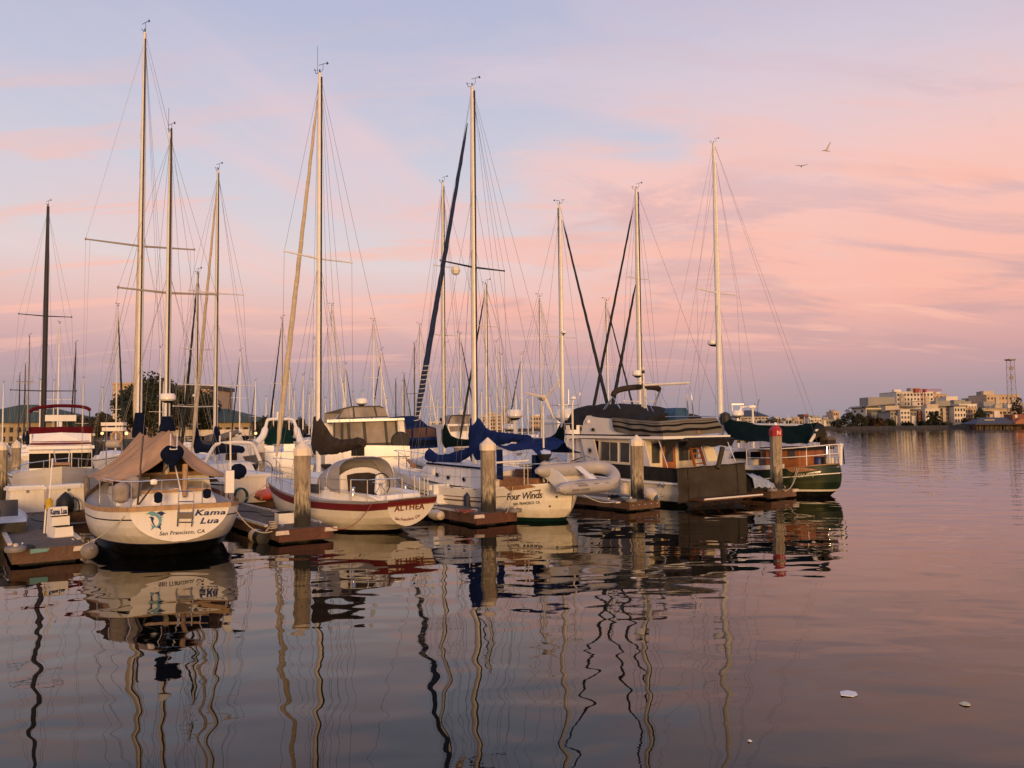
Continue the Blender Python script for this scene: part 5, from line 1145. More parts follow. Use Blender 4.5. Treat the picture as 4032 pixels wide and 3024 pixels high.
cover(fr, sc_([(722, 345, 748, .12), (770, 345, 745, .16), (810, 362, 738, .18), (855, 432, 700, .19), (905, 462, 640, .19), (960, 475, 600, .18), (1040, 486, 585, .17), (1120, 494, 570, .16), (1200, 500, 565, .15), (1275, 512, 560, .12)], f0), BLUE, wob=.04, ties=6)
cover(fr, sc_([(305, 665, 735, .10), (330, 628, 748, .15), (365, 655, 760, .16), (410, 685, 772, .16), (480, 684, 782, .16), (560, 665, 780, .15), (640, 645, 745, .14), (715, 622, 690, .10)], f0), BLUE, wob=.03, name='staysail_cover', ties=5)
# cockpit awning
rg = [F.Y(2070, 1728, .0), F.Y(2136, 1722, 0), F.Y(2185, 1724, 0), F.Y(2225, 1742, 0)]; pe = [F.Y(1953, 1754, 1.25), F.Y(2003, 1778, 1.25), F.Y(2094, 1766, 1.15), F.Y(2118, 1790, 1.0)]; se = [Vector((p.x, -1.25, 2.0)) for p in rg]
se[-1] = F.X(2250, 1772, rg[-1].x)
rows = []
for i in range(4):
    for s_ in ((i, 1),):
        row = [pe[i].lerp(rg[i], j / 8) + Vector((0, 0, -.07 * math.sin(math.pi * j / 8) + .03 * math.sin(j * 2 + i * 2))) for j in range(9)] + [rg[i].lerp(se[i], j / 8) + Vector((0, 0, -.07 * math.sin(math.pi * j / 8))) for j in range(1, 9)]
    rows.append(row)
MB().grid(rows).build('cockpit_awning', BLUE, fr, 60)
rows = []
for i in range(9):
    f = i / 8; a_ = F.X(1550 + .422 * (1288 + 110 * f), 1500 + .422 * 690, .35); b_ = F.X(1550 + .422 * (1288 + 112 * f), 1500 + .422 * 905, .35); w3 = .05 * math.sin(i * 2.2); rows.append([a_ + Vector((w3, 0, 0)), a_.lerp(b_, .5) + Vector((w3 * 1.5, 0, 0)), b_ + Vector((w3, 0, 0))])
MB().grid(rows).build('side_cloth', BLUE, fr, 60)
a_ = fY([(955, 640), (1005, 640), (1012, 925), (965, 915)], 1.15); MB().prism(a_, (0, -.05, 0)).build('side_cloth', BLUE, fr, 0)
fbow = F.Y(1613, 1812); fst_ = F.Y(1641, 1665)
MB().tube([Vector((7.6, 0, 1.42)), fbow + Vector((.1, 0, 0))], [.09, .06], 8).build('bowsprit', TEAK, fr)
furl(fr, fbow, fmt - Vector((0, 0, .35)), .125, FURLB, fa=.10, fb=.93)
hl_ = []; ba_, bb_ = fbow, fmt - Vector((0, 0, .35))
for i in range(150):
    f_ = .115 + .17 * i / 149; t_ = i * .55; d_ = (bb_ - ba_).normalized(); u_ = d_.orthogonal().normalized(); v_ = d_.cross(u_); rr2 = .095 if f_ < .15 else .125; hl_.append(ba_.lerp(bb_, f_) + (u_ * math.cos(t_) + v_ * math.sin(t_)) * rr2)
MB().tube(hl_, .010, 4).build('sail_lacing', MASTW, fr)
seg = [(fbow, fmt), (fmt, Vector((-.3, .5, 1.2))), (fmt, Vector((-.3, -.5, 1.2))), (Vector((7.2, 0, 1.4)), fmb.lerp(fmt, .72))]
for tip, sd in zip(tips, (1, -1)):
    ch = Vector((fmb.x - .1, sd * 1.44, .98)); seg += [(fmt - Vector((0, 0, .25)), tip), (tip, ch), (fmb.lerp(fmt, .60), ch + Vector((.5, 0, 0))), (fmb.lerp(fmt, .60), ch + Vector((-.6, 0, 0))), (fmt - Vector((0, 0, 3.2)), ch + Vector((-.9, 0, 0)))]
seg += [(fmt - Vector((.05, 0, .2)), F.Y(2060, 1715)), (fmt - Vector((.05, 0, .2)), F.Y(2015, 1712)), (F.X(2130, 1672, .6), F.X(2065, 1810, .9))]
wires(fr, seg)
rc = F.Y(1788, 1072, 0); MB().lathe([(.01, -.17), (.12, -.12), (.17, 0), (.12, .12), (.01, .17)], tips[0].lerp(fmb.lerp(fmt, .55), .45) + Vector((0, 0, -.38 - (tips[0].z - fmb.lerp(fmt, (F.Y(1866, 1052).z - fmb.z) / (fmt.z - fmb.z)).z))), 6).build('radar_reflector', CREAM, fr, 0)
# rails
ll = []
for sd in (1, -1):
    tops = []
    for x in (.5, 1.5, 2.6, 3.8, 5.0, 6.2, 7.2): p = FH.pt(x, 9, sd); t_ = Vector((p.x, p.y * .97, p.z + .60)); MB().tube([Vector((p.x, p.y * .97, p.z - .05)), t_], .012, 6).build('stanchion', STEEL, fr); tops.append(t_)
    MB().tube(tops, .006, 4).build('lifeline', WIRE, fr); MB().tube([q - Vector((0, 0, .28)) for q in tops], .006, 4).build('lifeline', WIRE, fr)

pth = smooth_path([(.5, .98, 1.72), (-.1, .6, 1.75), (-.4, 0, 1.77), (-.1, -.6, 1.75), (.5, -.98, 1.72)], 5); rail(fr, pth, [1.1 if i in (0, 5, 15, 20) else None for i in range(len(pth))], .015, name='pushpit')
pth = smooth_path([(7.2, .62, 1.82), (8.2, .3, 1.95), (8.9, .0, 2.0), (8.2, -.3, 1.95), (7.2, -.62, 1.82)], 5); rail(fr, pth, [1.35 if i in (0, 5, 15, 20) else None for i in range(len(pth))], .014, name='pulpit')
MB().tube([F.X(1953, 1822, .75), F.X(2082, 1813, .2)], .028, 8).build('spare_spar', WHITE2, fr)
# stern pole with wind turbine, second pole with aerials
def fX(x, y, pl): return F.X(1550 + .422 * x, 1500 + .422 * y, pl)
wp = fX(1403, 945, .0); hub = fX(1403, 155, .0); hub.y = wp.y; hub.x = wp.x
MB().tube([wp, hub - Vector((0, 0, .25))], .03, 8).build('turbine_pole', MAST, fr)
tb = MB().lathe([(.02, -.15), (.08, -.10), (.10, .1), (.06, .32), (.02, .36)], hub, 12, axis=F.mi @ Vector((-.3, 1, 0))).build('wind_turbine', M('turbine_tan', (.60, .52, .40), .5), fr)
for (x, y) in ((1197, 113), (1525, -5), (1472, 350)):
    tip = fX(x, y, hub.x - .12); d = (tip - hub); u = d.normalized(); v = Vector((1, .0, 0)).cross(u).normalized(); Lb = d.length; rows = []
    for i in range(9):
        f = i / 8; w_ = (.060 - .036 * f) if f > .08 else .04; c_ = hub + Vector((-.12, 0, 0)) + u * Lb * f; tw = .5 * (1 - f); ax = (v * math.cos(tw) + Vector((1, 0, 0)) * math.sin(tw)); nn = ax.cross(u)
        rows.append([c_ + ax * w_, c_ + nn * .012, c_ - ax * w_ * .6, c_ - nn * .012])
    mb = MB().grid(rows, 0, True); mb.add(rows[-1], [(0, 1, 2, 3)]); mb.build('blade', M('turbine_tan', (.6, .52, .4)), tb)
p0, p1 = fX(1675, 735, -.15), fX(1680, 210, -.15); p1.y = p0.y; p1.x = p0.x
MB().tube([p0, p1], .03, 8).build('aerial_pole', MAST, fr)
mb = MB(); mb.tube([p1 + Vector((0, .2, -.05)), p1 + Vector((0, -.3, -.05)), p1 + Vector((0, -.34, .25))], .014, 6); mb.tube([p1 + Vector((0, .16, -.05)), p1 + Vector((0, .16, .42))], .018, 6); mb.build('aerial_bracket', STEEL, fr)
mb = MB(); mb.lathe([(.06, 0), (.09, .02), (.07, .09), (.02, .10)], p1 + Vector((0, -.05, .12)), 10); mb.lathe([(.03, 0), (.03, .09)], p1 + Vector((0, -.34, .25)), 8); mb.tube([p1 - Vector((0, 0, .1)), p1 + Vector((0, -.05, .15))], .02, 6); mb.build('aerial_dome', WHITE, fr)
mb = MB(); a_, b_ = fX(1405, 400, .0), fX(1675, 402, -.15); mb.tube([Vector((wp.x, wp.y, a_.z)), Vector((p0.x, p0.y, a_.z))], .014, 6); mb.build('cross_brace', STEEL, fr)
gl = fX(1405, 682, -.05); gp = MB().lathe([(.02, -.20), (.12, -.19), (.22, .0), (.23, .01), (.20, .10), (.08, .14), (.02, .145)], gl, 18).build('rail_grill', STEEL, fr)
MB().lathe([(.02, -.205), (.125, -.195), (.225, -.005)], gl, 18).build('grill_bowl', RUBBER, gp)
fb = fX(1410, 805, -.2); MB().lathe([(.01, -.19), (.12, -.15), (.18, 0), (.12, .15), (.02, .19)], fb, 16).build('buoy_fender', HYP, fr)
hx_ = hull_find(FH, F, 2022, 1917); MB().tube(catenary(FH.pt(hx_[0], hx_[1], 1) + Vector((0, .03, 0)), F.mi @ (onz(1990, 2020, DZ) - F.o), .2), .013, 5).build('mooring_line', ROPE, fr)
MB().tube(catenary(fX(1220, 768, .9), fX(1300, 830, .8), .12), .01, 5).build('slack_line', ROPE, fr)
for x, y in ((345, 1040), (690, 1120)):
    c_ = F.Y(1550 + .422 * x, 1500 + .422 * y, 1.40 if x > 500 else 1.05); MB().lathe([(.02, -.26), (.10, -.24), (.12, -.1), (.12, .17), (.06, .23), (.03, .28)], c_, 12).build('hull_fender', FENDB, fr)
# inflatable hung across the stern
dc = F.w((-.72, -.2, 1.31)); di = thing('inflatable_dinghy', 'grey inflatable dinghy hanging across the stern of the white cutter', 'dinghy', dc, 0)
df = (F.m @ Vector((0, -1, 0))); up = Vector((0, 0, 1)); aft = F.m @ Vector((-1, 0, 0))
TL = R(29); dirU = (up * math.cos(TL) + aft * math.sin(TL) * 1.0).normalized()  # deck-up leans aft toward the viewer
side_ = dirU.cross(df).normalized()
def DI(x, y, z): return df * x + side_ * y + dirU * z
Ld, Bw, Rt = 2.55, .50, .20; path = [(-1.42, -Bw, 0)] + [(-1.2 + 1.75 * i / 8, -Bw, 0) for i in range(9)] + [(.62 + .62 * math.sin(t), -Bw * math.cos(t), .16 * math.sin(t)) for t in [math.pi * i / 14 for i in range(1, 14)]] + [(.55 - 1.75 * i / 8, Bw, 0) for i in range(9)] + [(-1.42, Bw, 0)]
rs = [Rt * .35] + [Rt * .9] + [Rt] * (len(path) - 4) + [Rt * .9] + [Rt * .35]
MB().tube([DI(*p) for p in path], rs, 16).build('tube', HYP, di)
mb = MB(); out_ = [];
for i, p in enumerate(path[1:-1]):
    x, y, z = p; cxd = Vector((x - .55, y, 0)) if x > .55 else Vector((0, y, 0)); cxd = cxd.normalized(); out_.append(DI(x + cxd.x * Rt * 1.0, y + cxd.y * Rt * 1.0, z - .03))
mb.tube(out_, .030, 6); mb.build('rubbing_strake', HYPD, di)
MB().prism([DI(-1.02, -Bw, -.22), DI(-1.02, Bw, -.22), DI(-1.02, Bw, .12), DI(-1.02, .15, .20), DI(-1.02, -.15, .20), DI(-1.02, -Bw, .12)], df * .05).build('transom', WHITE2, di, 0)
mb = MB(); mb.grid([[DI(x, y, -.17 - .10 * (1 - abs(y) / .5)) for y in (-.5, -.25, 0, .25, .5)] for x in (-1.0, -.4, .2, .8, 1.05)]); mb.build('floor', CREAM, di)
MB().prism([DI(.02, -.62, .13), DI(.26, -.62, .13), DI(.26, .62, .13), DI(.02, .62, .13)], dirU * .03).build('thwart', WHITE, di, 0)
mb = MB()
lowside = -1 if (DI(0, -1, 0).z < DI(0, 1, 0).z) else 1
def TS(x, ang, lift=.006, r_=Rt): return DI(x, lowside * (Bw + (r_ + lift) * math.cos(ang)), (r_ + lift) * math.sin(ang))
def tpatch(x0, x1, a0, a1, mat, nm):
    rows = [[TS(x0 + (x1 - x0) * i / 6, a0 + (a1 - a0) * j / 5) for j in range(6)] for i in range(7)]; return MB().grid(rows).build(nm, mat, di, 0)
for q in ((-1.05, -.72, .10, .45), (-.68, -.32, .10, .45), (-.78, -.38, .75, 1.05), (-.9, -.45, 1.15, 1.30), (-.1, .12, .95, 1.1), (.38, .55, .95, 1.1)): tpatch(*q, HYPD, 'rubber_patch')
vs, fs = text2d('CF 6049 RU', 1, 0, .01); xs = [v[0] for v in vs]; w_ = max(xs) - min(xs); out = []
cpath = [Vector(p) for p in path]
for x, y in vs:
    u = (x - min(xs)) / w_; t = .15 + u * .85; ang = t if lowside < 0 else math.pi - t
    ctr_ = Vector((.62 + .62 * math.sin(t), lowside * Bw * math.cos(t), .16 * math.sin(t))); rad_ = Vector((math.sin(t), lowside * math.cos(t), 0)).normalized(); a2 = .28 + .45 * y
    q = ctr_ + rad_ * (Rt + .008) * math.cos(a2) + Vector((0, 0, 1)) * (Rt + .008) * math.sin(a2); out.append(DI(*q))
MB().add(out, fs).build('lettering', HYPD, di, 0)
mb = MB(); mb.tube([DI(-.75, -.5, .25), DI(.7, -.5, .25)], .016, 6); mb.build('davit_bar', STEEL, di)
mb = MB()
for y in (-.62, .62):
    mb.tube([Vector(F.w((.1, y, 1.75))) - dc, Vector(F.w((-.55, y, 1.95))) - dc, Vector(F.w((-.9, y, 1.85))) - dc], .022, 7)
mb.build('davit', STEEL, fr); fr.children[-1].matrix_parent_inverse = Matrix.Identity(4)
for ob in fr.children:
    if ob.name.startswith('davit'): ob.data.transform(Matrix.Translation(dc - F.o)); ob.data.transform(F.mi.to_4x4())
# dock three clutter
sp_ = dthing(D3, 'boarding_steps', 'two tread white boarding steps on the dock beside the white cutter', 'boarding steps', 1752, 1984, 0, R(-8)); prof = [(0, -.0, 0), (0, 0, .30), (.32, 0, .30), (.32, 0, .62), (.72, 0, .62), (.76, 0, 0)]
MB().prism([Vector((p[0] * .9, .28 - 0, p[2])) for p in prof], (0, -.56, 0)).build('steps', WHITE2, sp_, 0); MB().box((.33, 0, .012), (.85, .72, .024)).build('base_board', WHITE2, sp_, 0)
rp = dthing(D3, 'rope_pile', 'tangled red rope lying on the middle dock', 'rope', 1830, 2018); rn = random.Random(3); mb = MB(); mb.tube(smooth_path([(rn.uniform(-.35, .35), rn.uniform(-.22, .22), .02 + rn.random() * .05) for i in range(18)], 5), .018, 5); mb.build('strand', ROPER, rp)
fe = onz(1718, 2030, .2); fo = thing('dock_fender', 'stained white oval fender on the middle dock side', 'fender', (fe.x, fe.y, .22), D3.rz); MB().lathe([(.02, -.36), (.13, -.28), (.17, 0), (.13, .28), (.04, .36)], (0, 0, 0), 14, axis=(1, 0, 0)).build('body', FENDW, fo); MB().tube([(.3, 0, .02), (.4, -.1, .14)], .012, 5).build('lanyard', ROPE, fo)
for px0, py0, px1, py1 in ((1715, 1976, 1830, 2022),):
    a_ = onz(px0, py0, DZ + .02); lo_ = thing('dock_line', 'dark slack line lying across the middle dock edge', 'rope', a_); b_ = onz(px1, py1, DZ + .02) - a_; MB().tube(smooth_path([(0, 0, 0), b_ * .4 + Vector((-.1, -.25, .0)), b_ * .7 + Vector((.05, -.2, -.05)), b_], 6), .013, 5).build('line', WOODD, lo_)

# ================================================================ TRAWLER
T = Fr(7.23, 28.69, 34.5); TB = 1.75
tr = thing('trawler_yacht', 'white trawler yacht with an olive mesh stern cover and striped flybridge cloth', 'motor yacht', T.o, T.rz)
tst = [(0, 1.72, 1.02, -.3, 4.0), (2, 1.75, 1.02, -.45, 4.0), (4.8, 1.72, 1.12, -.5, 3.4), (6.4, 1.5, 1.34, -.5, 2.6), (7.6, .85, 1.62, -.5, 2.0), (8.4, .04, 1.85, -.4, 1.5)]
trows = [('a', .0, 1), ('a', .16, 0), ('f', (.16, -.35, .5), 0), ('s', -.30, 2), ('s', -.17, 0)]
TH = Hull(tst, trows, .5, .0, 36); TH.build(tr, [HULLC, BLACK, WHITE], 1, DECK, .25, BLACK)  # transom coloured black in place of the shade below the stern cover
t6 = lambda x, y: (2280 + .3557 * x, 1450 + .3557 * y)
def tP(pts, y): return [T.Y(*t6(a_, b_), y) for a_, b_ in pts]
def tX(pts, x): return [T.X(*t6(a_, b_), x) for a_, b_ in pts]
mb = MB(); mb.tube([Vector((.02, 1.77, .80)), Vector((2.2, 1.80, .80)), Vector((4.8, 1.77, .90)), Vector((6.2, 1.55, 1.02))], .045, 8); mb.build('rub_rail', WHITE, tr)
ZR = 2.36
CABW = M('cabin_white', (.66, .62, .57), .4, var=.06, vs=1.5, streak=.15); CABC = M('aft_bulkhead_cream', (.72, .64, .48), .4, var=.06, vs=1.5)
# deckhouse: port side wall with openings is a set of panels, aft bulkhead with door and windows set proud
MB().box(((2.12 + 6.0) / 2, 0, (.9 + ZR) / 2), (6.0 - 2.12, 2.96, ZR - .9)).build('deckhouse', CABW, tr, 0)
MB().prism([(6.0, -1.46, .9), (6.0, 1.46, .9), (6.0, 1.3, ZR), (6.0, -1.3, ZR)], (.7, 0, 0)).build('windscreen_house', CABW, tr, 0)
def twin(pts, y, m=GLASS, nm='window', n=(0, .02, 0), fm=CABC):
    P = tP(pts, y); f = MB().prism([p + (p - sum(P, Vector()) / 4) * .12 for p in P], (n[0] * .8, n[1] * .8, 0)).build(nm, fm, tr, 0); MB().prism(P, (n[0] * 1.4, n[1] * 1.4, 0)).build('pane', m, f, 0); return f
CURT = M('window_curtained', (.045, .043, .04), .12, var=.5, vs=3, spec=.7)
twin([(165, 800), (220, 805), (218, 1012), (205, 1012)], 1.485); twin([(253, 812), (340, 818), (340, 1024), (253, 1018)], 1.485, CURT); twin([(350, 818), (430, 824), (430, 1032), (350, 1026)], 1.485, CURT); twin([(464, 822), (560, 828), (560, 1042), (464, 1034)], 1.485, CURT); twin([(580, 830), (640, 834), (680, 1046), (580, 1042)], 1.485, CURT)
# wing pillars carrying the overhang
slab(tr, tP([(640, 800), (720, 802), (795, 1105), (700, 1100)], 1.70), (0, -.06, 0), CABW, 'wing_pillar')
slab(tr, tP([(20, 780), (160, 785), (215, 1040), (80, 1035)], 1.66), (0, -.06, 0), CABW, 'wing_pillar')
slab(tr, tX([(1345, 792), (1458, 775), (1545, 1028), (1425, 1030)], 1.35), (.06, 0, 0), CABC, 'wing_pillar')
MB().box((2.10, 0, (1.0 + ZR) / 2), (.05, 2.9, ZR - 1.0)).build('aft_bulkhead', CABC, tr, 0)
def xw(pts, m, nm, d=.03, fr_m=CABC):
    P = tX(pts, 2.075); c_ = sum(P, Vector()) / len(P); f = MB().prism([p + (p - c_) * .10 for p in P], (-.02, 0, 0)).build(nm, fr_m, tr, 0); MB().prism(P, (-d, 0, 0)).build('pane', m, f, 0); return f
xw([(798, 832), (886, 826), (888, 1050), (803, 1052)], GLASSG, 'window'); xw([(1092, 812), (1205, 806), (1208, 1018), (1102, 1026)], GLASSG, 'window'); xw([(1215, 806), (1290, 800), (1293, 1010), (1217, 1016)], GLASSG, 'window')
DOORW = M('varnished_door', (.34, .12, .035), .35, var=.25, vs=4)
P = tX([(918, 806), (1055, 795), (1068, 1118), (925, 1118)], 2.075); dr = MB().prism(P, (-.03, 0, 0)).build('door', DOORW, tr, 0); P = tX([(945, 828), (1030, 822), (1035, 1034), (948, 1036)], 2.07); MB().prism(P, (-.035, 0, 0)).build('pane', CURT, dr, 0)
mb = MB()
for a_, b_ in (((1205, 808), (1282, 1088)), ((1308, 800), (1392, 1075))): p, q = T.X(*t6(*a_), 1.55), T.X(*t6(*b_), .95); mb.prism([p, p + Vector((0, .07, 0)), q + Vector((0, .07, 0)), q], (-.10, 0, 0))
for i in range(5):
    f = (i + .5) / 5; p = T.X(*t6(1205 + 77 * f, 808 + 280 * f), 1.55 - .6 * f); q = T.X(*t6(1308 + 84 * f, 800 + 275 * f), 1.55 - .6 * f); mb.tube([p, q], .028, 5)
mb.build('flybridge_ladder', DOORW, tr, 0)
# upper deck slab, white edge, dark stripe
mb = MB().prism([(.75, -1.78, ZR), (.75, 1.78, ZR), (6.4, 1.72, ZR + .03), (7.0, 1.2, ZR + .03), (7.0, -1.2, ZR + .03), (6.4, -1.72, ZR + .03)], (0, 0, .10)); mb.build('upper_deck', WHITE, tr, 0)
mb = MB().prism([(1.4, 1.795, ZR + .10), (6.4, 1.735, ZR + .14), (6.4, 1.735, ZR + .19), (1.4, 1.795, ZR + .15)], (0, -.02, 0)); mb.build('deck_stripe', NAVY, tr, 0)
rows = []
for i in range(12):
    f = i / 11; rows.append([Vector((.72 - .02, -1.7 + 2.5 * f, ZR + .04)), Vector((.45, -1.7 + 2.5 * f, ZR - .02 - .02 * math.sin(i))), Vector((.62, -1.7 + 2.5 * f, ZR - .30 - .03 * math.sin(i * 1.7)))])
MB().grid(rows).build('awning_flap', GREYC, tr, 60)
P = tX([(895, 800), (1130, 785), (1060, 850), (1000, 905), (955, 965), (940, 975), (985, 900)], 1.2); MB().prism(P, (.01, 0, 0)).build('side_flap', GREYC, tr, 0)
MB().tube([T.X(*t6(885, 805), .9), T.X(*t6(985, 1115), .6)], .018, 6).build('awning_strut', STEEL, tr); MB().tube([T.X(*t6(1625, 770), .6), T.X(*t6(1735, 1040), .25)], .018, 6).build('awning_strut', STEEL, tr)
# flybridge: white forward coaming, striped weather cloth, cover, furniture
mb = MB(); pr_ = tP([(20, 735), (50, 590), (85, 525), (200, 545), (362, 560), (400, 700), (640, 735)], 1.62); mb.prism(pr_, (0, -.06, 0)); mb.build('flybridge_coaming', CABW, tr, 0)
pr2 = [Vector((p.x, -1.62, p.z)) for p in pr_]; MB().prism(pr2, (0, .06, 0)).build('flybridge_coaming', CABW, tr, 0)
x_f = pr_[1].x; MB().prism([(x_f, -1.6, ZR + .1), (x_f, 1.6, ZR + .1), (x_f - .25, 1.6, pr_[2].z), (x_f - .25, -1.6, pr_[2].z)], (.06, 0, 0)).build('flybridge_front', CABW, tr, 0)
STRIPE = bpy.data.materials.new('striped_weather_cloth'); STRIPE.use_nodes = True
t_ = STRIPE.node_tree; n_ = t_.nodes; k_ = t_.links.new; b_ = n_['Principled BSDF']; b_.inputs['Roughness'].default_value = .9; b_.inputs['Specular IOR Level'].default_value = .1
at = n_.new('ShaderNodeAttribute'); at.attribute_name = 'stripe'; rp = n_.new('ShaderNodeValToRGB'); rp.color_ramp.interpolation = 'LINEAR'
for e_ in range(10): rp.color_ramp.elements.new(.5)
cs = [(0, .15), (.11, .15), (.13, .012), (.17, .16), (.22, .16), (.25, .008), (.33, .008), (.37, .16), (.55, .15), (.57, .012), (.70, .008), (.75, .14)]
for e_, (p_, v_) in zip(rp.color_ramp.elements, cs): e_.position = p_; e_.color = (v_, v_ * .92, v_ * .82, 1)
k_(at.outputs['Fac'], rp.inputs[0]); k_(rp.outputs[0], b_.inputs['Base Color'])
wpts = [T.Y(*t6(362, 546), 1.72), T.Y(*t6(640, 572), 1.74), T.Y(*t6(880, 588), 1.76)]; wb = [T.Y(*t6(392, 692), 1.72), T.Y(*t6(655, 752), 1.74), T.Y(*t6(935, 775), 1.76)]
x_a = wpts[2].x; wpts += [T.X(*t6(1140, 565), x_a - .06), T.X(*t6(1512, 545), x_a - .06)]; wb += [T.X(*t6(1180, 752), x_a - .1), T.X(*t6(1598, 712), x_a - .1)]
wpts.append(Vector((wpts[4].x + 2.2, wpts[4].y, wpts[4].z))); wb.append(Vector((wb[4].x + 2.2, wb[4].y, wb[4].z)))
rows = []; nu = 60; nv = 14; svals = []
for i in range(nu + 1):
    g = i / nu * (len(wpts) - 1); k = min(len(wpts) - 2, int(g)); f = g - k; a_, c_ = wpts[k].lerp(wpts[k + 1], f), wb[k].lerp(wb[k + 1], f)
    nd = Vector((0, 1, 0)) if k < 2 else Vector((-1, 0, 0)) if k < 4 else Vector((0, -1, 0))
    row = []
    for j in range(nv + 1):
        v_ = j / nv; p = a_.lerp(c_, v_) + nd * (.03 * math.sin(math.pi * v_) * (1 + math.sin(i * .8)) + .03 * mnoise.noise(Vector((i * .25, v_ * 2, 0)))); p.z += .02 * math.sin(i * .55) * math.sin(math.pi * v_); row.append(p); svals.append(1 - v_)
    rows.append(row)
wc_ = MB().grid(rows).build('weather_cloth', STRIPE, tr, 60); atr = wc_.data.attributes.new('stripe', 'FLOAT', 'POINT'); atr.data.foreach_set('value', [1 - s_ for s_ in svals])
hz = wpts[1].z
rows = []
prof = [(60, 425, 470), (120, 412, 540), (250, 398, 560), (420, 395, 560), (560, 402, 560), (640, 430, 560), (740, 470, 560), (860, 490, 560), (970, 492, 545)]
xs_ = []
for x, yt, yb in prof:
    p = T.Y(*t6(x, yt), .55); xs_.append((p.x, p.z))
rows = []
for i in range(25):
    x = xs_[0][0] + (xs_[-1][0] - xs_[0][0]) * i / 24; xx = sorted(xs_); zt = pchip([a_[0] for a_ in xx], [a_[1] for a_ in xx], x); wv = .04 * math.sin(i * 1.3)
    rows.append([Vector((x, y, z + wv * (abs(y) < 1.4) * .6)) for y, z in ((1.58, hz - .15), (1.5, hz + .05 + wv), (1.15, zt - .12), (.55, zt), (-.1, zt - .02), (-.8, zt - .03), (-1.2, zt - .1), (-1.5, hz), (-1.58, hz - .2))])
mb = MB().grid(rows); mb.add(rows[0], [tuple(range(9))]); mb.add(rows[-1], [tuple(range(9))[::-1]]); mb.build('helm_cover', GREYC, tr, 60)
bz0 = T.Y(*t6(375, 285), 1.15); bxx = bz0.x; pth = smooth_path([bz0 + Vector((0, 0, -.1)), T.X(*t6(400, 262), bxx), T.X(*t6(470, 232), bxx), T.X(*t6(600, 212), bxx), T.X(*t6(720, 208), bxx), T.X(*t6(850, 216), bxx), T.X(*t6(893, 240), bxx)], 5)
bm = MB().tube(pth, [.07] + [.115] * (len(pth) - 2) + [.08], 10).build('bimini_bundle', BROWNC, tr)
mb = MB(); e0, e1 = pth[0], pth[-1]
for e_ in (e0, e1):
    mb.tube([e_, Vector((e_.x - .75, e_.y, hz + .05))], .018, 6); mb.tube([e_, Vector((e_.x + .9, e_.y * 1.1, hz + .05))], .018, 6); mb.tube([e_ + Vector((-.05, 0, 0)), Vector((e_.x + .75, e_.y * 1.1, hz + .05))], .018, 6)
mb.build('bimini_frame', STEEL, bm)
m0, m1 = T.Y(*t6(722, 560), .2), T.Y(*t6(737, 20), .2); m1.x = m0.x
MB().prism([m0 + Vector((-.09, -.06, -.3)), m0 + Vector((.09, -.06, -.3)), m0 + Vector((.09, .06, -.3)), m0 + Vector((-.09, .06, -.3))], (0, 0, (m1 - m0).z * .62 + .3)).build('signal_mast', CABW, tr, 0)
mb = MB(); mb.tube([m0 + Vector((0, 0, (m1 - m0).z * .6)), m1], .035, 8); mb.lathe([(.05, 0), (.06, .1), (.05, .14)], m1, 10); mb.build('mast_top', CABW, tr); MB().lathe([(.055, .0), (.06, .08), (.04, .12)], m1 + Vector((0, 0, -.12)), 10).build('mast_light', RUBBER, tr)
br0 = T.Y(*t6(735, 185), .2); br0.x = m0.x; br1 = T.X(*t6(1222, 162), m0.x - 1.3); MB().tube([br0, br1], .05, 8).build('davit_boom', MAST, tr)
mb = MB(); mb.tube([br0 + Vector((0, .55, .12)), br0 + Vector((0, -.4, .10))], .022, 6); mb.build('crosstree', CABW, tr)
mb = MB(); a1, a2, c1_, c2_ = T.X(*t6(1193, 240), 1.2), T.X(*t6(1212, 520), 1.2), T.X(*t6(1238, 240), 1.2), T.X(*t6(1268, 535), 1.2)
mb.tube(smooth_path([a2, a1, br1 + Vector((0, 0, -.06)), c1_, c2_], 6), .02, 6); mb.build('boom_crutch', STEEL, tr)
mb = MB(); mb.tube([m0 + Vector((0, 0, (m1 - m0).z * .5)), T.X(*t6(870, 560), 2.2)], .012, 5); mb.tube([m0 + Vector((0, 0, (m1 - m0).z * .45)), T.X(*t6(790, 560), 2.8)], .012, 5); mb.build('mast_stay', STEEL, tr)
rd = T.Y(*t6(660, 52), .2); radome(tr, Vector((m0.x + .3, .22, rd.z)), .23, br0 + Vector((0, 0, .55)))
bc = T.X(*t6(1138, 512), 1.4); mb = MB(); pr_ = [(-.36, -.24), (.36, -.24), (.36, .1), (.28, .25), (-.24, .25), (-.36, .1)]; mb.prism([bc + Vector((0, y, z)) for y, z in pr_], (.55, 0, 0)); mb.build('covered_box', BLUEBOX, tr, 0)
sr = T.X(*t6(1000, 540), x_a + .1); mb = MB(); mb.tube([Vector((x_a + .1, 1.3, hz + .1)), Vector((x_a + .1, -1.4, hz + .12))], .015, 6); mb.build('aft_rail', STEEL, tr)
# seat back
sb_ = T.X(*t6(950, 492), 2.6); mb = MB().box(sb_, (.35, .9, .05)); mb.build('table', GREYC, tr, 0); mb = MB(); mb.tube([sb_ + Vector((0, -.3, 0)), sb_ + Vector((0, -.3, -.5))], .02, 6); mb.tube([sb_ + Vector((0, .3, 0)), sb_ + Vector((0, .3, -.5))], .02, 6); mb.build('table_leg', STEEL, tr)
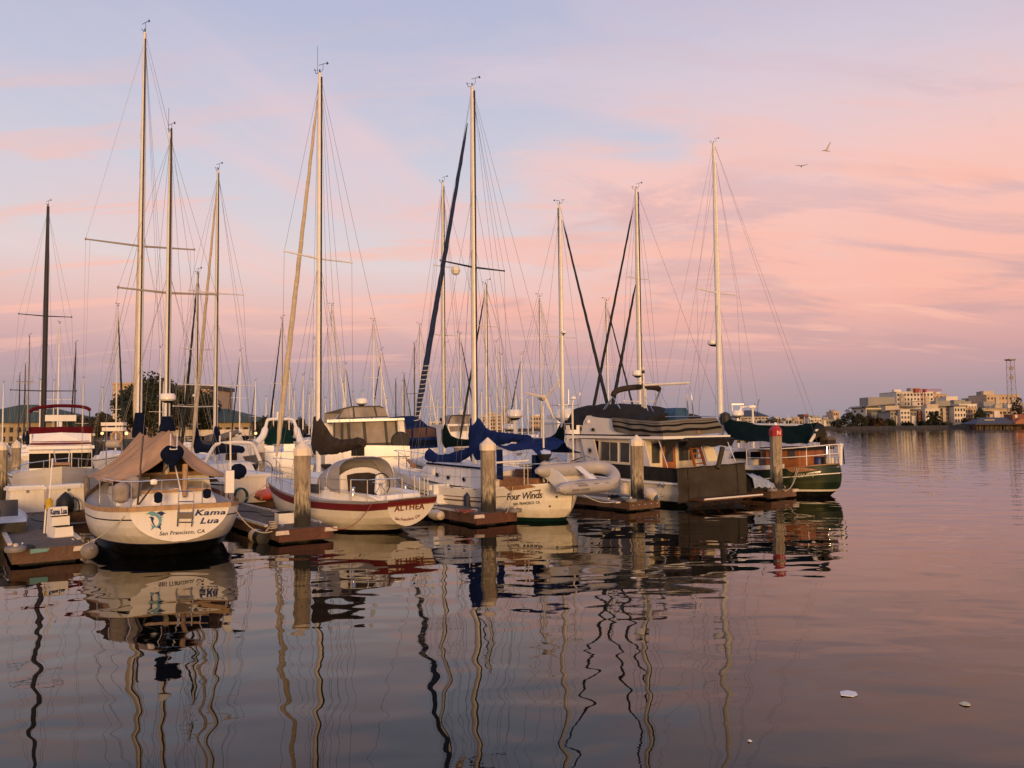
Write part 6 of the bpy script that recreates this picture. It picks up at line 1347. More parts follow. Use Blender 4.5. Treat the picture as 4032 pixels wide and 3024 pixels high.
# mesh stern cover and side cloth
def cloth(name, quad, mat, nd, nu=24, nv=12, amp=.03):
    rows = [[(quad[0].lerp(quad[1], i / nu)).lerp(quad[3].lerp(quad[2], i / nu), j / nv) + nd * amp * (mnoise.noise(Vector((i * .35, j * .22, 1))) + .5 * math.sin(math.pi * j / nv)) for j in range(nv + 1)] for i in range(nu + 1)]
    return MB().grid(rows).build(name, mat, tr, 60)
q = [T.X(2664, 1846, -.05), T.X(2931, 1823, -.05), T.X(2940, 1948, -.05), T.X(2669, 1982, -.05)]; cloth('stern_cover', q, OLIVE, Vector((-1, 0, 0)), 40, 16, .07)
for f_ in (.14, .86): MB().tube([q[0].lerp(q[1], f_).lerp(q[3].lerp(q[2], f_), k / 8) + Vector((-.05, 0, 0)) for k in range(9)], .012, 5).build('cover_seam', GREYC, tr)
MB().tube([q[0].lerp(q[1], k / 12) + Vector((-.03, 0, .012 * math.sin(k * 1.9))) for k in range(13)], .022, 6).build('cover_hem', GREYC, tr); MB().tube([q[3].lerp(q[2], k / 12) + Vector((-.03, 0, .02 * math.sin(k * 1.4))) for k in range(13)], .02, 6).build('cover_hem', GREYC, tr)
tp_ = q[0].z; cloth('side_cloth', [Vector((-.04, 1.80, tp_)), Vector((5.6, 1.80, tp_ + .10)), Vector((5.6, 1.80, .92)), Vector((-.04, 1.80, .86))], GREYC, Vector((0, 1, 0)), amp=.015)
q1_ = T.Y(*t6(340, 1085), 1.8)
MB().box((-.42, -.05, .28), (.75, 3.1, .06)).build('swim_platform', WOODD, tr, 0); mb = MB(); mb.tube([(-.80, 1.45, .32), (-.80, -1.6, .32)], .03, 6); mb.build('platform_rub_rail', CREAM, tr)
mb = MB()
for y in (-1.2, -.4, .4, 1.2): MB().tube([(-.7, y, .25), (-.02, y, -.05)], .025, 5).build('platform_strut', WOODD, tr)
a_, b_ = T.X(*t6(1590, 875), -.12), T.X(*t6(1535, 1110), -.14); MB().tube([b_, a_], .09, 9).build('rolled_cover', OLIVE, tr)
c_ = T.Y(*t6(500, 1370), 1.93); MB().lathe([(.05, -.36), (.15, -.32), (.17, -.1), (.17, .2), (.12, .33), (.05, .37)], c_, 14).build('hull_fender', FENDW, tr)
P = tP([(195, 1370), (315, 1340), (318, 1415), (198, 1420)], 1.80); hp = MB().prism(P, (0, .03, 0)).build('hull_vent', WHITE, tr, 0)
mb = MB(); c_ = T.Y(*t6(932, 1292), 1.84); mb.lathe([(.02, 0), (.09, .0), (.10, .03), (.06, .05)], c_, 12, axis=(0, 1, 0)); mb.build('hawse_hole', STEEL, tr); MB().tube(catenary(c_, T.mi @ (onz(2590, 1978, DZ) - T.o), .05), .011, 5).build('mooring_line', ROPE, tr)
for x, y in ((1320, 705),):
    c_ = T.X(*t6(x, y), x_a - .12); MB().box(c_, (.08, .10, .12)).build('deck_light', TEAK, tr, 0)
for x, y in ((100, 590), (155, 680)):
    c_ = T.Y(*t6(x, y), 1.66); MB().box(c_, (.10, .08, .13)).build('deck_light', WHITE if y < 600 else RUBBER, tr, 0)
P = tP([(105, 905), (140, 905), (140, 915), (105, 915)], 1.69); mb = MB(); mb.prism(P, (0, .01, 0)); c_ = sum(P, Vector()) / 4
for a_ in (.5, -.5, 1.2, -1.2): mb.tube([c_ + Vector((-.12 * math.cos(a_), .02, -.12 * math.sin(a_))), c_ + Vector((.12 * math.cos(a_), .02, .12 * math.sin(a_)))], .012, 4)
mb.build('emblem', RUBBER, tr, 0)
wl_ = TH.pt(8.6, 9, 1)
pth = [Vector((5.4, 1.62, 1.75)), Vector((6.5, 1.4, 1.95)), Vector((7.6, .8, 2.25)), Vector((8.6, .0, 2.45)), Vector((7.6, -.8, 2.25)), Vector((6.5, -1.4, 1.95))]; rail(tr, pth, [1.15, 1.35, 1.6, 1.85, 1.6, 1.35], .016, name='bow_rail')
# dock four clutter
bf = dthing(D4, 'ball_fender', 'white and blue ball fender sitting by the trawler pile', 'fender', 2563, 1972, .2); MB().lathe([(.01, -.24), (.14, -.2), (.21, -.02), (.17, .15), (.09, .22)], (0, 0, .02), 16, axis=(-.5, -.1, -.25)).build('ball', FENDW, bf); MB().lathe([(.10, .19), (.095, .23), (.04, .27), (.02, .29)], (0, 0, .02), 14, axis=(-.5, -.1, -.25)).build('blue_end', BLUEBOX, bf)
pk = onz(2250, 1950, DZ + .03); pk2 = onz(2425, 1982, DZ + .03); po = thing('loose_plank', 'pale loose plank lying along the rusty dock edge', 'plank', pk); v_ = pk2 - pk; u_ = Vector((-v_.y, v_.x, 0)).normalized() * .16; MB().prism([Vector((0, 0, 0)), v_, v_ + u_, u_], (0, 0, .05)).build('board', TRIMW, po, 0)
rg_ = dthing(D4, 'blue_rope_heap', 'dark blue heap of line on the rusty dock', 'rope', 2412, 1962); rn = random.Random(8); mb = MB(); mb.tube(smooth_path([(rn.uniform(-.2, .2), rn.uniform(-.25, .25), .03 + rn.random() * .08) for i in range(14)], 5), .022, 5); mb.build('strand', NAVY, rg_)
dl = fX(1750, 1045, -.9); dln = thing('painter_line', 'white painter hanging from the inflatable to the rusty dock', 'rope', F.w(dl)); q_ = onz(2420, 1976, DZ + .06) - F.w(dl); MB().tube(catenary((0, 0, 0), q_, .12), .012, 5).build('line', MASTW, dln)

# ================================================================ GREEN CUTTER
G = Fr(12.50, 31.86, 40.0)
gr = thing('cutter', 'dark green double ended cutter under a long green boom awning', 'sailboat', G.o, G.rz)
gst = [(-.35, .02, 1.30, .40, 1.3), (-.22, .40, 1.29, .20, 1.5), (0, .74, 1.27, -.05, 1.7), (.4, 1.08, 1.22, -.3, 2.0), (1.0, 1.36, 1.15, -.5, 2.2), (2.4, 1.62, 1.04, -.55, 2.4), (4.2, 1.66, 1.02, -.6, 2.4), (6.2, 1.4, 1.12, -.6, 2.2), (8.0, .9, 1.32, -.55, 1.9), (9.0, .42, 1.48, -.5, 1.7), (9.7, .03, 1.6, -.4, 1.5)]
grows = [('a', .0, 1), ('a', .20, 2), ('a', .275, 0), ('f', (.25, -.5, .6), 0), ('s', -.40, 2), ('s', -.365, 0), ('s', -.04, 3)]
gst = [(a_[0] * (.9 if a_[0] > 0 else 1),) + a_[1:] for a_ in gst]
GH = Hull(gst, grows, .45, .10, 56); GH.sb = .17; GH.build(gr, [HULLG, BLACK, CREAM, TEAK], 1, DECK, .15)
g6 = lambda x, y: (2850 + .3315 * x, 1500 + .3315 * y)
LETS = M('letter_cream_faded', (.58, .55, .42), .6, var=.2, vs=20)
hull_text(GH, gr, G, 'GEA MAJOR', g6(880, 1160), g6(1130, 1128), .17, LETS, .004, .0, 1.0)
hull_text(GH, gr, G, 'SAN FRANCISCO CA', g6(860, 1190), g6(1165, 1166), .085, M('letter_ghost', (.012, .02, .014), .6), .01, .0)
hull_patch(GH, gr, G, [g6(*p) for p in ((735, 1020), (850, 1010), (960, 1000), (1030, 1010), (1115, 1036), (1020, 1048), (920, 1058), (830, 1066), (780, 1050))], TEAK, 'bulwark_panel', .012, dy=8)
hull_patch(GH, gr, G, [g6(*p) for p in ((990, 1092), (1080, 1080), (1162, 1068), (1148, 1086), (1060, 1094))], CREAM, 'cove_flash', .012)
mb = MB(); mb.grid([[GH.pt(x, GH.par(x)[1] - .02, 1) + Vector((0, .01, 0)), GH.pt(x, GH.par(x)[1] - .02, 1) + Vector((0, -.01, .17))] for x in np.linspace(1.05, 7.7, 20)]); mb.build('bulwark', WHITE2, gr)
trunk(gr, [(2.6, 1.22, 1.12, 1.0, 1.78), (5.6, 1.16, 1.0, 1.05, 1.78), (6.3, 1.0, .55, 1.08, 1.5), (7.3, .5, .4, 1.2, 1.5)], CREAM)
def gw(pts, y, m=GLASS, nm='window', fmat=TEAK):
    P = [G.Y(*g6(*p), y) for p in pts]; c_ = sum(P, Vector()) / len(P); f = MB().prism([p + (p - c_) * .10 for p in P], (0, .02, 0)).build(nm, fmat, gr, 0); MB().prism(P, (0, .035, 0)).build('pane', m, f, 0)
gw([(135, 842), (278, 838), (278, 922), (92, 916)], 1.22); gw([(325, 842), (442, 840), (442, 926), (325, 924)], 1.22)
ph = [G.Y(*g6(x, y), 1.1) for x, y in ((490, 818), (880, 790), (880, 962), (490, 972))]; xa_, xb_ = ph[0].x, ph[1].x
MB().box(((xa_ + xb_) / 2, 0, (1.1 + ph[0].z) / 2), (abs(xa_ - xb_), 2.1, ph[0].z - 1.1)).build('pilothouse', DOORW, gr, 0)
mb = MB(); mb.box(((xa_ + xb_) / 2 - .05, 0, ph[0].z + .05), (abs(xa_ - xb_) + .5, 2.35, .10)); mb.build('pilothouse_roof', GREYC, gr, 0)
gw([(560, 830), (690, 825), (690, 930), (560, 935)], 1.06, GLASS, 'window'); gw([(775, 815), (850, 812), (852, 920), (777, 922)], 1.06, GLASSG, 'window')
gx = G.Y(2837, 1640).x; gm = Vector((gx, 0, 1.6)); gmt = G.Y(2829, 556); gmt.x = gx
mast_part(gr, gm, gmt, .105, MASTW, False); masthead(gr, gmt, .8, 0)
tips = spreaders(gr, gm, gmt, (G.Y(2833, 1152).z - gm.z) / (gmt.z - gm.z), 1.5, MASTW, .035, droop=.05)
rp_ = G.Y(2812, 1347) + Vector((.1, 0, 0)); radome(gr, rp_, .22, Vector((gx, 0, rp_.z - .2)))
seg = [(gmt, G.X(3225, 1690, .2)), (gmt, G.X(3238, 1800, -.3)), (gmt, Vector((9.0, 0, 1.7))), (gm.lerp(gmt, .9), Vector((7.9, 0, 1.5))), (gm.lerp(gmt, .7), Vector((7.4, 0, 1.5)))]
for tip, sd in zip(tips, (1, -1)):
    ch = Vector((gm.x - .1, sd * 1.66, 1.15)); seg += [(gmt - Vector((0, 0, .3)), tip), (tip, ch), (gm.lerp(gmt, .5), ch + Vector((.6, 0, 0))), (gm.lerp(gmt, .5), ch + Vector((-.7, 0, 0))), (gmt - Vector((0, 0, .4)), ch + Vector((-1.2, 0, 0))), (gm.lerp(gmt, .66), ch + Vector((.9, 0, 0)))]
wires(gr, seg)
# boom awning
topx = [(2841, 1640), (2868, 1648), (2930, 1662), (3032, 1671), (3130, 1672), (3218, 1662)]; rid = [G.Y(a_, b_) for a_, b_ in topx]
low = [G.Y(2872, 1722, .6), G.Y(2890, 1732, 1.2), G.Y(2960, 1738, 1.2), G.Y(3040, 1740, 1.2), G.Y(3100, 1746, 1.1), G.Y(3178, 1748, .9)]
rows = []; n = 26
def lerpl(P, g): k = min(len(P) - 2, int(g)); return P[k].lerp(P[k + 1], g - k)
for i in range(n + 1):
    g = i / n * 5; a_, b_ = lerpl(rid, g), lerpl(low, g); c_ = Vector((b_.x, -b_.y, b_.z))
    rows.append([b_.lerp(a_, j / 9) + Vector((0, .05 * math.sin(math.pi * j / 9), -.08 * math.sin(math.pi * j / 9) + .02 * math.sin(i * 1.1 + j))) for j in range(10)] + [a_.lerp(c_, j / 9) + Vector((0, 0, -.08 * math.sin(math.pi * j / 9))) for j in range(1, 10)])
ga = MB().grid(rows).build('boom_awning', GREENC, gr, 60)
e0, e1, e2 = rid[-1], low[-1], G.X(3258, 1716, rid[-1].x - .6); MB().add([e0, e1, G.X(3222, 1722, rid[-1].x - .3), e2, G.X(3244, 1674, rid[-1].x - .5)], [(0, 1, 2, 3, 4)]).build('awning_end', M('olive_end_cloth', (.022, .018, .012), .9), ga, 0)
mb = MB(); mb.tube([G.X(3210, 1695, rid[-1].x - .2), G.X(3248, 1692, rid[-1].x - .45)], .05, 7); mb.build('boom_end', CREAM, gr); MB().prism([G.X(3205, 1707, rid[-1].x - .25), G.X(3215, 1709, rid[-1].x - .25), G.X(3195, 1741, rid[-1].x - .25), G.X(3185, 1738, rid[-1].x - .25)], (-.02, 0, 0)).build('awning_batten', CREAM, ga, 0)
MB().lathe([(.02, -.3), (.2, -.25), (.27, 0), (.2, .22), (.04, .3)], G.Y(2848, 1640) + Vector((-.1, 0, -.1)), 12).build('mast_wrap', RUBBER, gr)
MB().tube([rid[0] + Vector((0, 0, -.35)), rid[-1] + Vector((0, 0, -.15))], .07, 8).build('boom', MAST, gr)
# rails, gear on the stern
zr = 1.95; pth = smooth_path([(2.6, 1.6, 1.85), (1.2, 1.42, 1.88), (.3, .98, 1.95), (-.3, .3, 2.02), (-.3, -.4, 2.02), (.3, -1.0, 1.95), (1.4, -1.45, 1.88)], 4)
mb = MB(); mb.tube(pth, .022, 7); mb.tube([p - Vector((0, 0, .36)) for p in pth], .018, 6)
for i in (0, 4, 8, 12, 16, 20, 24): mb.tube([pth[i], pth[i] - Vector((0, 0, .8))], .02, 6)
mb.build('pushpit', MASTW, gr)
gp_ = G.X(*g6(1382, 1000), -.35); gq = G.X(*g6(1388, 768), -.35); mb = MB().tube([gp_, gq], .075, 9); mb.lathe([(.10, 0), (.11, .06), (.03, .1)], gq, 10); mb.build('stern_post', MASTW, gr)
slab(gr, [gq + Vector((-.05, -.08, -.1)), gq + Vector((-.05, -.14, -.12)), gq + Vector((-.05, -.2, -.75)), gq + Vector((-.05, -.14, -.72))], (.03, 0, 0), GREYC, 'vane_paddle')
c_ = G.X(*g6(1238, 738), -.1); mb = MB().box(c_, (.34, .62, .24)); mb.build('barbecue', BROWNC, gr, 0); mb = MB(); mb.tube([c_ + Vector((0, .1, -.12)), c_ + Vector((0, .1, -.45))], .02, 6); mb.build('barbecue_post', STEEL, gr); MB().lathe([(.17, -.31), (.17, .31)], c_ + Vector((0, 0, .12)), 14, axis=(0, 1, 0)).build('barbecue_lid', M('bbq_bronze', (.12, .085, .05), .5, metal=.5), gr)
c_ = G.X(*g6(1120, 978), .5); MB().lathe([(.17, -.26), (.19, -.2), (.19, .18), (.14, .26), (.05, .27)], c_, 14).build('blue_drum', M('drum_blue', (.012, .035, .19), .45), gr); c_ = G.X(*g6(1185, 952), .3); MB().box(c_, (.2, .30, .34), taper=.85).build('black_jug', RUBBER, gr, 0); c_ = G.X(*g6(1272, 945), .1); MB().box(c_, (.3, .38, .24), taper=.9).build('white_bin', CREAM, gr, 0)
wc2 = G.X(*g6(1000, 870), 1.0); mb = MB(); mb.tube([wc2 + Vector((0, .34 * math.cos(t), .34 * math.sin(t))) for t in [2 * math.pi * k / 24 for k in range(25)]], .016, 6)
for k in range(6): mb.tube([wc2, wc2 + Vector((0, .34 * math.cos(k * 1.047), .34 * math.sin(k * 1.047)))], .01, 5)
mb.build('steering_wheel', MASTW, gr); MB().tube([wc2 + Vector((.1, 0, -.5)), wc2 + Vector((.1, 0, .3))], [.1, .08], 10).build('pedestal', CREAM, gr)
c_ = G.Y(*g6(222, 735), -.5); MB().tube([c_ + Vector((.22 * math.cos(t), 0, .16 * math.sin(t))) for t in [math.pi * k / 12 for k in range(13)]], .07, 8).build('horseshoe_buoy', YELLOW, gr)
mb = MB(); p0 = GH.pt(.6, 1.12, 1); q_ = G.mi @ (onz(3085, 1928, DZ) - G.o); mb.tube(catenary(p0, q_, .3), .018, 5); mb.tube(catenary(p0 + Vector((.06, .02, 0)), q_ + Vector((.03, 0, 0)), .36), .018, 5); mb.build('mooring_line', ROPE, gr)
# the poles seen beyond the green awning: radar on a stub mast and a wind generator
p0 = atY(2906, 1700, 40); so = thing('radar_pole', 'white radar scanner on a stub pole behind the green awning', 'radar', (p0.x, 40, .3)); tz = atY(2906, 1628, 40).z - .3
MB().tube([(0, 0, 0), (0, 0, tz)], .06, 8).build('pole', MASTW, so); radome(so, (0, 0, tz + .02), .30, None); mb = MB(); mb.box((0, 0, tz + .46), (.62, .14, .07)); mb.tube([(-.26, 0, tz + .1), (-.28, 0, tz + .45)], .05, 6); mb.tube([(.15, 0, tz + .1), (.15, 0, tz + .45)], .02, 6); mb.build('scanner_bar', WHITE, so)
p0 = atY(2966, 1700, 40); so = thing('wind_generator', 'small white wind generator on a pole behind the green awning', 'wind generator', (p0.x, 40, .3)); tz = atY(2966, 1602, 40).z - .3
MB().tube([(0, 0, 0), (0, 0, tz)], .05, 8).build('pole', MASTW, so); mb = MB().lathe([(.02, -.25), (.09, -.15), (.11, .1), (.04, .2)], (0, 0, tz), 12, axis=(1, .2, 0)); mb.prism([(-.2, 0, tz + .03), (-.55, -.02, tz + .05), (-.85, -.05, tz - .40), (-.75, -.05, tz - .42), (-.5, 0, tz - .05)], (0, .03, 0)); mb.build('nacelle', WHITE, so); mb = MB()
for a_ in (.3, 2.4, 4.5): mb.prism([(.2, .04 * math.cos(a_), tz), (.22, .5 * math.cos(a_) + .04, tz + .5 * math.sin(a_)), (.22, .5 * math.cos(a_) - .04, tz + .5 * math.sin(a_) + .03)], (.02, 0, 0))
mb.build('blades', RUBBER, so, 0)
# dock five clutter
tp_o = dthing(D5, 'tarp_bundle', 'pale blue tarp over a grey bin on the short dock', 'tarp', 2985, 1932, 0); MB().box((.25, .1, .25), (.7, .8, .5), taper=.85).build('bin', GREYC, tp_o, 0); rows = []
for i in range(13):
    f = i / 12; y = .55 - 1.2 * f; rows.append([Vector((x_, y + .03 * math.sin(i * 2), max(.12, zt_ * (1 - .5 * f ** 2)) + .03 * math.sin(i * 1.7 + x_ * 9))) for x_, zt_ in ((-.28, .16), (-.2, .52), (.1, .66), (.5, .64), (.7, .3))])
MB().grid(rows).build('tarp', TARPB, tp_o, 60)
jg = dthing(D5, 'jug', 'small white jug beside the tarp bundle', 'jug', 2981, 1927); MB().lathe([(.09, 0), (.10, .05), (.10, .2), (.04, .27), (.035, .32)], (0, 0, 0), 10).build('body', CREAM, jg); tb_ = dthing(D5, 'toolbox', 'small red and black toolbox by the short dock wheel', 'toolbox', 3006, 1922); MB().box((0, 0, .1), (.22, .36, .2)).build('case', RUBBER, tb_, 0); MB().box((-.115, 0, .12), (.02, .16, .1)).build('label_plate', REDP, tb_, 0)

# shore power cords lying on the docks
CORD = M('power_cord', (.02, .02, .022), .6)
for D_, pts_, lb in ((D2, [(2.6, -1.2), (3.4, -.7), (4.6, -.9), (5.8, -.35), (7.4, -.6), (8.8, -.5)], 'black power cord snaking along the second dock'), (D1, [(3.0, -1.1), (4.0, -.8), (5.2, -1.05), (6.6, -.8), (8.4, -.95)], 'black power cord on the left dock behind the name steps')):
    c0 = D_.w((pts_[0][0], pts_[0][1], DZ)); o_ = thing('power_cord', lb, 'cable', c0, D_.rz); MB().tube(smooth_path([(x - pts_[0][0], y - pts_[0][1], .014) for x, y in pts_], 6), .016, 5).build('cable', CORD, o_)
# ================================================================ BOATS BEHIND THE FRONT ROW
def yh(x): return 925 + (1106 - x) * .0105
def SP(x, y): return x * 1.8228, y * 1.8228          # overview units to photo pixels
def sailboat(label, x, top, D, toward=False, mm=MAST, furlm=None, spr=((.5, .9),), cov=None, hull=None, lean=0.0, rad=None, group='sailboats moored behind the front row', L_=None, xb=None, dome=None, detail=True, furl2=None):
    """A sloop whose mast stands at overview column x and depth D; toward = bow points back at the viewer."""
    px, py = SP(x, top); topw = atY(px, py, D); H = topw.z; L_ = L_ or max(6.5, H * .68); deg = DTH + (180 if toward else 0)
    f = Fr(0, 0, deg); mx = L_ * .58
    foot = Vector((topw.x, D, 0)); org = foot - f.m @ Vector((mx, 0, 0)); root = thing('sailboat', label, 'sailboat', (org.x, org.y, 0), f.rz, group)
    fb = .85 + L_ * .02; B = L_ * .155
    st = [(0, B * .62, fb, .1, 1.9), (L_ * .15, B * .85, fb * .98, -.2, 2.1), (L_ * .42, B, fb, -.4, 2.3), (L_ * .7, B * .72, fb * 1.12, -.4, 2.0), (L_ * .9, B * .3, fb * 1.3, -.35, 1.7), (L_, .03, fb * 1.42, -.3, 1.5)]
    Hl = Hull(st, [('a', .0, 1), ('a', .1, 0), ('s', -.14, 2), ('s', -.09, 0)], .5, .2, 18); Hl.build(root, [hull or WHITE, BLACK, NAVY], 1, DECK, .05, hull or WHITE)
    trunk(root, [(L_ * .12, B * .75, B * .66, fb - .1, fb + .18), (L_ * .32, B * .74, B * .62, fb - .1, fb + .22), (L_ * .33, B * .68, B * .56, fb - .1, fb + .48), (L_ * .6, B * .62, B * .48, fb, fb + .5), (L_ * .76, B * .35, B * .25, fb, fb + .3)], WHITE2)
    r_ = rad or (.04 + H * .003); b = Vector((mx, 0, fb + .3)); t = Vector((mx + lean, 0, H)); mast_part(root, b, t, r_, mm, detail)
    seg = []; bow = Vector((L_ * 1.01, 0, fb * 1.42)); ch0 = Vector((mx - .1, B, fb))
    for fr_, half in spr:
        tips = spreaders(root, b, t, fr_, half, mm, .028, droop=.03)
        for tip, sd in zip(tips, (1, -1)): seg += [(t - Vector((0, 0, .2)), tip), (tip, Vector((ch0.x, sd * B, fb)))]
    if not spr: seg += [(t, Vector((ch0.x, B, fb))), (t, Vector((ch0.x, -B, fb)))]
    seg += [(bow, t), (t, Vector((-.2, 0, fb + .1))), (b.lerp(t, .5), Vector((mx + .4, B, fb))), (b.lerp(t, .5), Vector((mx - .5, -B, fb)))]
    wires(root, seg, .0045 + D * .00004)
    if furlm: furl(root, bow, t - Vector((0, 0, .25)), .065 + H * .0022, furlm, fa=.05, fb=.95)
    if furl2: furl(root, Vector((L_ * .86, 0, fb * 1.3)), b.lerp(t, .68), .09 + H * .002, furl2, fa=.05, fb=.95)
    bz = fb + 1.05; x1 = mx - L_ * .40
    if cov: cover(root, [(mx + .12, bz + 1.1, bz - .25, .09), (mx - .15, bz + .95, bz - .25, .15), (mx - .6, bz + .42, bz - .2, .17), (mx - 1.4, bz + .22, bz - .16, .15), (x1, bz + .16, bz - .10, .11)], cov)
    else: MB().tube([Vector((mx, 0, bz)), Vector((x1, 0, bz + .05))], .06, 8).build('boom', mm, root)
    masthead(root, t, 1.0 + D * .004, 0)
    if dome: radome(root, b.lerp(t, dome) + Vector((.18, 0, 0)), .13, b.lerp(t, dome - .02))
    return root
# --- the larger, nearer masts, each read from the photograph
sailboat('sailboat with a thick black mast at the far left', 104, 446, 38, False, MASTD, None, ((.57, 1.1), (.28, 1.35)), NAVY, rad=.115)
sailboat('sailboat with a tall silver mast and tan furled sail right of the ketch', 471, 368, 33, False, MAST, SAILC, ((.58, 1.1), (.27, 1.45)), NAVY, rad=.085, dome=None)
sailboat('sailboat with a silver mast and black furled sail just right of the mizzen', 427, 592, 37, False, MAST, FURLD, ((.60, .75), (.3, 1.0)), NAVY, rad=.075, dome=.36)
sailboat('green covered sloop with a three spreader silver mast left of the blue furled sail', 956, 394, 40, False, MAST, None, ((.69, .55), (.44, .85), (.18, 1.0)), GREENC, rad=.095)
sailboat('sailboat with a silver mast and dark furled sail right of the blue cutter mast', 1049, 614, 47, False, MAST, FURLD, ((.75, .9), (.22, .95)), None, rad=.09)
sailboat('green covered sloop facing the viewer with a dome on its mast and dark furled sail', 1209, 441, 39, True, MAST, FURLD, ((.47, .95),), GREENC, rad=.10, dome=.49)
sailboat('sailboat with a tall bright mast and two black furled sails behind the trawler', 1374, 408, 40, False, MAST, FURLD, ((.66, .8), (.2, 1.1)), None, rad=.115, furl2=FURLD)
